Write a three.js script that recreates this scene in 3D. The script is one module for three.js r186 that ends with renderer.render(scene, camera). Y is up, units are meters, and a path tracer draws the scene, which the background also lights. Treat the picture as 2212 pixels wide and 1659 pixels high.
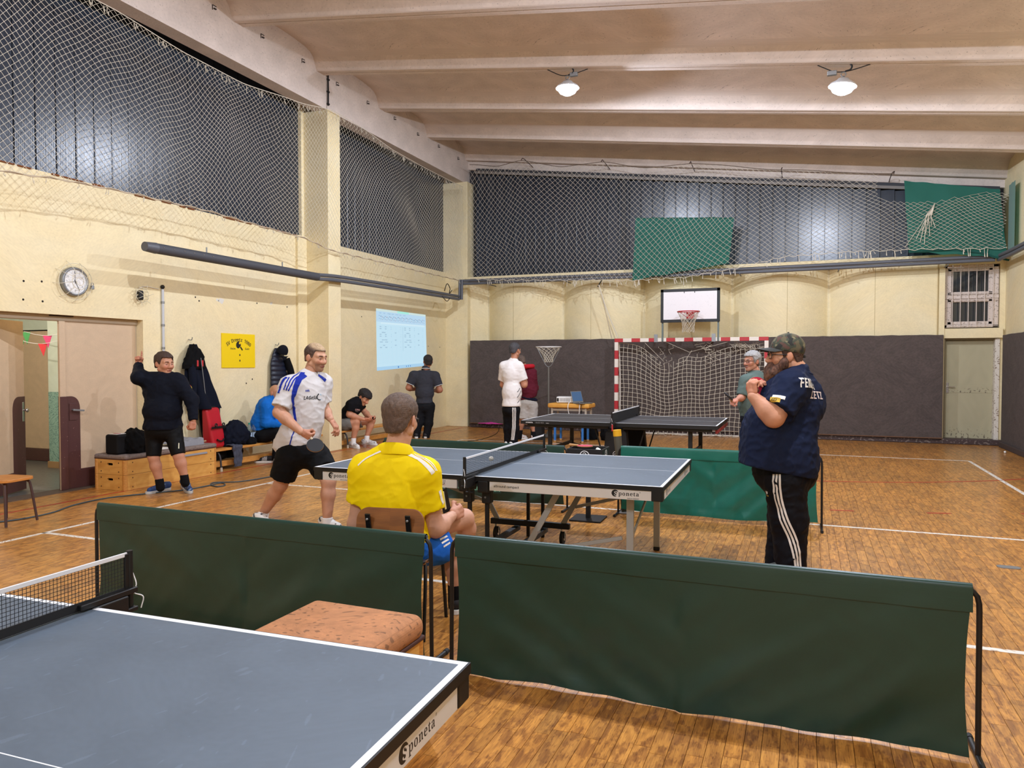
import * as THREE from 'three';
import { mergeGeometries, mergeVertices, toCreasedNormals } from 'three/addons/utils/BufferGeometryUtils.js';
import { RoundedBoxGeometry } from 'three/addons/geometries/RoundedBoxGeometry.js';
import { ImprovedNoise } from 'three/addons/math/ImprovedNoise.js';
import { Brush, Evaluator, SUBTRACTION } from 'three-bvh-csg';

// ---------- camera, night sky, exposure ----------
const W = 2212, H = 1659, FPX = 1588.4, YAW = 0.3795, PITCH = -0.0282, EYE = 1.5814;
const scene = new THREE.Scene();
scene.background = new THREE.Color(0x06080d);
const camera = new THREE.PerspectiveCamera(2 * Math.atan(H / 2 / FPX) * 180 / Math.PI, W / H, 0.05, 80);
camera.position.set(0, EYE, 0);
camera.rotation.set(PITCH, YAW, 0, 'YXZ');
camera.updateMatrixWorld();
const renderer = new THREE.WebGLRenderer({ antialias: true });
renderer.toneMapping = THREE.LinearToneMapping;
renderer.toneMappingExposure = 0.75;
renderer.shadowMap.enabled = true;
// the hall's six bowl lamps: three rows of two (only the far row is inside the frame)
const LAMP_CD = 62, LAMP_COLOR = 0xe2ecff;
const LAMPS = [[-3.4, -10.8], [0.43, -10.8], [-3.4, -4.8], [0.43, -4.8], [-3.4, 2.8], [0.43, 2.8]];

// ---------- helpers ----------
const R = (d) => d * Math.PI / 180, V = (x, y, z) => new THREE.Vector3(x, y, z);
let seed = 7;
const rnd = () => { seed = (seed * 1664525 + 1013904223) >>> 0; return seed / 4294967296; };
const rr = (a, b) => a + (b - a) * rnd();
const PN = new ImprovedNoise();
const noise = (x, y = 0, z = 0) => PN.noise(x, y, z);
const fbm = (x, y, z = 0, o = 4) => { let s = 0, a = 0.5; for (let i = 0; i < o; i++) { s += a * noise(x, y, z + i * 7.3); x *= 2.03; y *= 2.03; z *= 2.03; a *= 0.5; } return s; };
const clamp = (x, a = 0, b = 1) => Math.min(b, Math.max(a, x));
const sm = (a, b, x) => { const t = clamp((x - a) / (b - a)); return t * t * (3 - 2 * t); };
const mix = (a, b, t) => a + (b - a) * t;
const names = {};
const numbered = (n) => { const k = names[n] = (names[n] ?? -1) + 1; return k ? n + '_' + String(k).padStart(3, '0') : n; };
const shade = (m) => { m.castShadow = true; m.receiveShadow = true; return m; };
// a point of the room seen at pixel (px, py) of the photograph, at the given x, y or z
const camR = new THREE.Matrix4().makeRotationFromEuler(new THREE.Euler(PITCH, YAW, 0, 'YXZ'));
function at(px, py, p) {
  const d = V((px - W / 2) / FPX, -(py - H / 2) / FPX, -1).applyMatrix4(camR);
  const t = p.y !== undefined ? (p.y - EYE) / d.y : p.x !== undefined ? p.x / d.x : p.z / d.z;
  return V(d.x * t, EYE + d.y * t, d.z * t);
}
const toPx = (x, y, z) => { const q = V(x, y - EYE, z).applyMatrix4(camR.clone().transpose()); return [W / 2 - FPX * q.x / q.z, H / 2 + FPX * q.y / q.z, -q.z]; };
function thing(name, label, category, pos = [0, 0, 0], turn = 0, group) {
  const o = new THREE.Group(); o.name = numbered(name); o.position.set(...pos); o.rotation.y = turn;
  o.userData = { label, category }; if (group) o.userData.group = group;
  scene.add(o); return o;
}
function struct(name) { const o = new THREE.Group(); o.name = name; o.userData = { kind: 'structure' }; scene.add(o); return o; }
function part(parent, name, geo, mat, label, kind) {
  const m = shade(new THREE.Mesh(Array.isArray(geo) ? merge(geo) : geo, mat)); m.name = name;
  if (label) m.userData.label = label; if (kind) m.userData.kind = kind;
  parent.add(m); return m;
}
function solo(name, geo, mat, label, category, group) {
  const m = shade(new THREE.Mesh(Array.isArray(geo) ? merge(geo) : geo, mat)); m.name = numbered(name);
  m.userData = { label, category }; if (group) m.userData.group = group; scene.add(m); return m;
}
function copy(o, label) { const c = o.clone(); c.name = numbered(o.name.replace(/_\d{3}$/, '')); c.userData = { ...o.userData }; if (label) c.userData.label = label; scene.add(c); return c; }
function merge(gs) {
  const l = gs.map((g) => { g = g.index ? g.toNonIndexed() : g; for (const k of Object.keys(g.attributes)) if (!['position', 'normal', 'uv', 'color'].includes(k)) g.deleteAttribute(k);
    if (!g.attributes.uv) g.setAttribute('uv', new THREE.BufferAttribute(new Float32Array(g.attributes.position.count * 2), 2)); return g; });
  const hasC = l.some((g) => g.attributes.color);
  if (hasC) for (const g of l) if (!g.attributes.color) g.setAttribute('color', new THREE.BufferAttribute(new Float32Array(g.attributes.position.count * 3).fill(1), 3));
  return l.length === 1 ? l[0] : mergeGeometries(l);
}
// box with uv in metres (origin chosen by the box's own place, so neighbours do not repeat)
function boxUV(g, s = 1, off = [0, 0]) {
  const p = g.attributes.position, n = g.attributes.normal, uv = new Float32Array(p.count * 2);
  for (let i = 0; i < p.count; i++) {
    const ax = Math.abs(n.getX(i)), ay = Math.abs(n.getY(i)), az = Math.abs(n.getZ(i));
    const x = p.getX(i), y = p.getY(i), z = p.getZ(i);
    const [u, v] = ay > ax && ay > az ? [x, z] : ax > az ? [z, y] : [x, y];
    uv[2 * i] = u * s + off[0]; uv[2 * i + 1] = v * s + off[1];
  }
  g.setAttribute('uv', new THREE.BufferAttribute(uv, 2)); return g;
}
const box = (w, h, d, x = 0, y = 0, z = 0) => boxUV(new THREE.BoxGeometry(w, h, d).translate(x, y, z));
const span = (x0, x1, y0, y1, z0, z1) => box(x1 - x0, y1 - y0, z1 - z0, (x0 + x1) / 2, (y0 + y1) / 2, (z0 + z1) / 2);
const rbox = (w, h, d, x = 0, y = 0, z = 0, r = 0.01, s = 2) => boxUV(new RoundedBoxGeometry(w, h, d, s, Math.min(r, w / 2.01, h / 2.01, d / 2.01)).translate(x, y, z));
const rspan = (x0, x1, y0, y1, z0, z1, r = 0.01, s = 2) => rbox(x1 - x0, y1 - y0, z1 - z0, (x0 + x1) / 2, (y0 + y1) / 2, (z0 + z1) / 2, r, s);
const v3 = (a) => a.isVector3 ? a : V(...a);
function orient(g, a, b) { // geometry along +y, centred, moved between a and b
  a = v3(a); b = v3(b); const q = new THREE.Quaternion().setFromUnitVectors(V(0, 1, 0), b.clone().sub(a).normalize());
  return g.applyQuaternion(q).translate((a.x + b.x) / 2, (a.y + b.y) / 2, (a.z + b.z) / 2);
}
const rod = (a, b, r0, r1 = r0, seg = 10) => orient(new THREE.CylinderGeometry(r1, r0, v3(a).distanceTo(v3(b)), seg), a, b);
// rectangular bar from a to b; w lies as level as it can
function bar(a, b, w, h, r = 0.003) {
  a = v3(a); b = v3(b); const L = a.distanceTo(b), y = b.clone().sub(a).normalize();
  let x = Math.abs(y.y) > 0.999 ? V(1, 0, 0) : V(0, 1, 0).cross(y).normalize(); const z = x.clone().cross(y);
  const g = boxUV(new RoundedBoxGeometry(w, L, h, 1, Math.min(r, w / 3, h / 3)));
  return g.applyMatrix4(new THREE.Matrix4().makeBasis(x, y, z)).translate((a.x + b.x) / 2, (a.y + b.y) / 2, (a.z + b.z) / 2);
}
const tube = (pts, r, seg = 40, rad = 8, closed = false, tension = 0.5) => new THREE.TubeGeometry(new THREE.CatmullRomCurve3(pts.map(v3), closed, 'catmullrom', tension), seg, r, rad, closed);
const lathe = (pts, seg = 24) => new THREE.LatheGeometry(pts.map((p) => new THREE.Vector2(...p)), seg);
function extrude(pts, depth, bevel = 0, holes = [], cs = 12) {
  const mk = (l, C) => { const s = new C(); l.forEach((p, i) => i ? s.lineTo(...p) : s.moveTo(...p)); s.closePath?.(); return s; };
  const s = mk(pts, THREE.Shape); for (const h of holes) s.holes.push(mk(h, THREE.Path));
  return new THREE.ExtrudeGeometry(s, { depth, bevelEnabled: bevel > 0, bevelSize: bevel, bevelThickness: bevel, bevelSegments: 2, curveSegments: cs });
}
const roundRect = (w, h, r, n = 6) => { const o = []; for (const [cx, cy, a] of [[w / 2 - r, h / 2 - r, 0], [-w / 2 + r, h / 2 - r, 90], [-w / 2 + r, -h / 2 + r, 180], [w / 2 - r, -h / 2 + r, 270]]) for (let i = 0; i <= n; i++) o.push([cx + r * Math.cos(R(a + 90 * i / n)), cy + r * Math.sin(R(a + 90 * i / n))]); return o; };
// cords as three-sided tubes through polylines, all in one geometry
function cords(lines, r, sides = 3) {
  const P = [], N = [], I = [];
  for (const l of lines) {
    const b0 = P.length / 3;
    l.forEach((p, i) => {
      const t = l[Math.min(i + 1, l.length - 1)].clone().sub(l[Math.max(i - 1, 0)]).normalize();
      const u = Math.abs(t.y) > 0.9 ? V(1, 0, 0) : V(0, 1, 0), a = u.cross(t).normalize(), c = t.clone().cross(a);
      for (let k = 0; k < sides; k++) { const w = k / sides * 2 * Math.PI, n = a.clone().multiplyScalar(Math.cos(w)).addScaledVector(c, Math.sin(w)); P.push(p.x + n.x * r, p.y + n.y * r, p.z + n.z * r); N.push(n.x, n.y, n.z); }
      if (i) for (let k = 0; k < sides; k++) { const a0 = b0 + (i - 1) * sides + k, a1 = b0 + (i - 1) * sides + (k + 1) % sides; I.push(a0, a1, a0 + sides, a1, a1 + sides, a0 + sides); }
    });
  }
  const g = new THREE.BufferGeometry();
  g.setAttribute('position', new THREE.Float32BufferAttribute(P, 3)); g.setAttribute('normal', new THREE.Float32BufferAttribute(N, 3));
  g.setAttribute('uv', new THREE.Float32BufferAttribute(new Float32Array(P.length / 3 * 2), 2)); g.setIndex(I); return g;
}
// grid surface f(u,v) -> Vector3, with thickness along its normal when t > 0
function sheet(f, nu, nv, t = 0, uvS = [1, 1]) {
  const P = [], U = [], I = [];
  for (let j = 0; j <= nv; j++) for (let i = 0; i <= nu; i++) { const p = f(i / nu, j / nv); P.push(p.x, p.y, p.z); U.push(i / nu * uvS[0], j / nv * uvS[1]); }
  const id = (i, j) => j * (nu + 1) + i;
  for (let j = 0; j < nv; j++) for (let i = 0; i < nu; i++) I.push(id(i, j), id(i + 1, j), id(i, j + 1), id(i + 1, j), id(i + 1, j + 1), id(i, j + 1));
  const g = new THREE.BufferGeometry(); g.setAttribute('position', new THREE.Float32BufferAttribute(P, 3)); g.setAttribute('uv', new THREE.Float32BufferAttribute(U, 2)); g.setIndex(I); g.computeVertexNormals();
  if (!t) return g;
  const n = g.attributes.normal, c = P.length / 3, P2 = [], I2 = [];
  for (let k = 0; k < c; k++) P2.push(P[3 * k] - n.getX(k) * t, P[3 * k + 1] - n.getY(k) * t, P[3 * k + 2] - n.getZ(k) * t);
  for (let k = 0; k < I.length; k += 3) I2.push(I[k] + c, I[k + 2] + c, I[k + 1] + c);
  const rim = []; for (let i = 0; i <= nu; i++) rim.push(id(i, 0)); for (let j = 1; j <= nv; j++) rim.push(id(nu, j)); for (let i = nu - 1; i >= 0; i--) rim.push(id(i, nv)); for (let j = nv - 1; j > 0; j--) rim.push(id(0, j));
  for (let k = 0; k < rim.length; k++) { const a = rim[k], b = rim[(k + 1) % rim.length]; I2.push(a, a + c, b, b, a + c, b + c); }
  const h = new THREE.BufferGeometry(); h.setAttribute('position', new THREE.Float32BufferAttribute([...P, ...P2], 3)); h.setAttribute('uv', new THREE.Float32BufferAttribute([...U, ...U], 2)); h.setIndex([...I, ...I2]); h.computeVertexNormals(); return h;
}

// ---------- materials ----------
function tex(n, f, srgb = true, rep = 1) { // f(u, v) in 0..1 -> [r,g,b] 0..255 (or one number)
  const d = new Uint8Array(n * n * 4);
  for (let j = 0; j < n; j++) for (let i = 0; i < n; i++) { const c = f(i / n, j / n), k = (j * n + i) * 4; if (typeof c === 'number') d[k] = d[k + 1] = d[k + 2] = clamp(c, 0, 255); else { d[k] = clamp(c[0], 0, 255); d[k + 1] = clamp(c[1], 0, 255); d[k + 2] = clamp(c[2], 0, 255); } d[k + 3] = 255; }
  const t = new THREE.DataTexture(d, n, n); t.wrapS = t.wrapT = THREE.RepeatWrapping; t.magFilter = THREE.LinearFilter; t.minFilter = THREE.LinearMipmapLinearFilter; t.generateMipmaps = true;
  if (srgb) t.colorSpace = THREE.SRGBColorSpace; t.repeat.set(rep, rep); t.needsUpdate = true; return t;
}
// tileable noise
const tn = (u, v, f, s = 0) => { const a = u * 2 * Math.PI, b = v * 2 * Math.PI, q = f / 6.283; return noise(Math.cos(a) * q + 3.1 + s, Math.sin(a) * q + Math.cos(b) * q * 1.3, Math.sin(b) * q * 1.3 + s * 2.7); };
function canvasTex(w, h, draw, rot) { const c = document.createElement('canvas'); c.width = w; c.height = h; draw(c.getContext('2d'), w, h); const t = new THREE.CanvasTexture(c); t.colorSpace = THREE.SRGBColorSpace; t.anisotropy = 8; return t; }
const M = {};
const std = (color, roughness = 0.6, o = {}) => new THREE.MeshStandardMaterial({ color, roughness, ...o });
const plasterBump = tex(256, (u, v) => 128 + 25 * tn(u, v, 30) + 50 * tn(u, v, 90, 5), false, 0.7);
const plasterMap = tex(1024, (u, v) => {
  let k = 1 + 0.02 * tn(u, v, 5) + 0.018 * tn(u, v, 26, 3) + 0.03 * tn(u, v, 130, 9); const y = tn(u, v, 9, 20) * 0.04;
  const s = tn(u, v, 200, 31); if (s > 0.74) k *= 0.86; // small stains and pits
  return [233 * k, 217 * (k - y * 0.3), 175 * (k - y)];
}, true, 0.28);
M.wall = std(0xffffff, 0.82, { map: plasterMap, bumpMap: plasterBump, bumpScale: 0.0014 });
const ceilMap = tex(512, (u, v) => { const k = 1 + 0.05 * tn(u, v, 8, 2) + 0.03 * tn(u, v, 60, 4), p = tn(u, v, 170, 8) > 0.6 ? 0.72 : 1; return [212 * k * p, 198 * k * p, 188 * k * p]; }, true, 0.4);
M.ceil = std(0xffffff, 0.9, { map: ceilMap, bumpMap: plasterBump, bumpScale: 0.003 });
M.metalGrey = std(0x8d8f90, 0.45, { metalness: 0.6 });
M.black = std(0x08080a, 0.5);
M.blackMatte = std(0x0e0e10, 0.8);
M.white = std(0xe8e6e2, 0.5);
M.chrome = std(0xc8c8c8, 0.25, { metalness: 0.95 });
M.rubber = std(0x1c1c1d, 0.7);
M.cord = std(0xd9cfbb, 0.9);
M.pipe = std(0x5b5d63, 0.5);
M.pipeDark = std(0x45464b, 0.65);
M.red = std(0xb92a30, 0.5);
M.brown = std(0x3b2220, 0.45);
const woodTex = (base, dark, f = 1) => tex(512, (u, v) => { const w = tn(u, v, 5) * 0.6, g = 0.5 + 0.5 * Math.sin(Math.PI * 2 * (v * 16 * f + 0.9 * tn(u * 0.3, v, 5, 7) + 0.25 * w)); const fine = 0.5 + 0.5 * tn(u * 0.12, v, 150, 3); const t = clamp(0.26 * g * g + 0.4 * fine + 0.3 * tn(u, v, 10, 15)); return base.map((b, i) => mix(b, dark[i], t)); });

// ---------- floor: strip parquet with painted court lines ----------
{
  const floor = struct('floor');
  part(floor, 'subfloor', [span(-8.4, 3.55, -0.14, -0.012, -17, 7.3)], std(0x2a180c, 0.9));
  // worn oak: golden where the varnish holds, brown where it is walked through
  const oak = tex(1024, (u, v) => {
    const w = noise(u * 4, v * 3, 2), grain = noise(u * 95, v * 5, 1) * 0.6 + noise(u * 230, v * 12, 5) * 0.5, cath = Math.sin(6.283 * (u * 15 + 1.6 * noise(u * 2.5, v * 2.2, 7) + 0.4 * w));
    const pore = sm(0.22, 0.5, noise(u * 150, v * 16, 9)), wear = sm(-0.15, 0.35, noise(u * 12, v * 5, 13) + 0.7 * noise(u * 34, v * 13, 17) + 0.35 * noise(u * 90, v * 40, 21));
    const t = clamp(0.3 + 0.32 * grain + 0.1 * cath + 0.26 * pore + 0.3 * wear - 0.12), a = [222, 156, 72], c = [112, 64, 26];
    return a.map((q, k) => mix(q, c[k], t));
  });
  const oakBump = tex(512, (u, v) => 140 + 50 * noise(u * 180, v * 10, 1) - 60 * sm(0.2, 0.5, noise(u * 120, v * 14, 9)), false);
  for (const t of [oak, oakBump]) t.wrapS = t.wrapT = THREE.MirroredRepeatWrapping;
  M.oak = new THREE.MeshPhysicalMaterial({ color: 0xffffff, map: oak, bumpMap: oakBump, bumpScale: 0.0005, roughness: 0.4, clearcoat: 0.4, clearcoatRoughness: 0.2, vertexColors: true });
  const SW = 0.0705, all = [];
  const plank = (x0, x1, z0, z1, du, dv, tone, tilt, lift) => { // chamfered strip: top, four bevels
    const c = 0.0012, g = 0.0005, y = 0 + lift, yb = -0.004;
    const o = [[x0 + g, yb, z0 + g], [x1 - g, yb, z0 + g], [x1 - g, yb, z1 - g], [x0 + g, yb, z1 - g]];
    const t = [[x0 + c, y - tilt, z0 + c], [x1 - c, y + tilt, z0 + c], [x1 - c, y + tilt, z1 - c], [x0 + c, y - tilt, z1 - c]];
    const P = [], U = [], q = (a, b, d, e) => { for (const p of [a, b, d, a, d, e]) { P.push(...p); U.push((p[0] - x0) * 1.4 + du, (p[2] - z0) * 1.4 + dv); } };
    q(t[0], t[3], t[2], t[1]); for (let i = 0; i < 4; i++) { const j = (i + 1) % 4; q(t[i], t[j], o[j], o[i]); }
    return [P, U, tone];
  };
  const build = (list) => {
    const P = [], U = [], C = []; for (const [p, u, c] of list) { for (const x of p) P.push(x); for (const x of u) U.push(x); for (let i = 0; i < p.length / 3; i++) C.push(...c); }
    const g = new THREE.BufferGeometry(); g.setAttribute('position', new THREE.Float32BufferAttribute(P, 3)); g.setAttribute('uv', new THREE.Float32BufferAttribute(U, 2)); g.setAttribute('color', new THREE.Float32BufferAttribute(C, 3)); g.computeVertexNormals(); return g;
  };
  seed = 11;
  for (let x = -8.4, i = 0; x < 3.55; x += SW, i++) for (let z = -16.9 - rnd() * 0.45, n = 0; z < 3.2;) {
    const L = rr(0.36, 0.5), x1 = Math.min(x + SW, 3.55), k = rr(0.76, 1.04), h = rr(-0.06, 0.06);
    // traffic wear: whole strips are duller in the middle of the hall
    const w = 1 - 0.13 * sm(-0.05, 0.3, fbm(x * 0.45, z * 0.45, 3, 3)), kk = k * w;
    const [px, py, d] = toPx(x, 0, z + L / 2), vis = d > 0.3 && px > -20 && px < W && py < H + 30;
    const hid = (px < 990 && py > 1130) || (py > 1190 && px < 2110 && py < 1270 + (px - 1000) * 0.13 + 180 && px > 980 && py < 1480 + (px - 1000) * 0.13) ;
    all.push({ s: plank(x, x1, z, Math.min(z + L, 7.3), rnd(), rnd() * 4, [kk * (1 + h * 0.4), kk, kk * (1 - h)], rr(-0.00025, 0.00025), rr(-0.0003, 0.0003)), area: vis && !hid ? 1 / (d * d * d) : 0 });
    z += L;
  }
  all.sort((a, b) => b.area - a.area);
  for (const p of all.slice(0, 300)) part(floor, 'plank', build([p.s]), M.oak);
  part(floor, 'parquet_field', build(all.slice(300).map((p) => p.s)), M.oak, null, 'stuff');
  part(floor, 'rear_parquet', [span(-8.4, 3.55, -0.012, -0.0005, 3.1, 7.3)], std(0x9a6a32, 0.4));
  // painted lines, a film of paint thick enough to have an edge
  const lineTex = (c, q) => tex(256, (u, v) => { const w = sm(0.24, 0.42, tn(u, v, 60, q) + 0.25 * tn(u, v, 9, q)); return c.map((k, i) => mix(k * (0.96 + 0.06 * tn(u, v, 30, 2)), [150, 96, 46][i], w * 0.75)); });
  const lw = std(0xffffff, 0.45, { map: lineTex([238, 232, 220], 4) }), lr = std(0xffffff, 0.45, { map: lineTex([178, 48, 36], 6) });
  const ln = (x0, x1, z0, z1, m, n = 'court_line') => part(floor, n, [span(x0, x1, 0.0004, 0.0016, z0, z1)], m);
  const w = 0.025;
  for (const z of [-13.75, -7.76, -4.72, -1.7]) ln(-6.6, 2.49, z - w, z + w, lw);
  for (const x of [-6.575, 2.475]) ln(x - w, x + w, -13.75, 4.3, lw);
  ln(-7.83, -7.79, -16.3, 4.3, lr, 'red_court_line'); 
  const arc = (cx, r, a0, a1) => { const p = []; for (let i = 0; i <= 40; i++) { const a = R(mix(a0, a1, i / 40)); p.push([cx + r * Math.cos(a), -16.45 + r * Math.sin(a)]); } return p; };
  const goalLine = [...arc(-0.95, 5.9, 22, 90), ...arc(-4.0, 5.9, 90, 158)];
  const ribbon = (pts, hw) => { const P = []; for (let i = 0; i + 1 < pts.length; i++) { const [a, b] = [pts[i], pts[i + 1]], L = Math.hypot(b[0] - a[0], b[1] - a[1]) || 1, nx = -(b[1] - a[1]) / L * hw, nz = (b[0] - a[0]) / L * hw; P.push([a[0] + nx, a[1] + nz, b[0] + nx, b[1] + nz, b[0] - nx, b[1] - nz, a[0] - nx, a[1] - nz]); }
    return merge(P.map((q) => { const g = extrude([[q[0], -q[1]], [q[2], -q[3]], [q[4], -q[5]], [q[6], -q[7]]], 0.0012).rotateX(-Math.PI / 2).translate(0, 0.0004, 0); return g; })); };
  part(floor, 'red_court_line', ribbon(goalLine, 0.02), lr);
  const d9 = [...arc(-0.95, 7.95, 20, 90), ...arc(-4.0, 7.95, 90, 160)];
  for (let s = 2; s + 3 < d9.length; s += 4) if (s < 39 || s > 40) part(floor, 'red_dash', ribbon([d9[s], d9[s + 1], d9[s + 2]].slice(0, 2), 0.02), lr);
}

// ---------- walls ----------
const XL = -8.4, XR = 3.55, ZF = -16.8;
{
  const wl = struct('wall_left');
  // pieces around the door opening (z -7.47 .. -5.1) and the two window bays
  part(wl, 'plaster', [span(XL - 0.3, XL, 0, 2.17, ZF - 0.4, -7.47), span(XL - 0.3, XL, 0, 2.17, -5.05, 7.5), span(XL - 0.3, XL, 2.17, 3.85, ZF - 0.4, 7.5),
    span(XL - 0.3, XL - 0.02, 6.5, 7.6, ZF - 0.4, 7.5), span(XL - 0.3, XL, 3.85, 6.5, -11.4, -10.9), span(XL - 0.3, XL, 3.85, 6.5, ZF - 0.4, -16.62), span(XL - 0.3, XL, 3.85, 6.5, -1.4, -0.9), span(XL - 0.3, XL, 3.85, 6.5, 6.9, 7.5)], M.wall);
  part(wl, 'pilaster_strip', [span(XL, XL + 0.05, 0, 3.85, -11.0, -10.72)], M.wall);
  // crumbled paint along the sill
  const rust = std(0x7d4a26, 0.95); seed = 3;
  for (let z = -10.8; z < -4; z += rr(0.1, 0.4)) if (rnd() < 0.7) part(wl, 'paint_chip', [rbox(0.05, rr(0.012, 0.03), rr(0.06, 0.3), XL - 0.005, 3.845, z, 0.006)], rust);
  const hole = std(0x241c14, 0.9);
  for (const [px, py] of [[422, 642], [555, 655], [620, 663], [781, 684], [430, 650], [925, 748], [51, 607], [90, 608], [50, 647], [92, 651], [545, 819], [532, 828], [950, 750]]) { const q = at(px, py, { x: XL }); part(wl, 'drill_hole', rod([XL - 0.004, q.y, q.z], [XL + 0.002, q.y, q.z], 0.013, 0.013, 8), hole); }
  const chipM = std(0xdcd8cc, 0.9);
  for (const [px, py, s] of [[478, 650, 0.07], [586, 655, 0.04], [470, 648, 0.04]]) { const q = at(px, py, { x: XL }); const o = []; for (let i = 0; i < 12; i++) o.push([Math.cos(i / 12 * 6.283) * s * rr(0.5, 1), Math.sin(i / 12 * 6.283) * s * rr(0.4, 0.8)]); part(wl, 'bare_patch', extrude(o, 0.002).rotateY(Math.PI / 2).translate(XL - 0.001, q.y, q.z), chipM); }
  for (const [nm, z0, z1] of [['pillar_1', -11.34, -10.97], ['pillar_2', -17.0, -16.57], ['pillar_3', -1.3, -0.95]]) { const p = struct('trim_' + nm.slice(-1)); p.name = 'wall_' + nm; part(p, 'column', [rspan(XL - 0.1, -7.88 + (nm === 'pillar_2' ? 0.08 : 0), 0, 6.07, z0, z1, 0.012)], M.wall); }
  const bm = struct('ceiling_beam');
  part(bm, 'beam', [span(-8.17, -7.9, 6.06, 7.5, -10.965, -1.1)], M.ceil); part(bm, 'beam', [span(-8.17, -7.9, 6.06, 7.5, -16.95, -10.985)], M.ceil); part(bm, 'beam', [span(-8.17, -7.9, 6.06, 7.5, -1.08, 7.4)], M.ceil);
  // cast-in iron tabs on the beam face
  const iron = std(0x3a2f2a, 0.8);
  for (const [px, py] of [[463, 18], [567, 80], [655, 133], [729, 183], [795, 223], [853, 257], [903, 291], [948, 317], [990, 343]]) { const q = at(px, py, { x: -7.9 }); part(bm, 'iron_tab', [box(0.012, 0.07, 0.008, -7.897, q.y, q.z + 0.04), box(0.03, 0.014, 0.04, -7.89, q.y - 0.01, q.z), box(0.012, 0.008, 0.07, -7.897, q.y + 0.035, q.z)], iron); }
  const cab = thing('cable', 'black cable clipped down the roof beam above the left pillar', 'cable');
  const c0 = at(709, 228, { x: -7.88 }), c1 = at(709, 162, { x: -7.88 });
  part(cab, 'line', tube([c0, c0.clone().lerp(c1, 0.5), c1, c1.clone().add(V(0.03, 0.06, -0.02)), c1.clone().add(V(0.35, 0.05, -0.02))], 0.014, 30), M.black);
  for (const t of [0.05, 0.45, 0.85]) { const q = c0.clone().lerp(c1, t); part(cab, 'clip', rbox(0.03, 0.03, 0.06, q.x, q.y, q.z, 0.006), M.black); }
}
{ // right and back walls
  const wr = struct('wall_right'); part(wr, 'plaster', [span(XR, XR + 0.3, 0, 3.7, ZF - 0.4, 7.5), span(XR, XR + 0.3, 3.7, 7, ZF - 0.4, -16.45), span(XR, XR + 0.3, 3.7, 7, -16.45, 7.5)], M.wall);
  const wb = struct('wall_back'); part(wb, 'plaster', [span(-9, 4, 0, 7.6, 7.3, 7.6)], M.wall);
}
// far wall: folded shells below the window band; a cream sill; a door and a barred window at the right
const FOLD0 = -7.42, FOLDW = 1.967, foldZ = (x) => { const t = ((x - FOLD0) / FOLDW % 1 + 1) % 1; return ZF - 0.28 + 0.52 * Math.pow(Math.sin(Math.PI * t), 0.8); };
{
  const wf = struct('wall_far');
  part(wf, 'folded_shell', sheet((u, v) => { const x = mix(-7.9, 2.42, u); return V(x, v * 3.64, x > 1.45 ? foldZ(1.45) : foldZ(x)); }, 220, 2, 0.12, [10.3, 3.6]), M.wall);
  part(wf, 'plaster', [span(-8.5, 3.9, 0, 3.62, ZF - 0.5, ZF - 0.42), span(2.42, 2.52, 0, 3.6, ZF - 0.4, ZF + 0.28), span(3.46, 3.9, 0, 3.6, ZF - 0.4, ZF + 0.16), span(2.5, 3.5, 2.07, 2.26, ZF - 0.4, ZF + 0.26), span(2.5, 3.5, 3.5, 3.66, ZF - 0.4, ZF + 0.2)], M.wall);
  part(wf, 'sill', [rspan(-7.8, XR, 3.62, 3.7, ZF - 0.4, ZF + 0.32, 0.01)], M.wall);
  const seams = std(0xbcab80, 0.9);
  for (const px of [1110, 1205, 1277, 1495, 1700, 1889]) { const q = at(px, 700, { z: ZF + 0.2 }); const x = q.x; part(wf, 'seam', [box(0.008, 1.4, 0.006, x, 2.85, (x > 1.45 ? foldZ(1.45) : foldZ(x)) + 0.001)], seams); }
  // lintel above the window, sloping with the roof
  const lint = extrude([[-7.9, 6.43], [XR, 4.98], [XR, 7.2], [-7.9, 7.6]], 0.3).translate(0, 0, ZF - 0.35); boxUV(lint, 1);
  part(wf, 'lintel', lint, M.ceil);
  const st = struct('trim_1'); st.name = 'trim_step';
  part(st, 'step', [rspan(-7.72, 3.6, 0, 0.105, ZF - 0.2, ZF + 0.3, 0.012)], std(0xffffff, 0.6, { map: tex(256, (u, v) => { const c = sm(0.25, 0.4, tn(u, v, 24, 3) + 0.3 * tn(u, v, 70, 5)); return [mix(66, 120, c), mix(50, 108, c), mix(48, 100, c)]; }) }));
  part(st, 'batten', [span(-7.68, 2.5, 0.105, 0.125, ZF + 0.2, ZF + 0.36)], std(0x6a4a33, 0.7));
}
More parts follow.
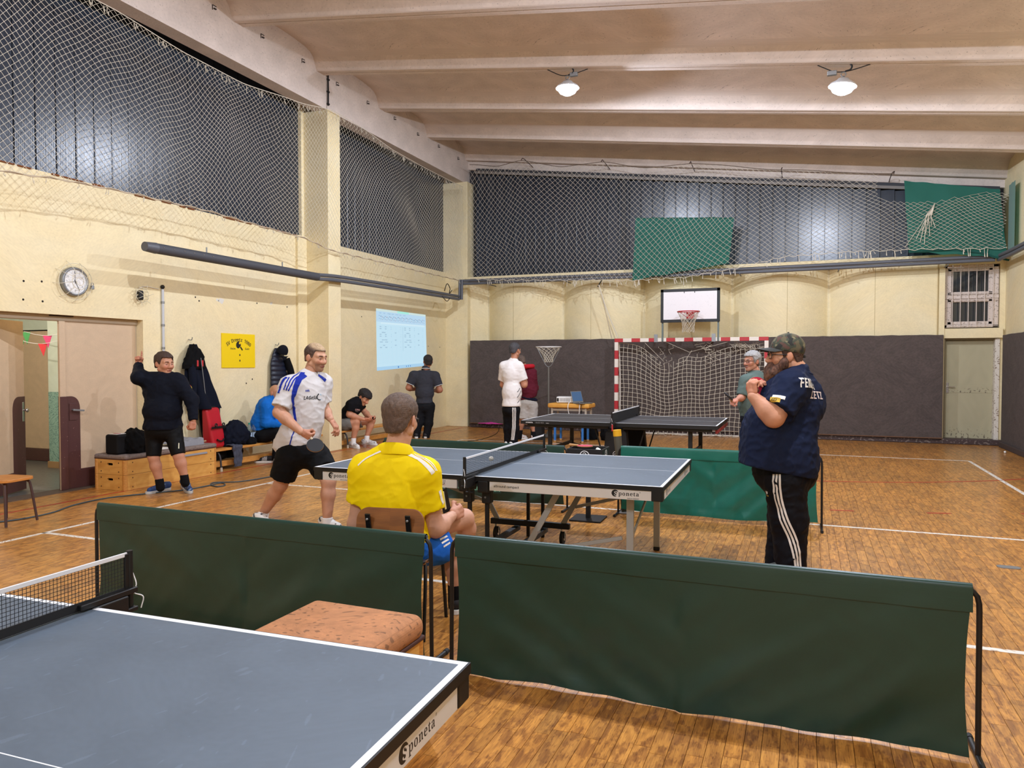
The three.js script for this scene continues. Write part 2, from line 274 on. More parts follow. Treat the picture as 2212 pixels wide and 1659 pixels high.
{ // ceiling: trough slabs with ribs, falling to the right
  const cl = struct('ceiling'), prof = [[-0.99, 0.01], [-0.985, 0], [-0.9, 0], [-0.885, 0.012], [-0.8, 0.2], [-0.72, 0.26], [-0.6, 0.295], [-0.3, 0.32], [0, 0.33], [0.3, 0.32], [0.6, 0.295], [0.72, 0.26], [0.8, 0.2], [0.885, 0.012], [0.9, 0], [0.985, 0], [0.99, 0.01], [0.99, 0.5], [-0.99, 0.5]];
  const tanS = 0.131, g = new THREE.ExtrudeGeometry(new THREE.Shape(prof.map((p) => new THREE.Vector2(...p))), { depth: 12.1, bevelEnabled: false, steps: 1 });
  g.rotateY(Math.PI / 2).translate(-8.4, 0, 0); // extrusion along +x; profile x becomes -z
  { const p = g.attributes.position; for (let i = 0; i < p.count; i++) p.setY(i, p.getY(i) + 6.63 - tanS * (p.getX(i) + 7.9)); }
  const gc = boxUV(toCreasedNormals(g, 0.6), 1);
  for (let k = 0; k < 13; k++) { const m = part(cl, 'roof_slab', gc, M.ceil); m.position.z = -15.8 + k * 2.0; }
  part(cl, 'roof', [span(-9, 4.2, 7.5, 7.7, -17.4, 7.7)], M.ceil);
}
// ---------- lamps ----------
{
  const shadeM = std(0xd2d4d6, 0.4, { metalness: 0.1, side: THREE.DoubleSide }), glassM = std(0xffffff, 0.5, { emissive: 0xffffff, emissiveIntensity: 20 });
  LAMPS.forEach(([x, z], i) => {
    const ceilY = 6.63 - 0.131 * (x + 7.9), y = ceilY - 0.2;
    const t = thing('hall_lamp', ['left bowl lamp hanging on chains from the ceiling rib', 'right bowl lamp hanging tilted on chains from the ceiling rib'][i] ?? ['bowl lamp over the left half of the blue table, above the picture', 'bowl lamp above the picture between blue table and bearded man', 'bowl lamp behind the camera on the left', 'bowl lamp behind the camera on the right'][i - 2], 'lamp', [x, y, z]);
    part(t, 'chain', [tube([[-0.32, 0.24, 0], [-0.12, 0.13, 0], [0, 0.11, 0], [0.12, 0.12, 0], [0.32, 0.16, 0]], 0.007, 20, 5), tube([[0.02, 0.11, 0.01], [0.08, 0.12, 0.02], [0.1, 0.16, 0.02], [0.08, 0.2, 0.02]], 0.012, 20, 6)], M.rubber);
    part(t, 'hook', [new THREE.TorusGeometry(0.03, 0.007, 6, 16).translate(0, 0.075, 0), new THREE.TorusGeometry(0.022, 0.006, 6, 14).rotateY(1.5).translate(0, 0.03, 0)], M.metalGrey);
    part(t, 'ballast', rbox(0.12, 0.06, 0.06, i === 1 ? -0.14 : 0.1, 0.11, 0, 0.01), M.metalGrey);
    const head = new THREE.Group(); head.name = 'lamp_head'; t.add(head); if (i === 1) head.rotation.z = -0.12;
    part(head, 'reflector', lathe([[0.03, 0.02], [0.07, 0.015], [0.09, -0.01], [0.16, -0.055], [0.18, -0.083], [0.174, -0.087], [0.155, -0.062], [0.085, -0.02], [0.0, -0.01]], 28), shadeM);
    part(head, 'lamp_glass', lathe([[0, -0.19], [0.06, -0.183], [0.12, -0.15], [0.15, -0.1], [0.152, -0.06], [0, -0.055]], 28), glassM);
    const l = new THREE.PointLight(LAMP_COLOR, LAMP_CD, 0, 2); l.name = 'lamp_light'; l.position.set(0, -0.1, 0); l.castShadow = true; l.shadow.radius = 1.6; l.shadow.mapSize.set(1024, 1024); head.add(l);
  });
}

// ---------- windows: bands of upright ribbed glass channels, night outside ----------
M.glass = new THREE.MeshPhysicalMaterial({ color: 0x323a47, roughness: 0.27, transmission: 0.35, thickness: 0, ior: 1.5, specularIntensity: 1 });
const frameDark = std(0x23252b, 0.6), frameGrey = std(0x7f7a76, 0.7);
function ribbedPane(w, h) { // channel: ribbed face with two lips
  const s = new THREE.Shape(), n = 44; s.moveTo(-w / 2 + 0.006, -0.045); s.lineTo(-w / 2, -0.045); s.lineTo(-w / 2, 0.001);
  for (let i = 0; i <= n; i++) s.lineTo(-w / 2 + 0.008 + (w - 0.016) * i / n, 0.006 + 0.00028 * Math.cos(i / n * 2 * Math.PI * 11));
  s.lineTo(w / 2, 0.001); s.lineTo(w / 2, -0.045); s.lineTo(w / 2 - 0.006, -0.045); s.lineTo(w / 2 - 0.006, 0); s.lineTo(-w / 2 + 0.006, 0);
  const g = new THREE.ExtrudeGeometry(s, { depth: h, bevelEnabled: false, steps: 1 }).rotateX(-Math.PI / 2); // y up, face towards -z... turned below
  return toCreasedNormals(g, 0.35).rotateY(Math.PI);
}
function glassBand(n, place, count, w, hAt) {
  const win = struct('window_' + n);
  for (let i = 0; i < count; i++) {
    const m = part(win, 'pane', ribbedPane(w - 0.008, hAt(i)), M.glass); place(m, i);
    m.rotation.y += (((i * 37) % 11) - 5) * 0.0016; // no two channels stand quite true
  }
  return win;
}
{
  const pw = 0.258;
  for (const [n, z0, z1] of [[1, -10.96, -1.4], [2, -16.62, -11.36]]) {
    const c = Math.floor((z1 - z0) / pw), w = (z1 - z0) / c;
    const win = glassBand(n, (m, i) => { m.rotation.y = -Math.PI / 2 + Math.PI; m.position.set(XL - 0.07, 3.86, z0 + (i + 0.5) * w); }, c, w, () => 2.6);
    part(win, 'window_frame', [span(XL - 0.2, XL - 0.14, 3.85, 6.5, z0, z1), span(XL - 0.12, XL - 0.02, 6.43, 6.5, z0, z1)], frameDark);
  }
  const x0 = -7.64, x1 = 3.44, c = 43, w = (x1 - x0) / c, top = (x) => 6.43 - 0.1283 * (x + 7.9) - 0.11;
  const win = glassBand(3, (m, i) => { m.rotation.y = Math.PI; m.position.set(x0 + (i + 0.5) * w, 3.7, ZF + 0.02); }, c, w, (i) => top(x0 + (i + 1) * w) - 3.7);
  const s = Math.atan(0.1283);
  part(win, 'window_frame', [bar([x0, top(x0) + 0.06, ZF + 0.03], [x1, top(x1) + 0.06, ZF + 0.03], 0.1, 0.12), span(-7.9, 3.6, 3.6, 6.6, ZF - 0.18, ZF - 0.14)], frameGrey.clone());
  win.children.at(-1).material.color.set(0x34363c);
  part(win, 'mullion', [rspan(-3.95, -3.86, 3.7, 5.85, ZF - 0.05, ZF + 0.07, 0.005)], frameDark);
  part(win, 'top_strip', [bar([x0, top(x0) + 0.02, ZF + 0.1], [x1, top(x1) + 0.02, ZF + 0.1], 0.04, 0.06)], frameGrey);
}
{ // small barred window over the far door
  const win = struct('window_4'), z = ZF + 0.06, wood = std(0xffffff, 0.7, { map: tex(128, (u, v) => { const k = sm(0.3, 0.5, tn(u, v, 40, 2)); return [mix(216, 150, k), mix(202, 138, k), mix(192, 128, k)]; }) });
  const fr = (n, ...g) => part(win, n, g, wood);
  const X0 = 2.53, X1 = 3.45, Y0 = 2.28, Y1 = 3.5;
  fr('window_frame', rspan(X0, X0 + 0.06, Y0, Y1, z - 0.06, z + 0.06), rspan(X1 - 0.1, X1, Y0, Y1, z - 0.06, z + 0.06), rspan(X0, X1, Y0, Y0 + 0.06, z - 0.06, z + 0.06), rspan(X0, X1, Y1 - 0.06, Y1, z - 0.06, z + 0.06), rspan(X0, X1, 2.84, 2.92, z - 0.06, z + 0.08));
  const gl = new THREE.MeshPhysicalMaterial({ color: 0x8d949c, roughness: 0.06, transmission: 0.9, thickness: 0 });
  for (const [a, b] of [[2.34, 2.84], [2.92, 3.44]]) { fr('sash', rspan(X0 + 0.06, X0 + 0.13, a, b, z - 0.02, z + 0.05), rspan(X1 - 0.17, X1 - 0.1, a, b, z - 0.02, z + 0.05), rspan(X0 + 0.06, X1 - 0.1, a, a + 0.06, z - 0.02, z + 0.05), rspan(X0 + 0.06, X1 - 0.1, b - 0.06, b, z - 0.02, z + 0.05)); part(win, 'pane', box(X1 - X0 - 0.3, b - a - 0.1, 0.006, (X0 + X1) / 2 - 0.02, (a + b) / 2, z), gl); }
  // a dark stairwell behind the glass
  part(win, 'stair_shaft', [span(2.3, 3.9, 2.0, 3.7, z - 0.36, z - 0.34)], std(0x55534f, 0.9)); part(win, 'stair_beam', [bar([2.6, 2.95, z - 0.25], [3.5, 3.5, z - 0.25], 0.1, 0.08), span(2.8, 2.86, 2.3, 3.5, z - 0.3, z - 0.26), span(3.16, 3.22, 2.3, 3.5, z - 0.3, z - 0.26)], std(0x26272b, 0.8));
  for (let i = 0; i < 6; i++) part(win, 'bar', rod([2.66 + i * 0.135, 2.29, z + 0.14], [2.66 + i * 0.135, 3.5, z + 0.14], 0.008), wood);
  for (const y of [2.31, 2.82, 2.94, 3.42]) part(win, 'bar', rod([2.6, y, z + 0.14], [3.42, y, z + 0.14], 0.007), wood);
}
{ // far door
  const d = struct('door_1'), z = ZF + 0.02, leafM = std(0xffffff, 0.55, { map: tex(256, (u, v) => { const k = 1 + 0.03 * tn(u, v, 8), s = sm(0.34, 0.5, tn(u, v, 34, 5)) * sm(0.86, 1, 1 - v); return [mix(176, 90, s) * k, mix(168, 80, s) * k, mix(136, 66, s) * k]; }) });
  const leaf = part(d, 'leaf', new RoundedBoxGeometry(0.83, 1.93, 0.045, 1, 0.004).translate(2.975, 1.065, z), leafM);
  part(d, 'rail', [rspan(2.58, 3.38, 1.0, 1.145, z + 0.022, z + 0.028, 0.002)], leafM);
  const h = part(d, 'handle_plate', rspan(2.6, 2.645, 0.99, 1.2, z + 0.022, z + 0.034, 0.004), M.chrome); part(h, 'handle', [rod([2.622, 1.12, z + 0.03], [2.622, 1.12, z + 0.075], 0.009), rod([2.622, 1.12, z + 0.075], [2.74, 1.115, z + 0.075], 0.009)], M.chrome);
  part(d, 'frame', [rspan(2.52, 2.56, 0.1, 2.07, z - 0.06, z + 0.16), rspan(2.52, 3.46, 2.035, 2.07, z - 0.06, z + 0.12)], std(0x8b8268, 0.6));
  part(d, 'frame_post', [rspan(3.39, 3.47, 0.1, 2.06, z - 0.06, z + 0.18)], std(0xffffff, 0.7, { map: tex(128, (u, v) => { const k = sm(0.25, 0.4, tn(u, v, 30, 8)); return [mix(222, 140, k), mix(214, 120, k), mix(200, 100, k)]; }) }));
}
{ // impact pads
  const felt = (k) => tex(512, (u, v) => { const s = 1 + 0.16 * tn(u, v, 240, 2) + 0.1 * tn(u, v, 40, 4) + 0.07 * tn(u, v, 9, 6); return [84 * s * k, 74 * s * k, 70 * s * k]; }, true, 0.6);
  const m = std(0xffffff, 0.95, { map: felt(1), bumpMap: tex(256, (u, v) => 128 + 90 * tn(u, v, 120, 9), false, 2), bumpScale: 0.002 });
  const top = (n, len) => { const o = [[0, 0]]; for (let i = n; i >= 0; i--) o.push([len * i / n, 2.01 + 0.012 * noise(i * 0.6, 4.2)]); o.splice(1, 0, [len, 0]); return o; };
  const a = boxUV(extrude(top(80, 10.16), 0.05, 0.008).translate(-7.67, 0.12, ZF + 0.29));
  solo('wall_pad', a, m, 'long dark felt impact pad along the far wall behind the goal', 'wall pad');
  const b = boxUV(extrude(top(80, 17), 0.05, 0.008).rotateY(Math.PI / 2).translate(0, 0, 0)); b.translate(XR - 0.075, 0.1, -16.4 + 17 - 0.0);
  solo('wall_pad', b, m, 'dark felt impact pad on the right wall beside the far door', 'wall pad');
  part(scene.getObjectByName('wall_right'), 'kerb', [rspan(XR - 0.14, XR, 0, 0.1, -16.3, 7.2, 0.01)], std(0x463a37, 0.7));
}

// ---------- heating pipes ----------
{
  const y = 3.09, x = -7.78;
  const fat = thing('heating_pipe', 'thick dark insulated heating pipe on the left wall above the yellow sign', 'pipe');
  part(fat, 'jacket', [rod([x, 3.06, -7.12], [x, 3.06, -10.5], 0.068, 0.068, 20)], M.pipeDark);
  part(fat, 'end_cap', [rod([x, 3.06, -6.96], [x, 3.06, -7.13], 0.06, 0.072, 20)], std(0x54555a, 0.5));
  for (let i = 0; i < 6; i++) part(fat, 'clip', new THREE.SphereGeometry(0.007, 6, 5).translate(x + 0.07, 3.075, -7.2 - i * 0.17), M.chrome);
  for (const z of [-8.0, -9.6]) part(fat, 'bracket', [bar([x, 3.12, z], [x, 3.2, z], 0.012, 0.02)], M.metalGrey);
  const thin = thing('heating_pipe', 'pair of thin grey heating pipes rounding the far left corner', 'pipe');
  for (const dy of [0.035, -0.035]) {
    part(thin, 'pipe', tube([[x, 3.06 + dy, -10.48], [x, 3.1 + dy, -11.3], [x, 3.14 + dy, -14], [x, 3.16 + dy, -16.05]], 0.032, 40, 10), M.pipe);
    part(thin, 'riser', [rod([x + 0.02 + dy * 0.9, 3.12, -16.1], [x + 0.02 + dy * 0.9, 3.6, -16.12], 0.03)], M.pipe);
    part(thin, 'pipe', tube([[x - 0.03, 3.54 + dy, -16.16], [-5, 3.53 + dy, -16.16], [-2, 3.52 + dy, -16.16], [1, 3.53 + dy, -16.16], [XR - 0.28, 3.55 + dy, -16.16]], 0.034, 80, 10), M.pipe);
    part(thin, 'pipe', tube([[XR - 0.22, 3.55 + dy, -16.18], [XR - 0.2, 3.53 + dy, -14], [XR - 0.2, 3.5 + dy, -4]], 0.034, 40, 10), M.pipe);
  }
  for (let i = 0; i < 6; i++) part(thin, 'bracket', [bar([-7 + i * 1.9, 3.45, ZF + 0.3], [-7 + i * 1.9, 3.45, -16.1], 0.02, 0.02)], M.pipe);
  const el = thing('cable', 'tangle of black cable ends above the screen corner pillar', 'cable');
  part(el, 'loop', [tube([[-7.74, 3.25, -15.2], [-7.72, 3.42, -15.3], [-7.72, 3.33, -15.45], [-7.76, 3.22, -15.5], [-7.74, 3.3, -15.6]], 0.01, 30, 6), tube([[-7.75, 3.12, -15.1], [-7.73, 3.02, -15.3], [-7.75, 3.1, -15.5]], 0.008, 20, 6)], M.black);
}

// ---------- protective nets ----------
// diamond mesh over a patch f(u, v); du, dv: cells along and down; keeps the cords of cells for which keep() holds
function netCords(f, nu, nv, r, keep = () => true) {
  const lines = [];
  for (const s of [1, -1]) for (let k = -nv; k <= nu + nv; k++) { // cord k: u = k + s*j (in half cells)
    let cur = [];
    for (let j = 0; j <= nv; j++) { const i = k + s * j, ok = i >= 0 && i <= nu && keep(i / nu, j / nv); if (ok) cur.push(f(i / nu, j / nv)); if ((!ok || j === nv) && cur.length) { if (cur.length > 1) lines.push(cur); cur = []; } }
  }
  return cords(lines, r);
}
function tassels(pts, r, lo, hi) { const l = []; for (const p of pts) { const L = rr(lo, hi), a = rr(-0.02, 0.02); l.push([p, V(p.x + a, p.y - L * 0.6, p.z + a), V(p.x + a * 1.5, p.y - L, p.z)]); l.push([V(p.x + a + 0.004, p.y - L * 0.55, p.z), V(p.x + a * 1.5 + 0.008, p.y - L * 1.05, p.z + 0.006)]); } return cords(l, r); }
const lerpTab = (t, x) => { for (let i = 1; i < t.length; i++) if (x <= t[i][0] || i === t.length - 1) { const a = t[i - 1], b = t[i], k = (x - a[0]) / (b[0] - a[0]); return mix(a[1], b[1], k * k * (3 - 2 * k) * 0.4 + k * 0.6); } };
{
  seed = 21;
  const z0 = -16.3, z1 = -3.2;
  const top = [[-16.33, 5.86], [-14.45, 5.85], [-13.07, 5.88], [-11.91, 6.0], [-11.03, 6.03], [-10.01, 5.86], [-8.73, 5.72], [-7.68, 5.74], [-6.58, 5.84], [-3, 5.86]];
  const bot = [[-16.3, 3.58], [-14, 3.57], [-12.2, 3.57], [-10.93, 3.57], [-10.14, 3.67], [-9.35, 3.68], [-8.04, 3.71], [-6.85, 3.69], [-5.95, 3.65], [-5.19, 3.58], [-3, 3.55]];
  const f = (u, v) => { const z = mix(z0, z1, u), w = Math.sin(Math.PI * v); const dv = 0.16 * w * noise(z * 0.55, 1.3) + 0.05 * w * noise(z * 1.6, 4.1), dz = 0.22 * w * noise(z * 0.5, v * 2, 7); const v2 = v + dv;
    return V(-7.79 + 0.1 * w * noise(z * 0.8, v * 2, 3), mix(lerpTab(top, z), lerpTab(bot, z), v2), z + dz); };
  const n = thing('protective_net', 'long beige safety net stretched before the two left window bays', 'net');
  part(n, 'mesh', netCords(f, 140, 26, 0.0025), M.cord);
  const edge = (v) => { const p = []; for (let i = 0; i <= 120; i++) p.push(f(i / 120, v)); return p; };
  part(n, 'head_rope', cords([edge(0).map((p) => p.add(V(0, 0.01, 0)))], 0.006, 5), M.cord);
  part(n, 'foot_rope', cords([edge(1), edge(1).map((p, i) => p.add(V(0.01, 0.014 * Math.sin(i * 1.7), 0)))], 0.007, 5), std(0xb8a68c, 0.9));
  const tp = [], bp = []; for (let i = 0; i < 90; i++) { tp.push(f(rnd(), 0.005)); } for (let i = 0; i < 80; i++) bp.push(f(rnd(), 1));
  part(n, 'tassel', tassels(tp, 0.006, 0.05, 0.11), M.cord, null, 'stuff'); part(n, 'tassel', tassels(bp, 0.004, 0.03, 0.09), M.cord, null, 'stuff');
  // far net
  const t2 = [[-7.5, 6.31], [-6.75, 6.2], [-6.16, 6.28], [-5.18, 6.03], [-4.26, 6.05], [-3.25, 5.82], [-2.33, 5.82], [-0.39, 5.5], [1.54, 5.24], [3.45, 4.85]];
  const b2 = [[-7.5, 3.6], [-6.59, 3.53], [-4.44, 3.44], [-3.58, 3.4], [-2.48, 3.41], [-1.57, 3.53], [-0.37, 3.75], [0.67, 3.78], [1.96, 3.76], [3.45, 3.7]];
  const hole = (x, y) => x > 1.35 && y > 4.95 - 0.18 * Math.abs(x - 2.3) - (x < 2.3 ? 0.35 * (2.3 - x) : 0) * 0 - 0.28 * (1 - Math.min(1, Math.abs(x - 2.25) / 0.95));
  const g = (u, v) => { const x = mix(-7.5, 3.42, u), w = Math.sin(Math.PI * v); const v2 = v + 0.12 * w * noise(x * 0.6, 8.3) + 0.04 * w * noise(x * 1.7, 2.2), dx = 0.24 * w * noise(x * 0.55, v * 1.8, 5) + 0.1 * noise(x * 0.9, v * 3, 9);
    return V(clamp(x + dx, -7.6, 3.45), mix(lerpTab(t2, x), lerpTab(b2, x), v2), -16.02 + 0.07 * w * noise(x * 0.9, v * 2, 1)); };
  const n2 = thing('protective_net', 'wide beige safety net hanging before the far window band', 'net');
  part(n2, 'mesh', netCords(g, 92, 20, 0.003, (u, v) => { const p = g(u, v); return !hole(p.x, p.y); }), M.cord);
  const e2 = (v) => { const p = []; for (let i = 0; i <= 110; i++) p.push(g(i / 110, v)); return p; };
  part(n2, 'head_rope', cords([e2(0).filter((p) => p.x < 1.6)], 0.008, 5), std(0x6b5b4c, 0.9));
  part(n2, 'foot_rope', cords([e2(1).map((p, i) => p.add(V(0, 0.02 * Math.sin(i * 2.3), 0.01)))], 0.006, 5), M.cord);
  const bt = []; for (let i = 0; i < 90; i++) bt.push(g(rnd(), 1)); part(n2, 'tassel', tassels(bt, 0.0055, 0.05, 0.16), M.cord, null, 'stuff');
  const strands = []; for (let i = 0; i < 9; i++) strands.push([V(2.25, 4.62, -15.99), V(2.2 - i * 0.012, 4.4, -15.98), V(2.12 - i * 0.03 + 0.1 * (i % 3), 4.25 - 0.05 * i, -15.98)]);
  strands.push([V(2.25, 4.62, -15.99), V(2.0, 4.2, -15.98), V(1.75, 3.8, -15.98)]); part(n2, 'loose_cord', cords(strands, 0.006), M.cord);
  for (const x of [-6.16, -4.26, -2.33, -0.5, 1.54]) { const y = lerpTab(t2, x); part(n2, 'hook', [tube([[x, y, -16.02], [x + 0.02, y + 0.05, -16.05], [x, y + 0.07, -16.3], [x, y + 0.03, ZF - 0.04]], 0.009, 14, 5)], M.brown); }
  // green shade nets
  const gm = new THREE.MeshPhysicalMaterial({ color: 0x147a68, roughness: 0.95, transmission: 0.55, thickness: 0, side: THREE.DoubleSide });
  const q = (a, b, c, d, z) => (u, v) => { const p = a.clone().lerp(b, u), r = d.clone().lerp(c, u), s = p.lerp(r, v); s.z = z + 0.05 * noise(u * 5, v * 4, 2); s.y += 0.03 * noise(u * 7, v * 2) * (v > 0.5 ? 1 : 0.4); return s; };
  const P = (x, y) => at(x, y, { z: -16.06 });
  const s1 = thing('shade_net', 'green shade net patch hanging over the window above the backboard', 'net');
  part(s1, 'fabric', sheet(q(P(1373, 471), P(1586, 470), P(1574, 568), P(1366, 605), -16.07), 24, 14), gm); part(s1, 'hem', cords([Array.from({ length: 20 }, (_, i) => q(P(1373, 471), P(1586, 470), P(1574, 568), P(1366, 605), -16.065)(i / 19, 0)), Array.from({ length: 20 }, (_, i) => q(P(1373, 471), P(1586, 470), P(1574, 568), P(1366, 605), -16.065)(i / 19, 1))], 0.01, 5), std(0x125547, 0.9));
  const s2 = thing('shade_net', 'green shade net closing the upper right window corner', 'net');
  part(s2, 'fabric', sheet(q(P(1953, 390), P(2160, 408), P(2176, 556), P(1963, 544), -16.07), 24, 14), gm); part(s2, 'fabric', sheet((u, v) => V(3.45, mix(4.85, 3.62, v) + 0.03 * noise(u * 3, v * 3), -16.06 + 0.45 * u), 8, 10), gm);
  part(s2, 'hem', tube([P(1963, 545), P(2040, 540), P(2110, 545), P(2150, 556), P(2180, 562)], 0.02, 30, 6), std(0x0f4a41, 0.9));
}

// ---------- lettering ----------
function label(w, h, px, draw) { // a printed panel facing +z
  const t = canvasTex(Math.round(w * px), Math.round(h * px), draw);
  return [new THREE.PlaneGeometry(w, h), std(0xffffff, 0.5, { map: t })];
}
function logo(c, x, y, h, col = '#151515', bg = '#d8d4cf') { // round swoosh with a white S, then the rest of the word
  c.fillStyle = col; c.beginPath(); c.arc(x + h * 0.5, y, h * 0.5, 0, 7); c.fill();
  c.fillStyle = bg; c.beginPath(); c.arc(x + h * 0.78, y + h * 0.1, h * 0.34, 0, 7); c.fill();
  c.fillStyle = col; c.beginPath(); c.arc(x + h * 0.4, y, h * 0.4, 0, 7); c.fill();
  c.fillStyle = bg; c.font = `bold ${h * 0.86}px serif`; c.textBaseline = 'middle'; c.fillText('S', x + h * 0.36, y + h * 0.03);
  c.fillStyle = col; c.font = `bold ${h * 0.78}px serif`; const s = 'poneta'; let X = x + h * 0.98; for (const l of s) { c.fillText(l, X, y + h * 0.02); X += c.measureText(l).width + h * 0.045; }
  c.font = `${h * 0.22}px sans-serif`; c.fillText('®', X, y - h * 0.26); return X;
}

// ---------- table-tennis tables (length along x) ----------
const topBlue = std(0xffffff, 0.5, { map: tex(512, (u, v) => { let k = 1 + 0.05 * tn(u, v, 8, 3) + 0.03 * tn(u, v, 60, 6); const s = tn(u * 1, v * 0.3, 70, 12); if (s > 0.58) k *= 1.1; return [86 * k, 98 * k, 110 * k]; }, true, 0.8) });
const topBlack = std(0xffffff, 0.55, { map: tex(256, (u, v) => { const k = 1 + 0.06 * tn(u, v, 30, 3); return [62 * k, 61 * k, 64 * k]; }) });
const lineWhite = std(0xeef0f2, 0.5), legGrey = std(0xa5a39c, 0.5, { metalness: 0.1 }), apronM = std(0xd8d4cf, 0.5);
function tableTop(t, m, edge = 0.03) {
  for (const s of [-1, 1]) {
    const h = new THREE.Group(); h.name = 'half'; t.add(h);
    part(h, 'top_board', [s < 0 ? span(-1.37, -0.004, 0.738, 0.76, -0.7625, 0.7625) : span(0.004, 1.37, 0.738, 0.76, -0.7625, 0.7625)], m);
    const a = s < 0 ? -1.37 : 0.004, b = s < 0 ? -0.004 : 1.37, y0 = 0.7598, y1 = 0.7606;
    part(h, 'side_line', [span(a, b, y0, y1, 0.7425, 0.7625)], lineWhite); part(h, 'side_line', [span(a, b, y0, y1, -0.7625, -0.7425)], lineWhite);
    part(h, 'end_line', [s < 0 ? span(-1.37, -1.35, y0, y1 + 0.00005, -0.7625, 0.7625) : span(1.35, 1.37, y0, y1 + 0.00005, -0.7625, 0.7625)], lineWhite);
    part(h, 'centre_line', [span(a, b, y0, y1 - 0.0001, -0.0015, 0.0015)], lineWhite);
    part(h, 'edge_band', [span(a, b, 0.759 - edge, 0.7595, 0.7625, 0.768), span(a, b, 0.759 - edge, 0.7595, -0.768, -0.7625), s < 0 ? span(-1.3755, -1.37, 0.759 - edge, 0.7595, -0.768, 0.768) : span(1.37, 1.3755, 0.759 - edge, 0.7595, -0.768, 0.768)], M.black);
  }
}
function net(name, lab, pos, turn, darkNet) {
  const t = thing(name, lab, 'net', pos, turn), y0 = 0.775, y1 = 0.9125, Z = 0.9, m = std(0x101216, 0.8);
  const st = []; for (let z = -Z; z <= Z; z += 0.0128) st.push(box(0.0012, y1 - y0 - 0.012, 0.0012, 0, (y0 + y1 - 0.012) / 2, z)); for (let y = y0; y < y1 - 0.014; y += 0.0128) st.push(box(0.0014, 0.0014, 2 * Z, 0, y, 0));
  part(t, 'mesh', st, m, null, 'stuff');
  if (darkNet) part(t, 'mesh_cloth', [span(-0.0006, 0.0006, y0, y1 - 0.012, -Z, Z)], std(0x191a1d, 0.9));
  part(t, 'tape', [rspan(-0.0035, 0.0035, y1 - 0.015, y1, -Z, Z, 0.002)], std(0xdfe0e4, 0.7)); part(t, 'foot_band', [span(-0.002, 0.002, y0 - 0.012, y0 + 0.016, -Z, Z)], m);
  for (const s of [-1, 1]) {
    const p = part(t, 'post', [rod([0, 0.7, s * (Z + 0.012)], [0, y1 + 0.004, s * (Z + 0.012)], 0.011, 0.011, 14), rspan(-0.006, 0.006, y0 - 0.01, y1 - 0.004, s * Z - 0.012, s * Z + 0.012, 0.004)], M.black);
    part(p, 'clamp', [rspan(-0.02, 0.02, 0.765, 0.785, s > 0 ? 0.7 : -0.93, s > 0 ? 0.93 : -0.7, 0.004), rspan(-0.022, 0.022, 0.69, 0.765, s * 0.83 - 0.06, s * 0.83 + 0.09, 0.008), rspan(-0.02, 0.02, 0.7, 0.716, s > 0 ? 0.7 : -0.93, s > 0 ? 0.93 : -0.7, 0.004)], M.black);
    part(p, 'clamp_screw', [rod([0, 0.64, s * 0.82], [0, 0.7, s * 0.82], 0.008), rod([-0.03, 0.65, s * 0.82], [0.03, 0.65, s * 0.82], 0.008)], M.black);
    part(p, 'tension_cord', tube([[0, y1 - 0.08, s * (Z + 0.025)], [0.01, y1 - 0.12, s * (Z + 0.03)], [0.004, y1 - 0.15, s * (Z + 0.024)], [0.02, y1 - 0.17, s * (Z + 0.05)], [0.015, y1 - 0.21, s * (Z + 0.045)]], 0.0022, 24, 5), lineWhite);
  }
  return t;
}
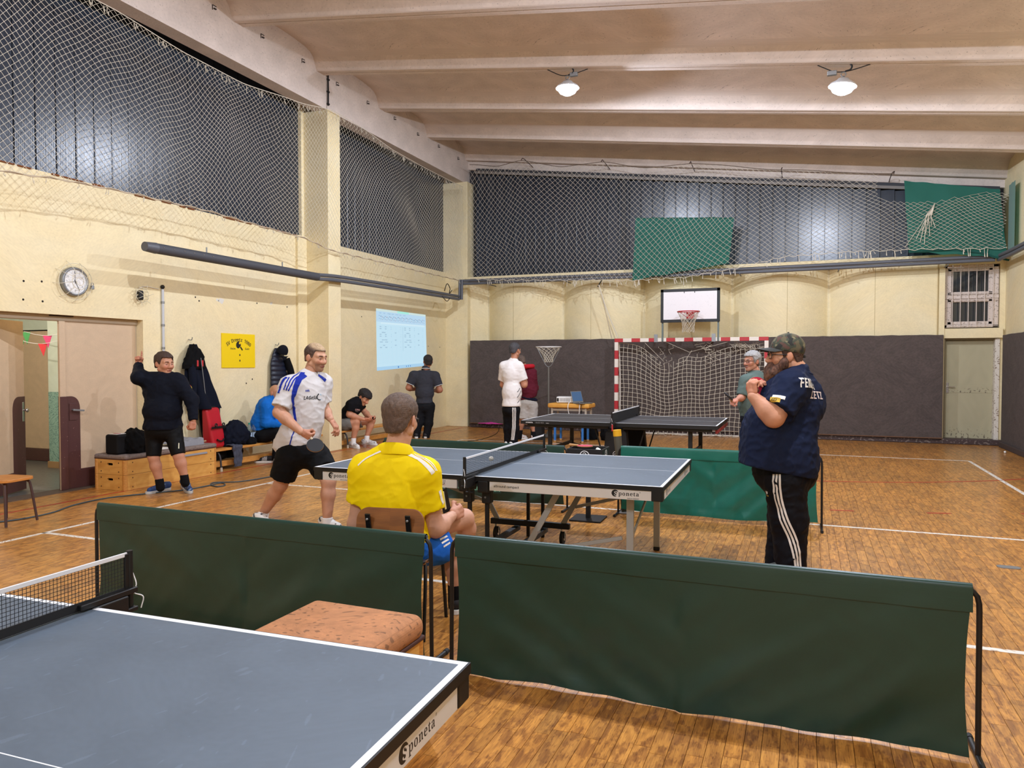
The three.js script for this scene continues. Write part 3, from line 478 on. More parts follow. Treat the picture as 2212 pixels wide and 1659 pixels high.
function apronTable(pos, turn, lab) {
  const t = thing('tennis_table', lab, 'table', pos, turn);
  tableTop(t, topBlue);
  const mk = (w, draw) => label(w, 0.066, 1300, (c, W, H) => { c.fillStyle = '#d8d4cf'; c.fillRect(0, 0, W, H); draw(c, W, H); });
  const sub = (c, x, y) => { c.fillStyle = '#151515'; c.font = 'bold 11px sans-serif'; c.fillText('MADE IN GERMANY', x, y); };
  const ittf = (c, x, y) => { c.strokeStyle = '#222'; c.lineWidth = 3; c.beginPath(); c.arc(x + 16, y - 4, 17, 0.2, 3.0); c.stroke(); c.beginPath(); c.moveTo(x + 14, y - 30); c.quadraticCurveTo(x + 26, y - 10, x + 12, y + 6); c.stroke(); c.beginPath(); c.moveTo(x + 34, y - 20); c.quadraticCurveTo(x + 36, y, x + 20, y + 8); c.stroke(); c.beginPath(); c.arc(x + 34, y - 23, 4, 0, 7); c.fillStyle = '#222'; c.fill(); c.fillStyle = '#a33'; c.font = 'bold 14px sans-serif'; c.fillText('ITT', x - 12, y - 4); c.fillRect(x - 16, y + 16, 56, 3); };
  for (const s of [-1, 1]) for (const e of [-1, 1]) { // half s, long side e
    const a = 0.13, b = 1.295, y0 = 0.662, y1 = 0.73;
    part(t, 'side_apron', [s > 0 ? span(a, b, y0, y1, e * 0.748 - 0.012, e * 0.748 + 0.012) : span(-b, -a, y0, y1, e * 0.748 - 0.012, e * 0.748 + 0.012)], apronM);
    const right = s * e > 0; // as read from outside: the outer end is on the right
    const [g, m] = mk(b - a, (c, W, H) => { if (right) { c.fillStyle = '#151515'; c.font = 'bold 30px sans-serif'; c.textBaseline = 'middle'; c.fillText('allround compact', 40, H / 2); logo(c, W - 350, H / 2 - 6, 62); sub(c, W - 210, H - 9); } else { const X = logo(c, 70, H / 2 - 6, 62); sub(c, 210, H - 9); c.fillStyle = '#151515'; c.font = 'bold 46px sans-serif'; c.fillText('7-13', X + 34, H / 2); ittf(c, W - 160, H / 2); } });
    const p = part(t, 'printed_panel', g, m); p.position.set(s * (a + b) / 2, (y0 + y1) / 2, e * 0.7605); p.rotation.y = e > 0 ? 0 : Math.PI;
    part(t, 'corner_cap', [rspan(Math.min(s * 1.295, s * 1.372), Math.max(s * 1.295, s * 1.372), 0.66, 0.7375, e * 0.73 - 0.036, e * 0.73 + 0.0365, 0.006)], M.black);
  }
  for (const s of [-1, 1]) {
    part(t, 'end_apron', [span(Math.min(s * 1.35, s * 1.368), Math.max(s * 1.35, s * 1.368), 0.662, 0.73, -0.69, 0.69)], apronM);
    const [g, m] = mk(1.38, (c, W, H) => { logo(c, 130, H / 2, 62); logo(c, W - 420, H / 2, 62); });
    const p = part(t, 'printed_panel', g, m); p.position.set(s * 1.3688, 0.696, 0); p.rotation.y = s * Math.PI / 2;
    const leg = (z) => { const l = part(t, 'outer_leg', bar([s * 1.115, 0.03, z], [s * 1.115, 0.73, z], 0.05, 0.03), legGrey); part(l, 'foot', rbox(0.052, 0.03, 0.034, s * 1.115, 0.015, z, 0.006), M.rubber); };
    leg(0.56); leg(-0.56);
    part(t, 'leg_brace', bar([s * 1.115, 0.33, 0.54], [s * 1.115, 0.66, -0.5], 0.012, 0.03), legGrey); part(t, 'leg_brace', bar([s * 1.05, 0.34, 0.52], [s * 0.32, 0.16, 0.5], 0.012, 0.028), legGrey); part(t, 'leg_brace', bar([s * 1.05, 0.5, -0.52], [s * 0.42, 0.33, -0.5], 0.012, 0.028), legGrey);
    for (const z of [0.5, -0.5]) { part(t, 'swing_leg', bar([s * 0.29, 0.14, z], [s * 0.62, 0.73, z], 0.016, 0.045), legGrey); part(t, 'bolt', rod([s * 0.42 - 0.0, 0.33, z - 0.015], [s * 0.42, 0.33, z + 0.015], 0.009), M.chrome); }
    for (const z of [0.66, -0.66]) { part(t, 'inner_leg', bar([s * 0.07, 0.0, z], [s * 0.07, 0.7, z], 0.028, 0.028), M.black); part(t, 'hinge_block', [rspan(s * 0.075 - 0.045, s * 0.075 + 0.045, 0.64, 0.735, z - 0.05, z + 0.105, 0.015), rspan(s * 0.075 - 0.035, s * 0.075 + 0.035, 0.55, 0.65, z - 0.03, z + 0.04, 0.012)], M.black); part(t, 'bolt', rod([s * 0.075, 0.6, z + 0.04], [s * 0.075, 0.6, z + 0.052], 0.008), M.chrome); }
    part(t, 'chassis_bar', [bar([-0.37, 0.155, s * 0.5], [0.37, 0.155, s * 0.5], 0.045, 0.05)], M.black); part(t, 'chassis_rail', [bar([s * 0.13, 0.1, -0.55], [s * 0.13, 0.1, 0.55], 0.05, 0.04)], std(0x4b4c4e, 0.5, { metalness: 0.4 }));
    for (const z of [-0.5, 0.5]) { const w = part(t, 'wheel', [rod([s * 0.31 - 0.014, 0.055, z + 0.02], [s * 0.31 + 0.014, 0.055, z + 0.02], 0.055, 0.055, 24)], M.rubber); part(w, 'hub', [rod([s * 0.31 - 0.018, 0.055, z + 0.02], [s * 0.31 + 0.018, 0.055, z + 0.02], 0.024, 0.024, 16), bar([s * 0.31 + 0.02, 0.05, z + 0.02], [s * 0.31 + 0.014, 0.13, z], 0.003, 0.03), bar([s * 0.31 - 0.02, 0.05, z + 0.02], [s * 0.31 - 0.014, 0.13, z], 0.003, 0.03)], M.chrome); }
  }
  return t;
}
const MT = [-2.2568, 0, -5.6122], KT = [-2.4401, 0, -10.6679], FT = [-2.1913, 0, -0.9963];
apronTable(MT, 0.0211, 'blue-grey table tennis table in play, behind the seated man in yellow');
{ const f = copy(scene.getObjectByName('tennis_table'), 'blue-grey table tennis table cut off in the lower left foreground'); f.position.set(...FT); f.rotation.y = 0.037; }
net('table_net', 'black table net with white tape and a ball flying before it', MT, 0.0211);
net('table_net', 'black table net with white tape in the lower left foreground', FT, 0.037);
{ // black table with two boxy pedestals
  const t = thing('tennis_table', 'black table tennis table near the goal and the projector stand', 'table', KT, 0.0069);
  tableTop(t, topBlack, 0.05);
  for (const e of [-1, 1]) part(t, 'under_frame', [rspan(-1.3, -0.1, 0.665, 0.712, e * 0.68 - 0.02, e * 0.68 + 0.02), rspan(0.1, 1.3, 0.665, 0.712, e * 0.68 - 0.02, e * 0.68 + 0.02)], M.black);
  const [g, m] = label(0.62, 0.036, 1400, (c, W, H) => { c.fillStyle = '#0c0c0e'; c.fillRect(0, 0, W, H); c.fillStyle = '#e8e8e8'; c.textBaseline = 'middle'; c.font = 'bold 34px sans-serif'; c.fillText('SPONETA', 60, H / 2); c.font = '34px sans-serif'; c.fillStyle = '#9a9a9a'; c.fillText('BLACK NEO', 270, H / 2); c.font = 'bold 20px sans-serif'; c.fillStyle = '#ddd'; c.fillText('indoor', 490, H / 2 + 4); });
  const p = part(t, 'printed_panel', g, m); p.position.set(-1.03, 0.732, 0.7686);
  part(t, 'end_panel', [rspan(1.34, 1.376, 0.65, 0.708, -0.7, 0.7)], std(0x8d2a2c, 0.5));
  for (const s of [-1, 1]) {
    for (const z of [-0.55, 0.55]) { part(t, 'outer_leg', bar([s * 1.0, 0, z], [s * 1.0, 0.68, z], 0.055, 0.045), M.black); part(t, 'brace', bar([s * 0.97, 0.3, z], [s * 0.25, 0.12, z * 0.8], 0.03, 0.045), M.black); part(t, 'stay', bar([s * 0.36, 0.66, z * 0.8], [s * 0.2, 0.12, z * 0.8], 0.012, 0.02), M.black); }
    part(t, 'cross_bar', bar([s * 1.0, 0.34, -0.55], [s * 1.0, 0.34, 0.55], 0.03, 0.05), M.black);
    const ped = extrude([[-0.2, 0], [0.2, 0], [0.135, 0.62], [0.1, 0.66], [-0.1, 0.66], [-0.135, 0.62]], 0.12, 0.008).translate(0, 0.0, s > 0 ? 0.55 : -0.67); part(t, 'pedestal', boxUV(ped), M.blackMatte);
    if (s > 0) { const [g2, m2] = label(0.09, 0.09, 1400, (c, W, H) => { c.fillStyle = '#0e0e10'; c.fillRect(0, 0, W, H); c.strokeStyle = '#ddd'; c.lineWidth = 7; c.beginPath(); c.arc(W / 2, H / 2, W * 0.4, 0, 7); c.stroke(); c.beginPath(); c.moveTo(W * 0.2, H / 2); c.lineTo(W * 0.8, H / 2); c.stroke(); }); const q = part(t, 'emblem', g2, m2); q.position.set(0.0, 0.32, 0.681); }
    part(t, 'caster', [rod([s * 0.17, 0.03, 0.6], [s * 0.2, 0.03, 0.6], 0.03, 0.03, 14), rod([s * 0.17, 0.03, -0.6], [s * 0.2, 0.03, -0.6], 0.03, 0.03, 14)], M.rubber);
  }
  net('table_net', 'black table net with white tape on the black table', KT, 0.0069, true);
}

// ---------- playing-area barriers ----------
function barrier(lab, x0, x1, z, h, m, o = {}) {
  const t = thing('court_barrier', lab, 'barrier', [(x0 + x1) / 2, 0, z], o.turn ?? 0), L = x1 - x0, w = L / 2, yb = o.yb ?? 0.06, s0 = o.seed ?? 1;
  part(t, 'frame', tube([[-w - 0.03, 0.012, 0], [-w - 0.028, 0.3, 0], [-w - 0.026, h - 0.09, 0], [-w - 0.018, h - 0.04, 0], [-w + 0.01, h - 0.012, 0], [-w + 0.06, h - 0.006, 0], [0, h - 0.008, 0], [w - 0.06, h - 0.006, 0], [w - 0.01, h - 0.012, 0], [w + 0.018, h - 0.04, 0], [w + 0.026, h - 0.09, 0], [w + 0.028, 0.3, 0], [w + 0.03, 0.012, 0]], 0.011, 120, 10, false, 0.3), M.black);
  for (const s of [-1, 1]) { const f = part(t, 'foot', rod([s * (w + 0.03), 0.013, -0.16], [s * (w + 0.03), 0.013, 0.16], 0.012), M.black); for (const q of [-1, 1]) part(f, 'cap', rod([s * (w + 0.03), 0.013, q * 0.15], [s * (w + 0.03), 0.013, q * 0.18], 0.0145), M.rubber); }
  const wave = (u, v) => { const k = v * (1 - 0.3 * v); const e = Math.min(u, 1 - u); return k * (0.035 * noise(u * 3.1 + s0, v * 1.1 + s0) + 0.034 * noise(u * 8 + v * 3.6 * (u < 0.5 ? -1 : 1) + s0 * 3, v * 1.2) + 0.008 * noise(u * 17 + v * 4, v * 2 + s0)) * (0.5 + sm(0, 0.12, e)) + 0.03 * sm(0.86, 1, v) * noise(u * 2.2, s0 * 2); };
  const c = part(t, 'cloth', sheet((u, v) => V(mix(-w, w, u) + (u < 0.5 ? 1 : -1) * 0.022 * Math.sin(Math.PI * clamp(v * 0.95)) * (Math.abs(u - 0.5) * 2) ** 4, mix(h, yb + 0.012 * noise(u * 6, s0), v) + (o.sag ?? 0.02) * -Math.sin(Math.PI * u) * v * v, 0.014 + wave(u, v)), 110, 28, 0.0015, [L, h]), m);
  part(c, 'sleeve', [sheet((u, v) => { const a = v * Math.PI; return V(mix(-w, w, u), h - 0.006 + 0.017 * Math.sin(a), -0.017 * Math.cos(a)); }, 60, 8), sheet((u, v) => V(mix(-w, w, u), mix(h - 0.006, h - 0.1, v), 0.0175 + 0.004 * v * (1 + noise(u * 9, s0)) + wave(u, v * 0.14)), 110, 4, 0.0015)], m);
  return [t, c];
}
const vinyl = (r, g, b) => new THREE.MeshPhysicalMaterial({ color: 0xffffff, roughness: 0.36, map: tex(256, (u, v) => { const k = 1 + 0.05 * tn(u, v, 14, 3) + 0.03 * tn(u, v, 90, 5); return [r * k, g * k, b * k]; }), side: THREE.DoubleSide });
M.vinylDark = vinyl(25, 58, 49); M.vinylTeal = vinyl(18, 100, 84);
barrier('dark green barrier in front of the seated man, brown vault top before it', -4.2, -1.83, -3.38, 0.68, M.vinylDark, { seed: 2.3, yb: 0.02 });
barrier('large dark green barrier across the right foreground', -1.65, 0.625, -3.37, 0.697, M.vinylDark, { seed: 5.7, sag: 0.005, yb: 0.012 });
{ const [t, c] = barrier('dark green barrier behind the blue table, partly hidden by the man in yellow', -4.64, -2.4, -7.55, 0.685, M.vinylDark, { seed: 9.1 });
  const cv = canvasTex(1024, 128, (k, W, H) => { k.fillStyle = 'rgb(24,55,47)'; k.fillRect(0, 0, W, H); k.fillStyle = '#8fd8b4'; k.font = 'bold 92px sans-serif'; k.textBaseline = 'middle'; k.textAlign = 'center'; k.fillText('EN-LANDES-VERBÄNDEN', W / 2, H / 2, W - 30); });
  part(c, 'lettering', new THREE.PlaneGeometry(0.74, 0.08).translate(0.04, 0.18, 0.075), new THREE.MeshStandardMaterial({ map: cv, roughness: 0.6 })); }
barrier('bright green barrier behind the bearded man', -1.78, 0.13, -7.55, 0.71, M.vinylTeal, { seed: 13.3, yb: 0.06 });

// ---------- left wall: double door and the corridor behind ----------
const doorTan = tex(256, (u, v) => { const k = 1 + 0.03 * tn(u, v, 10, 3) + 0.02 * tn(u, v, 60, 6), s = tn(u, v, 90, 14) > 0.8 ? 0.8 : 1; return [203 * k * s, 177 * k * s, 146 * k * s]; });
M.doorTan = std(0xffffff, 0.5, { map: doorTan });
M.doorBrown = std(0xffffff, 0.42, { map: tex(256, (u, v) => { const s = sm(0.62, 0.75, tn(u, v, 70, 9)); return [mix(82, 190, s), mix(50, 160, s), mix(47, 140, s)]; }) });
{
  const d = struct('door_2'), zr = -7.46, zm = -6.34, H1 = 2.13;
  part(d, 'frame', [rspan(XL - 0.2, XL - 0.1, 2.1, 2.17, -7.47, -5.05), rspan(XL - 0.2, XL - 0.12, 0, 2.17, -7.47, -7.42), rspan(XL - 0.2, XL - 0.1, 0, 2.17, -5.1, -5.05)], std(0xbfae96, 0.5));
  part(d, 'threshold', [span(XL - 0.25, XL + 0.0, -0.02, 0.012, -7.47, -5.05)], std(0x5b4a3c, 0.7));
  const leaf = (n, w, turn, px, pz, dir) => {
    const g = new THREE.Group(); g.name = n; g.position.set(px, 0, pz); g.rotation.y = turn; d.add(g); // local z runs from hinge (0) to -w or w
    part(g, 'panel', [rspan(-0.022, 0.022, 0.015, 2.1, Math.min(0, dir * w), Math.max(0, dir * w), 0.003)], M.doorTan);
    const e = dir * w, kick = new THREE.Shape(), s = dir;
    kick.moveTo(0, 0.015); kick.lineTo(e, 0.015); kick.lineTo(e, 1.17); kick.lineTo(e - s * 0.13, 1.17); kick.quadraticCurveTo(e - s * 0.24, 1.16, e - s * 0.25, 1.02); kick.lineTo(e - s * 0.25, 0.25); kick.lineTo(0, 0.25); kick.closePath();
    const k = new THREE.ExtrudeGeometry(kick, { depth: 0.006, bevelEnabled: false }).rotateY(-Math.PI / 2); // shape x -> z
    part(g, 'kick_plate', boxUV(k.translate(0.028, 0, 0)), M.doorBrown);
    part(g, 'kick_plate', boxUV(k.clone().translate(-0.05, 0, 0)), M.doorBrown);
    return g;
  };
  const r = leaf('leaf', 1.1, 0, XL - 0.14, zr + 0.01, 1);
  part(r, 'rebate', [rspan(0.024, 0.05, 0.015, 2.1, 1.05, 1.13, 0.004)], M.doorTan); part(r, 'rebate', [rspan(0.05, 0.056, 0.015, 1.17, 1.04, 1.135, 0.002)], M.doorBrown);
  part(r, 'lock_plate', [rspan(0.028, 0.036, 0.87, 1.08, 0.9, 1.0, 0.002)], M.doorBrown); part(r, 'handle', [rod([0.03, 1.0, 0.96], [0.075, 1.0, 0.96], 0.01), bar([0.075, 1.0, 0.98], [0.08, 0.985, 0.83], 0.012, 0.022)], M.metalGrey);
  const a = leaf('leaf', 1.2, 0.456, XL - 0.12, -5.16, -1);
  part(a, 'lock_plate', [rspan(0.028, 0.036, 0.86, 1.1, -1.17, -1.13, 0.003)], M.chrome); part(a, 'knob', [rod([0.034, 1.0, -1.15], [0.07, 1.0, -1.15], 0.01), new THREE.SphereGeometry(0.026, 14, 10).scale(0.7, 1, 1).translate(0.082, 1.0, -1.15)], M.chrome);
  part(d, 'stop_block', [rspan(XL - 0.13, XL - 0.06, 2.155, 2.185, -6.5, -6.2, 0.01)], std(0x3a2a1c, 0.9));
}
{ // corridor
  const h = struct('wall_corridor'), green = std(0xffffff, 0.8, { map: tex(256, (u, v) => { const k = 1 + 0.03 * tn(u, v, 9, 4); return [204 * k, 214 * k, 196 * k]; }) });
  const sponge = std(0xffffff, 0.6, { map: tex(512, (u, v) => { const s = sm(0.12, 0.3, tn(u, v, 60, 7) + 0.4 * tn(u, v, 140, 2)); return [mix(142, 96, s), mix(176, 132, s), mix(160, 122, s)]; }) });
  part(h, 'green_wall', [span(-10.62, XL - 0.3, 1.15, 2.9, -8.3, -7.72), span(-13, -10.62, 2.12, 2.9, -8.4, -8.22), span(-13.1, -12.6, 0, 2.9, -8.3, -3.5), span(-13, XL - 0.3, 0, 2.9, -3.6, -3.4)], green);
  part(h, 'sponged_dado', [span(-10.622, XL - 0.3, 0.09, 1.15, -8.3, -7.718)], sponge);
  part(h, 'skirting', [rspan(-10.64, XL - 0.3, 0, 0.1, -8.3, -7.7, 0.004)], std(0x9c7a52, 0.6));
  const dl = new THREE.Group(); dl.name = 'corridor_door'; h.add(dl); part(dl, 'panel', [rspan(-12.5, -10.65, 0.2, 2.1, -8.26, -8.2)], M.doorTan); part(dl, 'kick_plate', [rspan(-12.5, -10.65, 0.0, 0.2, -8.26, -8.19)], M.doorBrown); part(dl, 'knob', new THREE.SphereGeometry(0.025, 10, 8).translate(-10.72, 1.02, -8.17), M.black);
  part(h, 'corridor_floor', [span(-13, XL - 0.05, -0.14, 0, -8.4, -3.4)], std(0xffffff, 0.35, { map: tex(512, (u, v) => { const k = 1 + 0.35 * tn(u, v, 200, 3) + 0.12 * tn(u, v, 24, 6); return [96 * k, 96 * k, 92 * k]; }, true, 0.8) }));
  part(h, 'corridor_ceiling', [span(-13.1, XL - 0.3, 2.9, 3.0, -8.4, -3.4)], M.ceil);
  const cl = thing('corridor_lamp', 'plain round ceiling lamp out of sight in the corridor', 'lamp', [-10.2, 2.88, -5.9]);
  part(cl, 'lamp_bowl', new THREE.SphereGeometry(0.16, 20, 10, 0, 7, Math.PI / 2, Math.PI / 2).scale(1, 0.5, 1), std(0xffffff, 0.5, { emissive: 0xfff6e8, emissiveIntensity: 3 }));
  const l = new THREE.PointLight(0xfff2e6, 16, 0, 2); l.name = 'corridor_light'; l.position.set(0, -0.1, 0); l.castShadow = true; l.shadow.radius = 3; cl.add(l);
  const g = thing('pennant_garland', 'string of small coloured pennants hanging in the corridor', 'garland');
  const A = at(52, 716, { z: -7.4 }), B = at(150, 716, { z: -7.4 }), f = (t, k) => A.clone().lerp(B, t).add(V(0, -0.06 * Math.sin(Math.PI * t) - k * 0.12, k * 0.1));
  for (const k of [0, 1]) part(g, 'string', tube([f(0, k), f(0.3, k), f(0.6, k), f(1, k)], 0.004, 20, 5), M.white);
  const pen = (p, c) => part(g, 'pennant', extrude([[-0.07, 0], [0.07, 0], [0.012, -0.18]], 0.003).rotateY(0.3).translate(p.x, p.y, p.z), c);
  const gr = std(0x4f9d5a, 0.8), pk = std(0xd6477c, 0.8), rd = std(0xd43a40, 0.8);
  pen(f(0.05, 0), gr); pen(f(0.06, 1), gr); pen(f(0.52, 0), pk); pen(f(0.56, 1), rd);
}

// ---------- things along the left wall ----------
const birch = std(0xffffff, 0.42, { map: woodTex([226, 172, 92], [192, 128, 54], 0.5) }), birchEdge = std(0xffffff, 0.45, { map: woodTex([212, 152, 76], [170, 104, 44], 0.6) });
const suede = (a) => std(0xffffff, 0.85, { map: tex(512, (u, v) => { const k = 1 + 0.08 * tn(u, v, 7, 3) + 0.07 * tn(u, v, 26, 5) + 0.05 * tn(u, v, 120, 8), s = sm(0.32, 0.5, tn(u, v, 30, 12)) * 0.25; return a.map((c) => c * k * (1 - s)); }), bumpMap: plasterBump, bumpScale: 0.002 });
const slot = (w, h, hw, hh, y0) => [roundRect(w, h, 0.012), roundRect(hw, hh, hh / 2.01).map((p) => [p[0], p[1] + y0]).reverse()];
function boxSection(parent, L, Wd, y0, y1) { // one frame of a vaulting box, long side along z
  const h = y1 - y0 - 0.003, ym = (y0 + y1) / 2; const s = new THREE.Group(); s.name = 'box_section'; parent.add(s);
  for (const e of [-1, 1]) { part(s, 'side_board', rspan(e * Wd / 2 - 0.012, e * Wd / 2 + 0.012, y0, y0 + h, -L / 2, L / 2, 0.003), birch);
    const [o, hl] = slot(Wd - 0.03, h, 0.1, 0.03, h * 0.18); part(s, 'end_board', boxUV(extrude(o, 0.022, 0, [hl]).translate(0, ym, e > 0 ? L / 2 - 0.006 : -L / 2 - 0.016), 1), birch);
    for (const c of [-1, 1]) { part(s, 'corner_post', rod([c * (Wd / 2 - 0.014), y0, e * (L / 2 - 0.004)], [c * (Wd / 2 - 0.014), y0 + h, e * (L / 2 - 0.004)], 0.032, 0.032, 16), birchEdge);
      for (const q of [0.2, 0.8]) { part(s, 'bolt', rod([c * (Wd / 2 + 0.01), y0 + h * q, e * (L / 2 - 0.09)], [c * (Wd / 2 + 0.015), y0 + h * q, e * (L / 2 - 0.09)], 0.007, 0.007, 8), M.brown); part(s, 'bolt', rod([c * (Wd / 2 - 0.1), y0 + h * q, e * (L / 2 + 0.014)], [c * (Wd / 2 - 0.1), y0 + h * q, e * (L / 2 + 0.02)], 0.007, 0.007, 8), M.brown); } } }
}
function vaultBox(lab, pos, turn, L, Wd, hs, pad, padM) {
  const t = thing('vaulting_box', lab, 'vaulting box', pos, turn); let y = 0; for (const h of hs) { boxSection(t, L, Wd, y, y + h); y += h; }
  const g = new RoundedBoxGeometry(Wd + 0.05, pad, L + 0.05, 5, pad * 0.46); boxUV(g, 1.4); const p = g.attributes.position; for (let i = 0; i < p.count; i++) p.setY(i, p.getY(i) + 0.006 * noise(p.getX(i) * 7, p.getZ(i) * 7, 2)); g.computeVertexNormals();
  part(t, 'padded_top', g.translate(0, y + pad / 2, 0), padM); part(t, 'hem', rbox(Wd + 0.04, 0.02, L + 0.04, 0, y + 0.006, 0, 0.008), std(0x4a2a20, 0.8)); return t;
}
vaultBox('long light wood vaulting box with grey padded top by the brown door', [-8.06, 0, -7.4], 0, 1.48, 0.5, [0.192, 0.19], 0.06, suede([128, 112, 104]));
vaultBox('wooden vaulting box with worn brown leather top before the dark green barrier', [-1.79, 0, -2.44], 0, 0.62, 0.53, [0.2, 0.2], 0.11, suede([178, 122, 80]));

function bench(lab, x, z0, z1) { // low gymnastics bench along the wall
  const t = thing('gym_bench', lab, 'bench', [x, 0, (z0 + z1) / 2]), L = (z1 - z0) / 2;
  part(t, 'seat_board', rspan(-0.13, 0.13, 0.29, 0.325, -L, L, 0.008), birchEdge); part(t, 'balance_beam', rspan(-0.05, 0.05, 0.05, 0.13, -L + 0.02, L - 0.02, 0.006), birchEdge);
  const leg = std(0x3e3c3e, 0.5, { metalness: 0.3 });
  for (const z of [-L + 0.18, L - 0.18]) for (const s of [-1, 1]) { const g = part(t, 'leg', tube([[0, 0.275, z], [s * 0.08, 0.27, z], [s * 0.13, 0.2, z], [s * 0.15, 0.03, z]], 0.014, 24, 8), leg); part(g, 'foot', rod([s * 0.15, 0, z], [s * 0.148, 0.055, z], 0.022, 0.017, 12), std(0xbcae98, 0.7)); }
  return t;
}
bench('wooden gym bench under the coats with the bald seated man', -8.07, -10.85, -8.2);
bench('wooden gym bench with the man looking at his phone', -8.08, -15.0, -11.42);

// draped and bundled cloth: a lumpy closed blob with folds
function bundle(w, h, d, s, o = {}) {
  const g = new THREE.IcosahedronGeometry(1, o.detail ?? 14), p = g.attributes.position, f = o.fold ?? 0.16;
  for (let i = 0; i < p.count; i++) { const v = V(p.getX(i), p.getY(i), p.getZ(i)); const n = 1 + f * fbm(v.x * 1.6 + s, v.y * 1.6, v.z * 1.6 + s, 3) * 1.6 + f * 0.7 * Math.abs(noise(v.x * 3.5 + v.y * 2 + s, v.y * 2.2, v.z * 3.5)) ; v.multiplyScalar(n); v.y = Math.max(v.y, -(o.flat ?? 0.55)); if (o.map) o.map(v); p.setXYZ(i, v.x * w / 2, (v.y + (o.flat ?? 0.55)) * h / 1.6, v.z * d / 2); }
  const m = mergeVertices(g.deleteAttribute('normal').deleteAttribute('uv')); m.computeVertexNormals(); return boxUV(m, 1);
}
const fabric = (c, rough = 0.92) => new THREE.MeshPhysicalMaterial({ color: c, roughness: rough, specularIntensity: 0.35, bumpMap: tex(128, (u, v) => 128 + 60 * tn(u, v, 60, 3) + 50 * Math.sin(u * 400) * Math.sin(v * 400), false, 3), bumpScale: 0.001 });
M.clothBlack = fabric(0x0b0b0d); M.clothNavy = fabric(0x0d1220); M.clothGrey = fabric(0x8f8f94); M.clothSlate = fabric(0x4a4c58); M.clothChar = fabric(0x1d1d20);
{
  const t = thing('sports_bag', 'black bag with a jacket thrown over it on the vaulting box', 'bag', [-8.0, 0.44, -6.84]);
  part(t, 'bag', rbox(0.22, 0.25, 0.2, -0.03, 0.126, 0.1, 0.03, 4), fabric(0x121214, 0.6)); part(t, 'zip_panel', [rbox(0.14, 0.008, 0.15, -0.03, 0.254, 0.1, 0.003)], M.white, 'white and red label strip'); part(t, 'red_strip', rbox(0.1, 0.004, 0.03, -0.02, 0.26, 0.12, 0.002), M.red);
  part(t, 'jacket', bundle(0.3, 0.32, 0.34, 4.2, { fold: 0.22 }).translate(0.05, 0.0, -0.08), M.clothBlack);
  solo('towel', [sheet((u, v) => { const q = noise(u * 5, v * 5, 3); return V(-0.26 + 0.5 * u, (u > 0.83 ? -0.55 * (u - 0.83) * 1.4 : 0.05 * (1 - v) + 0.05 * Math.abs(q) + 0.025) , -0.2 + 0.42 * v + 0.05 * noise(u * 4, v * 3)); }, 40, 30, 0.008).translate(-8.03, 0.445, -7.78)], M.clothGrey, 'grey towel draped over the end of the vaulting box', 'towel');
  const ball = (x, y, z, lab, c = 0xf1eee4) => solo('table_tennis_ball', new THREE.SphereGeometry(0.02, 20, 14).translate(x, y, z), std(c, 0.4), lab, 'ball');
  ball(-7.98, 0.475, -7.3, 'white ball on the vaulting box between the legs of the pointing man');
  const pp = solo('paper', rbox(0.2, 0.006, 0.26, -7.98, 0.446, -7.34, 0.002), M.white, 'white sheet of paper on the grey vaulting box top', 'paper'); pp.rotation.y = 0;
  solo('glasses_case', rbox(0.06, 0.05, 0.17, -8.12, 0.47, -7.3, 0.02, 3), M.black, 'black case on the vaulting box behind the white ball', 'case');
  solo('bat', [extrude(roundRect(0.15, 0.16, 0.07), 0.012, 0.002).rotateX(-Math.PI / 2).translate(-8.05, 0.447, -8.0), rod([-8.05, 0.453, -8.07], [-8.03, 0.46, -8.2], 0.013)], std(0xb08a62, 0.6), 'wooden bat lying at the far end of the vaulting box', 'bat');
  const bb = scene.getObjectByName('bat'); 
  ball(3.28, 0.02, -15.2, 'white ball on the floor in the far right corner');
  ball(-2.29, 0.83, -5.3, 'white ball in the air just before the table net');
  ball(-3.55, 0.02, -12.6, 'pale blue ball on the floor under the black table', 0x9db4dc);
}
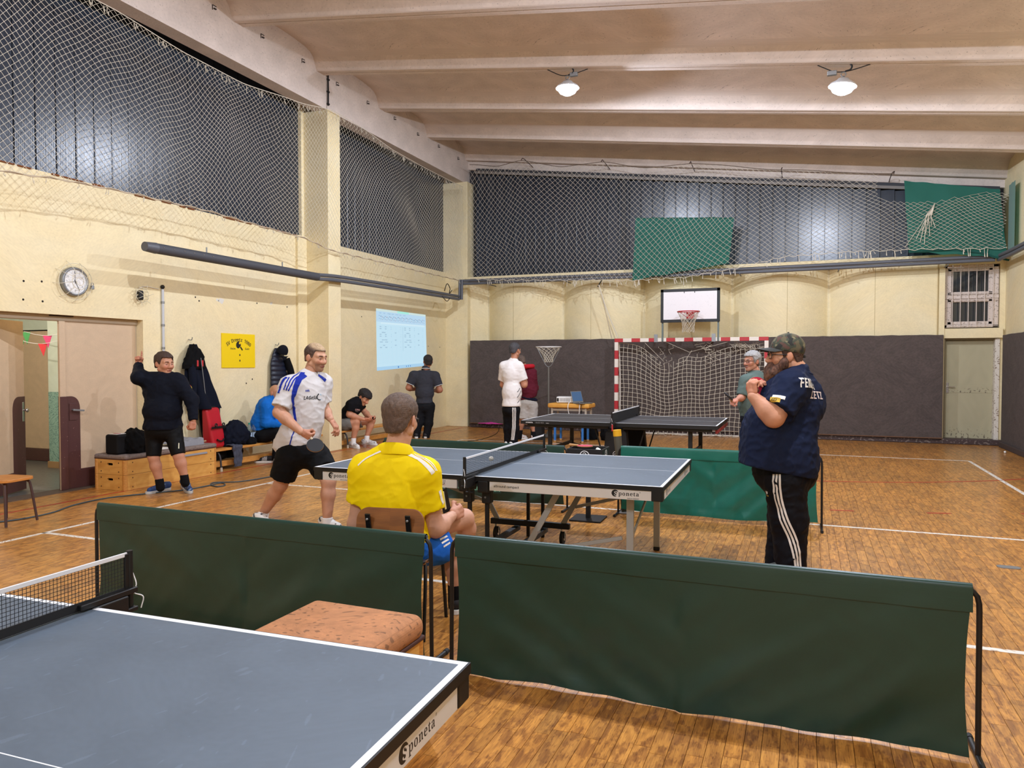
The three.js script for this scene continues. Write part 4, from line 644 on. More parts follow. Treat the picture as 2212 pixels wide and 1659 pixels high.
{ // hung coats
  const hang = (f, nu, nv, t = 0.02) => sheet(f, nu, nv, t);
  const hook = (o, y, z) => part(o, 'hook', tube([[XL, y, z], [XL + 0.06, y - 0.01, z], [XL + 0.08, y + 0.03, z]], 0.006, 12, 6), M.metalGrey);
  const t = thing('coat', 'long black coat with hood hanging on the wall beside the yellow sign', 'coat');
  const prof = [[0, 0.05], [0.1, 0.1], [0.28, 0.16], [0.5, 0.2], [1, 0.27]], bodyF = (h, z, y0, dep, s, wS = 1) => (u, v) => { const a = mix(-Math.PI, Math.PI, u), w = lerpTab(prof, v) * wS, fold = 1 + 0.16 * Math.sin(a * 5 + 2 * v + s) * sm(0.1, 0.5, v) + 0.1 * noise(u * 6, v * 3, s); return V(XL + 0.02 + dep * (0.5 + 0.5 * Math.cos(a)) * fold * (0.5 + 0.8 * v), y0 - h * v, z + Math.sin(a) * w * fold + 0.1 * v * v * (s > 3 ? -1 : 0)); };
  hook(t, 1.93, -8.26);
  part(t, 'body', hang(bodyF(0.95, -8.28, 1.86, 0.2, 5), 60, 30, 0.01), M.clothNavy);
  part(t, 'hood', bundle(0.2, 0.36, 0.34, 8, { fold: 0.2, map: (v) => { v.z *= 1 - 0.5 * v.y; } }).translate(XL + 0.13, 1.5, -8.24), M.clothBlack); part(t, 'loop_tab', [rbox(0.01, 0.09, 0.03, XL + 0.235, 1.58, -8.2, 0.004), rbox(0.01, 0.09, 0.03, XL + 0.235, 1.58, -8.29, 0.004)], M.red);
  part(t, 'sleeve', tube([[XL + 0.16, 1.62, -8.16], [XL + 0.2, 1.3, -8.14], [XL + 0.17, 0.98, -8.16]], 0.055, 24, 12), M.clothNavy); part(t, 'zip', tube([[XL + 0.235, 1.66, -8.26], [XL + 0.25, 1.3, -8.3], [XL + 0.26, 0.98, -8.33]], 0.006, 24, 6), M.metalGrey);
  const j = solo('jacket', hang(bodyF(0.62, -8.47, 1.04, 0.16, 4.4, 0.55), 40, 24, 0.01), M.clothChar, 'charcoal jacket hanging low between the coat and the red bag', 'jacket');
  const k = thing('scarf', 'pale beige scarf hanging behind the arm of the pointing man', 'scarf'); part(k, 'cloth', sheet((u, v) => V(XL + 0.05 + 0.05 * noise(u * 4, v * 4, 6), 1.25 - 0.75 * v, -8.05 - 0.13 * u + 0.02 * noise(v * 6, u * 3)), 12, 30, 0.008), fabric(0xd3c7a4));
  const p = thing('coat', 'navy quilted jacket hanging on the wall behind the player', 'coat'); hook(p, 1.9, -10.16);
  part(p, 'body', sheet((u, v) => { const a = mix(-Math.PI, Math.PI, u), w = lerpTab([[0, 0.06], [0.12, 0.13], [0.3, 0.19], [1, 0.22]], v), q = 0.012 * Math.abs(Math.sin(v * 34)); return V(XL + 0.01 + (0.16 * (0.4 + v * 0.6) + q) * (0.5 + 0.5 * Math.cos(a)), 1.84 - 0.86 * v, -10.17 + Math.sin(a) * (w + q)); }, 40, 120, 0.006), std(0x141a2c, 0.45));
  part(p, 'sleeve', tube([[XL + 0.12, 1.66, -10.3], [XL + 0.17, 1.4, -10.36], [XL + 0.14, 1.1, -10.38]], 0.06, 24, 12), M.clothBlack);
  const c = thing('cap', 'dark baseball cap hanging over the quilted jacket', 'cap'); part(c, 'crown', new THREE.SphereGeometry(0.095, 20, 12, 0, 7, 0, 1.75).scale(1, 1.25, 1).rotateZ(-0.5).translate(XL + 0.14, 1.78, -10.17), fabric(0x12141c)); part(c, 'peak', sheet((u, v) => V(XL + 0.2 + 0.012 * Math.cos((u - 0.5) * 3) - 0.02 * v, 1.7 - 0.07 * v * Math.sin(Math.PI * u) , -10.17 + (u - 0.5) * 0.17), 12, 6, 0.004), fabric(0x12141c));
}
{ // red pannier, black bundle, trousers, bottles, bags under the bench
  const t = thing('pannier_bag', 'red roll-top pannier bag with black straps standing on the bench', 'bag', [-8.15, 0.325, -8.5], 0.12);
  const b = new RoundedBoxGeometry(0.2, 0.6, 0.32, 6, 0.05), p = b.attributes.position; for (let i = 0; i < p.count; i++) { const y = p.getY(i) / 0.6 + 0.5, k = 1 - 0.55 * sm(0.55, 1, y); p.setX(i, p.getX(i) * k - 0.03 * y + 0.008 * noise(p.getZ(i) * 12, p.getY(i) * 12)); p.setZ(i, p.getZ(i) * (1 - 0.05 * y) + 0.05 * y + 0.012 * noise(p.getY(i) * 9, 3)); } b.computeVertexNormals();
  part(t, 'bag', b.translate(0, 0.3, 0), new THREE.MeshPhysicalMaterial({ color: 0xb81526, roughness: 0.38 })); part(t, 'roll_top', [rbox(0.035, 0.035, 0.32, -0.03, 0.605, 0.05, 0.015, 3), rbox(0.02, 0.2, 0.03, -0.02, 0.52, -0.13, 0.006)], M.black);
  part(t, 'strap', [rbox(0.012, 0.03, 0.33, 0.088, 0.31, 0.02, 0.004)], M.black); for (const z of [0.1, -0.07]) part(t, 'hook', [new THREE.TorusGeometry(0.022, 0.009, 8, 16).rotateY(1.57).translate(0.1, 0.345, z)], M.black); part(t, 'handle', tube([[0.1, 0.13, 0.08], [0.115, 0.105, 0.03], [0.115, 0.105, -0.03], [0.1, 0.13, -0.08]], 0.012, 16, 8), M.black);
  solo('jacket', bundle(0.32, 0.36, 0.55, 12, { fold: 0.24, map: (v) => { v.y += 0.25 * (0.4 - Math.abs(v.z + 0.1)); } }).translate(-8.12, 0.33, -8.88), M.clothNavy, 'dark jacket bundled on the bench beside the red bag', 'jacket');
  solo('glove', bundle(0.14, 0.12, 0.2, 3).translate(-8.0, 0.325, -9.1), M.clothBlack, 'black glove at the edge of the bench before the bottle', 'glove');
  const tr = thing('trousers', 'grey trousers hanging over the front of the bench', 'trousers'); part(tr, 'leg', sheet((u, v) => { const a = v < 0.22 ? [v / 0.22 * 0.24 - 0.16, 0.34 + 0.03 * noise(u * 5, v * 9)] : [0.1 + 0.03 * noise(u * 6, v * 4, 2), 0.34 - (v - 0.22) * 0.4]; return V(-8.03 + a[0], a[1], -8.62 - 0.2 * u * (1 - 0.25 * v) - 0.03 * v + 0.02 * noise(v * 5, u * 3)); }, 20, 44, 0.016), M.clothSlate);
  for (const [z, i] of [[-9.15, 0], [-9.27, 1]]) { const o = thing('water_bottle', ['clear plastic bottle with green cap beside the bald man', 'clear plastic bottle touching the back of the bald man'][i], 'bottle', [-8.08, 0.325, z]); part(o, 'bottle', lathe([[0, 0], [0.036, 0], [0.04, 0.01], [0.04, 0.18], [0.036, 0.2], [0.04, 0.22], [0.03, 0.27], [0.014, 0.3], [0.0125, 0.315], [0, 0.315]], 20), new THREE.MeshPhysicalMaterial({ color: 0xdfeef0, roughness: 0.08, transmission: 0.9, thickness: 0 })); part(o, 'label_band', lathe([[0.0402, 0.04], [0.0408, 0.05], [0.0408, 0.16], [0.0402, 0.17]], 20), std(0xb9cfe6, 0.6)); part(o, 'cap', rod([0, 0.3, 0], [0, 0.325, 0], 0.015, 0.015, 14), std(i ? 0x3b7fc4 : 0x2a9a83, 0.5)); }
  solo('bag', bundle(0.3, 0.3, 0.5, 6).translate(-8.22, 0.14, -8.5), M.clothBlack, 'black bag pushed under the bench below the red bag', 'bag'); solo('bag', bundle(0.3, 0.26, 0.36, 7).translate(-8.22, 0.14, -8.92), M.clothBlack, 'black bag under the bench behind the hanging trousers', 'bag');
  const cup = thing('beer_cup', 'plastic cup half full of beer on the floor by the white shoes', 'cup', [-7.66, 0, -11.75]); part(cup, 'cup', lathe([[0, 0.002], [0.03, 0.002], [0.042, 0.13], [0.0405, 0.13], [0.029, 0.004]], 20), new THREE.MeshPhysicalMaterial({ color: 0xf4f4f4, roughness: 0.1, transmission: 0.9, thickness: 0 })); part(cup, 'beer', lathe([[0, 0.005], [0.0285, 0.005], [0.0352, 0.075], [0, 0.075]], 20), new THREE.MeshPhysicalMaterial({ color: 0xe2932a, roughness: 0.1, transmission: 0.7, thickness: 0.04, ior: 1.33, attenuationColor: 0xe08a1a, attenuationDistance: 0.05 }));
}
{ // clock, caged sensor, conduit, sign, glowing sheet for the projected table, loose cable, stool
  const y = 2.585, z = -6.44, t = thing('wall_clock', 'round white wall clock in a wire cage above the door', 'clock', [XL, y, z]);
  const r = 0.172; part(t, 'case', lathe([[0, 0], [r, 0], [r + 0.008, 0.03], [r, 0.06], [r - 0.02, 0.064], [r - 0.022, 0.045], [0, 0.045]], 40).rotateZ(-Math.PI / 2), M.metalGrey);
  const face = canvasTex(512, 512, (c, W) => { c.fillStyle = '#eceae6'; c.fillRect(0, 0, W, W); c.fillStyle = '#222'; c.font = '52px sans-serif'; c.textAlign = 'center'; c.textBaseline = 'middle'; for (let i = 1; i <= 12; i++) { const a = i / 12 * 6.2832; c.fillText(String(i), W / 2 + 186 * Math.sin(a), W / 2 - 186 * Math.cos(a)); } for (let i = 0; i < 60; i++) { const a = i / 60 * 6.2832; c.lineWidth = i % 5 ? 3 : 7; c.beginPath(); c.moveTo(W / 2 + 224 * Math.sin(a), W / 2 - 224 * Math.cos(a)); c.lineTo(W / 2 + 240 * Math.sin(a), W / 2 - 240 * Math.cos(a)); c.strokeStyle = '#222'; c.stroke(); } });
  const f = part(t, 'dial', new THREE.CircleGeometry(r - 0.02, 40).rotateY(Math.PI / 2), std(0xffffff, 0.5, { map: face })); f.position.x = 0.047;
  const hand = (deg, l, w) => { const a = R(deg); part(t, 'hand', bar([0.052, -0.025 * Math.cos(a), 0.025 * Math.sin(a)], [0.052, l * Math.cos(a), -l * Math.sin(a)], w, 0.003), M.black); }; hand(262, 0.085, 0.009); hand(153, 0.115, 0.006); hand(357, 0.13, 0.002);
  const ring = (rr_, x) => new THREE.TorusGeometry(rr_, 0.0035, 5, 40).rotateY(Math.PI / 2).translate(x, 0, 0), wires = [];
  for (let i = 0; i < 9; i++) { const a = i / 9 * 6.283 + 0.3; wires.push(tube([[0.0, (r + 0.09) * Math.cos(a), (r + 0.09) * Math.sin(a)], [0.07, (r + 0.04) * Math.cos(a + 0.06), (r + 0.04) * Math.sin(a + 0.06)], [0.13, 0.1 * Math.cos(a), 0.1 * Math.sin(a)]], 0.003, 10, 5)); }
  part(t, 'wire_cage', [ring(r + 0.05, 0.06), ring(0.1, 0.13), ring(0.05, 0.135), ...wires], std(0xd8d0b8, 0.5)); part(t, 'padlock', [rbox(0.03, 0.05, 0.04, 0.05, -0.05, -r - 0.06, 0.008), new THREE.TorusGeometry(0.018, 0.004, 6, 14).rotateY(1.57).translate(0.05, -0.01, -r - 0.06)], M.metalGrey);
  const s = thing('motion_sensor', 'small black sensor in a spiky wire cage beside the clock', 'sensor', [XL, 2.5, -7.4]); part(s, 'body', rbox(0.07, 0.13, 0.07, 0.035, 0, 0, 0.02, 3), M.black); const sw = [new THREE.TorusGeometry(0.1, 0.003, 5, 24).rotateY(1.57).translate(0.08, 0, 0)]; for (let i = 0; i < 12; i++) { const a = i / 12 * 6.283; sw.push(tube([[0.0, 0.11 * Math.cos(a), 0.11 * Math.sin(a)], [0.1, 0.09 * Math.cos(a), 0.09 * Math.sin(a)], [0.12, (i % 2 ? 0.15 : 0.02) * Math.cos(a + 0.2), (i % 2 ? 0.15 : 0.02) * Math.sin(a + 0.2)]], 0.0028, 8, 4)); } part(s, 'wire_cage', sw, std(0xd8d0b8, 0.5)); part(s, 'wire', tube([[0.02, 0.1, 0], [0.015, 0.13, -0.1], [0.015, 0.115, -0.33]], 0.004, 12, 5), M.white);
  const q = thing('cable_conduit', 'grey upright cable conduit behind the pointing man', 'conduit', [XL + 0.02, 0, -7.79]); part(q, 'pipe', rod([0, 1.0, 0], [0, 2.62, 0], 0.019, 0.019, 12), std(0xc3c6c9, 0.5)); for (const yy of [2.42, 2.1, 1.78]) part(q, 'clip', rod([0, yy, 0], [0, yy + 0.03, 0], 0.025, 0.025, 12), M.metalGrey); part(q, 'box', new THREE.SphereGeometry(0.03, 10, 8).translate(0, 2.65, 0), M.black);
  // yellow sign
  const sy = thing('club_sign', 'yellow club sign with black lettering and a bat emblem', 'sign', [XL, 1.78, -9.28]); part(sy, 'board', rspan(0, 0.014, -0.27, 0.27, -0.37, 0.37, 0.004), std(0xf0cf10, 0.5));
  const sg = canvasTex(1024, 752, (c, W, Hh) => { c.fillStyle = '#f3d000'; c.fillRect(0, 0, W, Hh); c.fillStyle = '#181818'; c.textAlign = 'center'; c.textBaseline = 'middle'; c.font = 'bold 112px sans-serif'; const tx = 'SV Dreetz 1980', n = tx.length; for (let i = 0; i < n; i++) { const a = ((i - (n - 1) / 2) / n) * 1.25; c.save(); c.translate(W / 2 + Math.sin(a) * 640, 790 - Math.cos(a) * 660); c.rotate(a * 0.85); c.fillText(tx[i], 0, 0); c.restore(); }
    c.font = 'bold 62px sans-serif'; c.fillText('Heim', 330, 330); c.fillText('Gast', 770, 330); c.beginPath(); c.ellipse(500, 245, 72, 80, 0.5, 0, 7); c.fill(); c.beginPath(); c.moveTo(540, 300); c.lineTo(610, 375); c.lineTo(636, 350); c.lineTo(570, 275); c.fill(); c.fillStyle = '#f3d000'; c.beginPath(); c.arc(540, 205, 26, 0, 7); c.fill(); c.lineWidth = 8; c.strokeStyle = '#f3d000'; c.beginPath(); c.moveTo(520, 318); c.lineTo(588, 262); c.stroke(); c.fillStyle = '#181818'; for (const yy of [470, 595]) { c.beginPath(); c.ellipse(540, yy, 17, 24, 0, 0, 7); c.fill(); } });
  const sp = part(sy, 'printed_face', new THREE.PlaneGeometry(0.738, 0.538).rotateY(Math.PI / 2), std(0xffffff, 0.5, { map: sg })); sp.position.x = 0.0148;
  // projector picture: a self-glowing sheet laid on the wall stands in for the beam
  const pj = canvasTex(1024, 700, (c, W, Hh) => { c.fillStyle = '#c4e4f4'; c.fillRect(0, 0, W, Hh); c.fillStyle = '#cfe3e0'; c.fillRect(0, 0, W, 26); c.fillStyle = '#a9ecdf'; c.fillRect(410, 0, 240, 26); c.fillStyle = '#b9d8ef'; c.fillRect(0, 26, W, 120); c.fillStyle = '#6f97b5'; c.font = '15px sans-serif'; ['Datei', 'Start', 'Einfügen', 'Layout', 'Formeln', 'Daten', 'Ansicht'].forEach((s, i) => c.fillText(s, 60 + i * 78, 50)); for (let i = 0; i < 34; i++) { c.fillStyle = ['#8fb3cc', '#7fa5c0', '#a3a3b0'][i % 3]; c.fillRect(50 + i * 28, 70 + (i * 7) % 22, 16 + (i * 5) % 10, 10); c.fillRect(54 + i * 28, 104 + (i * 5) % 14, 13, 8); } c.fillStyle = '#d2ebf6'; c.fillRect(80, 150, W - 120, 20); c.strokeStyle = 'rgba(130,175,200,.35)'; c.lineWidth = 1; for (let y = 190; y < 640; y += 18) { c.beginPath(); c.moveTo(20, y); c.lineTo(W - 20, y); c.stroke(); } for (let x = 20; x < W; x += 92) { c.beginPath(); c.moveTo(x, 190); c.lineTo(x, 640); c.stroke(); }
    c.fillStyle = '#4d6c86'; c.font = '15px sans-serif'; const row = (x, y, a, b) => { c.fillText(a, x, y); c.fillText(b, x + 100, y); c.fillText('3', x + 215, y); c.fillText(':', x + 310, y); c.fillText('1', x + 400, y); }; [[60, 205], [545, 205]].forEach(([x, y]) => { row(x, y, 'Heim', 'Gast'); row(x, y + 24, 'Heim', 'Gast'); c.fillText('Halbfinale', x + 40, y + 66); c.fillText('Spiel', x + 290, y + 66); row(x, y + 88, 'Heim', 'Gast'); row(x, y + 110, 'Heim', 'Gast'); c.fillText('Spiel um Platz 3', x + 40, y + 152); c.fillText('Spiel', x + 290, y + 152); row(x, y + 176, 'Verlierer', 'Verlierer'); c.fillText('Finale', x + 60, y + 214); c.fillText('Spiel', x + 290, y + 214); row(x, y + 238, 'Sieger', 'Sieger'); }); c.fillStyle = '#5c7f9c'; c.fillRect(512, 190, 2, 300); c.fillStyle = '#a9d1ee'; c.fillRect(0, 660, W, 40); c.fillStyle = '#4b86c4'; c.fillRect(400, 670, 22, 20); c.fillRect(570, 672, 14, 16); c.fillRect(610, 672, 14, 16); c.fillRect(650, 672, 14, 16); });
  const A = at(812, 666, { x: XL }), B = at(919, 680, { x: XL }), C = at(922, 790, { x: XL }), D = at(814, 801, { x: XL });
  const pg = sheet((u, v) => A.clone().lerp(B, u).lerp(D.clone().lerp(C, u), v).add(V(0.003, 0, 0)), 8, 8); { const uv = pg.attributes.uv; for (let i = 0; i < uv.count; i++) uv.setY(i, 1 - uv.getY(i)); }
  const pr = thing('projection_glow_sheet', 'glowing sheet with a bluish spreadsheet picture, in place of projector light on the left wall', 'projection'); part(pr, 'glowing_picture', pg, new THREE.MeshStandardMaterial({ color: 0x10151a, roughness: 0.9, emissive: 0xffffff, emissiveMap: pj, emissiveIntensity: 1.3 }));  // picture glows by itself; the projector casts no light
  // cable on the floor
  const cp = [[-40, 1132], [40, 1122], [110, 1108], [160, 1091], [230, 1076], [320, 1066], [400, 1058], [450, 1049], [478, 1043], [486, 1048], [470, 1051], [455, 1047], [466, 1042], [520, 1040], [600, 1027]].map(([x, yy]) => { const p = at(x, yy, { y: 0.008 }); return p; });
  solo('cable', tube(cp, 0.008, 160, 6), std(0x3d4a50, 0.6), 'grey-green cable snaking over the floor past the pointing man', 'cable');
  const fc = [[1010, 953], [1040, 949], [1070, 938], [1078, 926], [1070, 921]].map(([x, yy]) => at(x, yy, { y: 0.006 })); solo('cable', tube(fc, 0.006, 50, 5), M.black, 'thin dark cable on the floor near the far left corner', 'cable');
  const st = thing('stool', 'wooden stool with brown metal legs at the left edge', 'stool', [-7.32, 0, -4.86], 0.15); const seatW = std(0xffffff, 0.4, { map: woodTex([206, 138, 66], [160, 92, 38], 0.7) });
  part(st, 'seat', boxUV(extrude(roundRect(0.38, 0.36, 0.09, 8), 0.018, 0.005).rotateX(-Math.PI / 2).translate(0, 0.432, 0), 1), seatW); for (const [sx, sz] of [[1, 1], [1, -1], [-1, 1], [-1, -1]]) part(st, 'leg', tube([[sx * 0.06, 0.418, sz * 0.1], [sx * 0.13, 0.41, sz * 0.13], [sx * 0.15, 0.35, sz * 0.145], [sx * 0.19, 0.006, sz * 0.175]], 0.0125, 30, 10), std(0x4a3432, 0.45, { metalness: 0.3 }));
  const lid = solo('puck', rod([-7.42, 0.4555, -4.78], [-7.42, 0.475, -4.78], 0.05, 0.05, 24), M.black, 'flat round black object on the stool', 'puck');
  const sk = thing('floor_socket', 'dull oval metal floor cover at the right', 'floor socket', [1.48, 0, -6.68]); part(sk, 'cover', extrude(roundRect(0.16, 0.09, 0.04), 0.004).rotateX(-Math.PI / 2), M.metalGrey);
}

// ---------- far side ----------
{ // handball goal
  const t = thing('handball_goal', 'red and white striped handball goal with torn net', 'goal', [-2.33, 0, -16.1]);
  const w = 1.54, h = 2.05, q = 0.08, wh = std(0xe9dfd2, 0.5);
  const bars = (n, f) => { for (let i = 0; i < n; i++) f(i, i % 2 ? wh : M.red); };
  bars(17, (i, m) => part(t, 'crossbar_stripe', rspan(mix(-w - q, w + q, i / 17), mix(-w - q, w + q, (i + 1) / 17), h, h + q, -q / 2, q / 2, 0.004), m));
  for (const s of [-1, 1]) bars(11, (i, m) => part(t, 'post_stripe', rspan(s > 0 ? w : -w - q, s > 0 ? w + q : -w, h - (i + 1) * h / 11, h - i * h / 11, -q / 2, q / 2, 0.004), i % 2 ? M.red : wh));
  for (const s of [-1, 1]) { part(t, 'side_stay', tube([[s * (w + 0.04), h + 0.02, -0.03], [s * (w + 0.02), h - 0.1, -0.14], [s * w, 1.2, -0.17], [s * w, 0.03, -0.17]], 0.016, 30, 8), wh); part(t, 'bracket', rspan(s > 0 ? 0.48 : -0.74, s > 0 ? 0.56 : -0.66, h - 0.01, h + 0.16, q / 2, q / 2 + 0.012, 0.003), M.metalGrey); }
  part(t, 'ground_bar', [rod([-w, 0.03, -0.17], [w, 0.03, -0.17], 0.016)], wh);
  // net: square meshes, ripped open and sagging in the upper middle
  seed = 31; const cell = 0.098, nx = Math.round(2 * w / cell), ny = 20, lines = [];
  const sagTop = (x) => 0.02 + 0.42 * Math.exp(-(((x + 0.55) / 0.42) ** 2)) + 0.3 * Math.exp(-(((x - 0.25) / 0.5) ** 2)) + 0.06 * Math.exp(-(((x - 1.1) / 0.4) ** 2));
  const f = (x, v) => { const s = sagTop(x), yt = h - s, dz = 0.03 * noise(x * 2, v * 3, 4); return V(x + 0.05 * noise(x * 2.1, v * 2.4, 3) + 0.02 * noise(x * 6, v * 7), mix(yt, 0.04, v) + 0.03 * noise(x * 2.5, v * 3, 9), -0.12 + dz + 0.03 * Math.sin(v * 3)); };
  for (let i = 0; i <= nx; i++) { const x = mix(-w, w, i / nx), l = []; for (let j = 0; j <= ny * 2; j++) l.push(f(x, j / ny / 2)); lines.push(l); }
  for (let j = 0; j <= ny; j++) { const l = []; for (let i = 0; i <= nx * 2; i++) l.push(f(mix(-w, w, i / nx / 2), j / ny)); if (j < 5) { lines.push(l.slice(0, 18 + j * 2)); lines.push(l.slice(26 - j, 64)); } else lines.push(l); }
  for (const s of [-1, 1]) { for (let j = 0; j <= ny; j++) lines.push([V(s * (w + 0.02), mix(h, 0.04, j / ny), -0.02), f(s * w, j / ny)]); for (let k = 1; k < 3; k++) { const l = []; for (let j = 0; j <= ny; j++) l.push(V(s * (w + 0.02), mix(h, 0.04, j / ny), -0.02).lerp(f(s * w, j / ny), k / 3)); lines.push(l); } }
  part(t, 'net', cords(lines, 0.005), M.cord);
  const loose = []; for (let i = 0; i < 70; i++) { const x = rr(0.15, 1.45), y = h - rr(0.02, 0.5) * (x < 0.9 ? 1 : 0.35); loose.push([V(x, y, -0.1), V(x + rr(-0.09, 0.09), y - rr(0, 0.08), -0.07), V(x + rr(-0.16, 0.16), y - rr(-0.04, 0.14), -0.09)]); }
  for (let i = 0; i < 24; i++) { const x = rr(-1.2, -0.1), y = h - rr(0.05, 0.55); loose.push([V(x, y, -0.1), V(x + rr(-0.05, 0.05), y - 0.06, -0.06), V(x + rr(-0.08, 0.08), y - rr(0.02, 0.12), -0.08)]); }
  loose.push([V(-0.5, h, 0), V(0.0, 1.82, -0.08), V(0.8, h - 0.02, 0)], [V(-0.95, h - 0.02, 0), V(-0.55, 1.62, -0.1)], [V(-0.1, 1.62, -0.1), V(0.05, 1.86, -0.1)]);
  for (let i = 0; i < 60; i++) { const x = rr(-1.4, 1.3); loose.push([V(x, rr(0.01, 0.03), rr(-0.1, 0.1)), V(x + rr(-0.1, 0.1), rr(0.02, 0.09), rr(-0.1, 0.12)), V(x + rr(-0.2, 0.2), rr(0.01, 0.04), rr(-0.1, 0.14))]); }
  part(t, 'loose_cords', cords(loose, 0.0042), M.cord, null, 'stuff');
}
{ // basketball backboard on the goal
  const t = thing('basketball_backboard', 'white backboard with black border and red hoop above the goal', 'backboard', [-2.3, 0, -16.0]);
  part(t, 'board', rspan(-0.62, 0.62, 2.46, 3.17, -0.03, 0.0, 0.004), std(0xffffff, 0.5, { map: tex(256, (u, v) => { const s = tn(u, v, 90, 5) > 0.6 ? 0.8 : 1; return [236 * s, 230 * s, 230 * s]; }) }));
  const b = 0.06; part(t, 'border', [rspan(-0.62, 0.62, 3.11, 3.172, -0.031, 0.003, 0.002), rspan(-0.62, 0.62, 2.458, 2.52, -0.031, 0.003, 0.002), rspan(-0.62, -0.56, 2.46, 3.17, -0.031, 0.003, 0.002), rspan(0.56, 0.62, 2.46, 3.17, -0.031, 0.003, 0.002)], M.black);
  for (const x of [-0.12, 0.1]) part(t, 'mark', rspan(x - 0.008, x + 0.008, 3.08, 3.11, 0, 0.002, 0.001), M.black);
  for (const s of [-1, 1]) part(t, 'upright', [rspan(s * 0.585 - 0.018, s * 0.585 + 0.018, 2.05, 3.1, -0.065, -0.032, 0.003)], std(0x66706c, 0.5, { metalness: 0.4 }));
  part(t, 'brace', [rod([-0.58, 2.6, -0.05], [-0.3, 2.9, -0.55], 0.012), rod([0.58, 2.6, -0.05], [0.3, 2.9, -0.55], 0.012)], M.metalGrey);
  const zc = 0.33, yr = 2.66; part(t, 'hoop', [new THREE.TorusGeometry(0.225, 0.011, 8, 40).rotateX(Math.PI / 2).translate(0.02, yr, zc), rspan(-0.07, 0.09, yr - 0.13, yr + 0.01, 0.0, 0.02, 0.003), bar([-0.05, yr, 0.02], [-0.05, yr, 0.14], 0.03, 0.01), bar([0.09, yr, 0.02], [0.09, yr, 0.14], 0.03, 0.01), rod([-0.03, yr - 0.12, 0.01], [-0.16, yr - 0.01, 0.25], 0.006), rod([0.07, yr - 0.12, 0.01], [0.2, yr - 0.01, 0.25], 0.006)], M.red);
  const l = [], hr = [[0, 0.225], [0.25, 0.17], [0.5, 0.135], [0.75, 0.12], [1, 0.13]]; for (let k = 0; k < 12; k++) for (const s of [1, -1]) { const q = []; for (let j = 0; j <= 8; j++) { const v = j / 8, a = (k + s * j * 0.5) / 12 * 6.283, r = lerpTab(hr, v); q.push(V(0.02 + r * Math.cos(a), yr - 0.43 * v + 0.012 * Math.sin(k * 3 + j), zc + r * Math.sin(a))); } l.push(q); }
  part(t, 'net', cords(l, 0.0042), M.cord);
  const rp = thing('hanging_rope', 'pale doubled rope slanting from the window sill to the goal post', 'rope'); part(rp, 'rope', tube([[-4.33, 3.34, -16.12], [-4.15, 2.78, -16.14], [-3.87, 2.14, -16.08]], 0.012, 20, 6), M.cord); part(rp, 'rope', tube([[-4.33, 3.34, -16.16], [-4.2, 2.8, -16.2], [-4.06, 2.16, -16.25]], 0.008, 20, 6), M.cord); part(rp, 'hook', rod([-4.36, 3.3, -16.14], [-4.26, 3.46, -16.14], 0.012), M.black);
}
{ // netball post
  const t = thing('netball_post', 'grey netball post with ring and net before the dark pad', 'netball post', [-5.1, 0, -14.9]), y = 1.93, r = 0.27;
  part(t, 'pole', rod([0, 0.05, 0], [0, 1.5, 0], 0.02, 0.018, 14), std(0x77736c, 0.5, { metalness: 0.4 })); part(t, 'base', [rbox(0.5, 0.05, 0.4, 0, 0.03, 0, 0.01), rod([0, 0.05, 0], [0, 0.12, 0], 0.04)], std(0x6a6762, 0.7));
  const ring = []; for (let i = 0; i < 30; i++) ring.push([r * Math.cos(i / 30 * 6.283), y, r * Math.sin(i / 30 * 6.283)]); part(t, 'ring', tube(ring, 0.009, 60, 8, true), M.white);
  for (const s of [-1, 1]) part(t, 'arm', tube([[0, 1.5, 0], [s * 0.06, 1.54, 0], [s * 0.14, 1.68, 0], [s * r, y, 0]], 0.009, 24, 8), M.metalGrey);
  const l = [], hr = [[0, r], [0.4, 0.15], [0.7, 0.1], [1, 0.09]]; for (let k = 0; k < 12; k++) for (const s of [1, -1]) { const q = []; for (let j = 0; j <= 8; j++) { const v = j / 8, a = (k + s * j * 0.5) / 12 * 6.283, rq = lerpTab(hr, v); q.push(V(rq * Math.cos(a), y - 0.33 * v, rq * Math.sin(a))); } l.push(q); } part(t, 'net', cords(l, 0.004), M.cord);
}
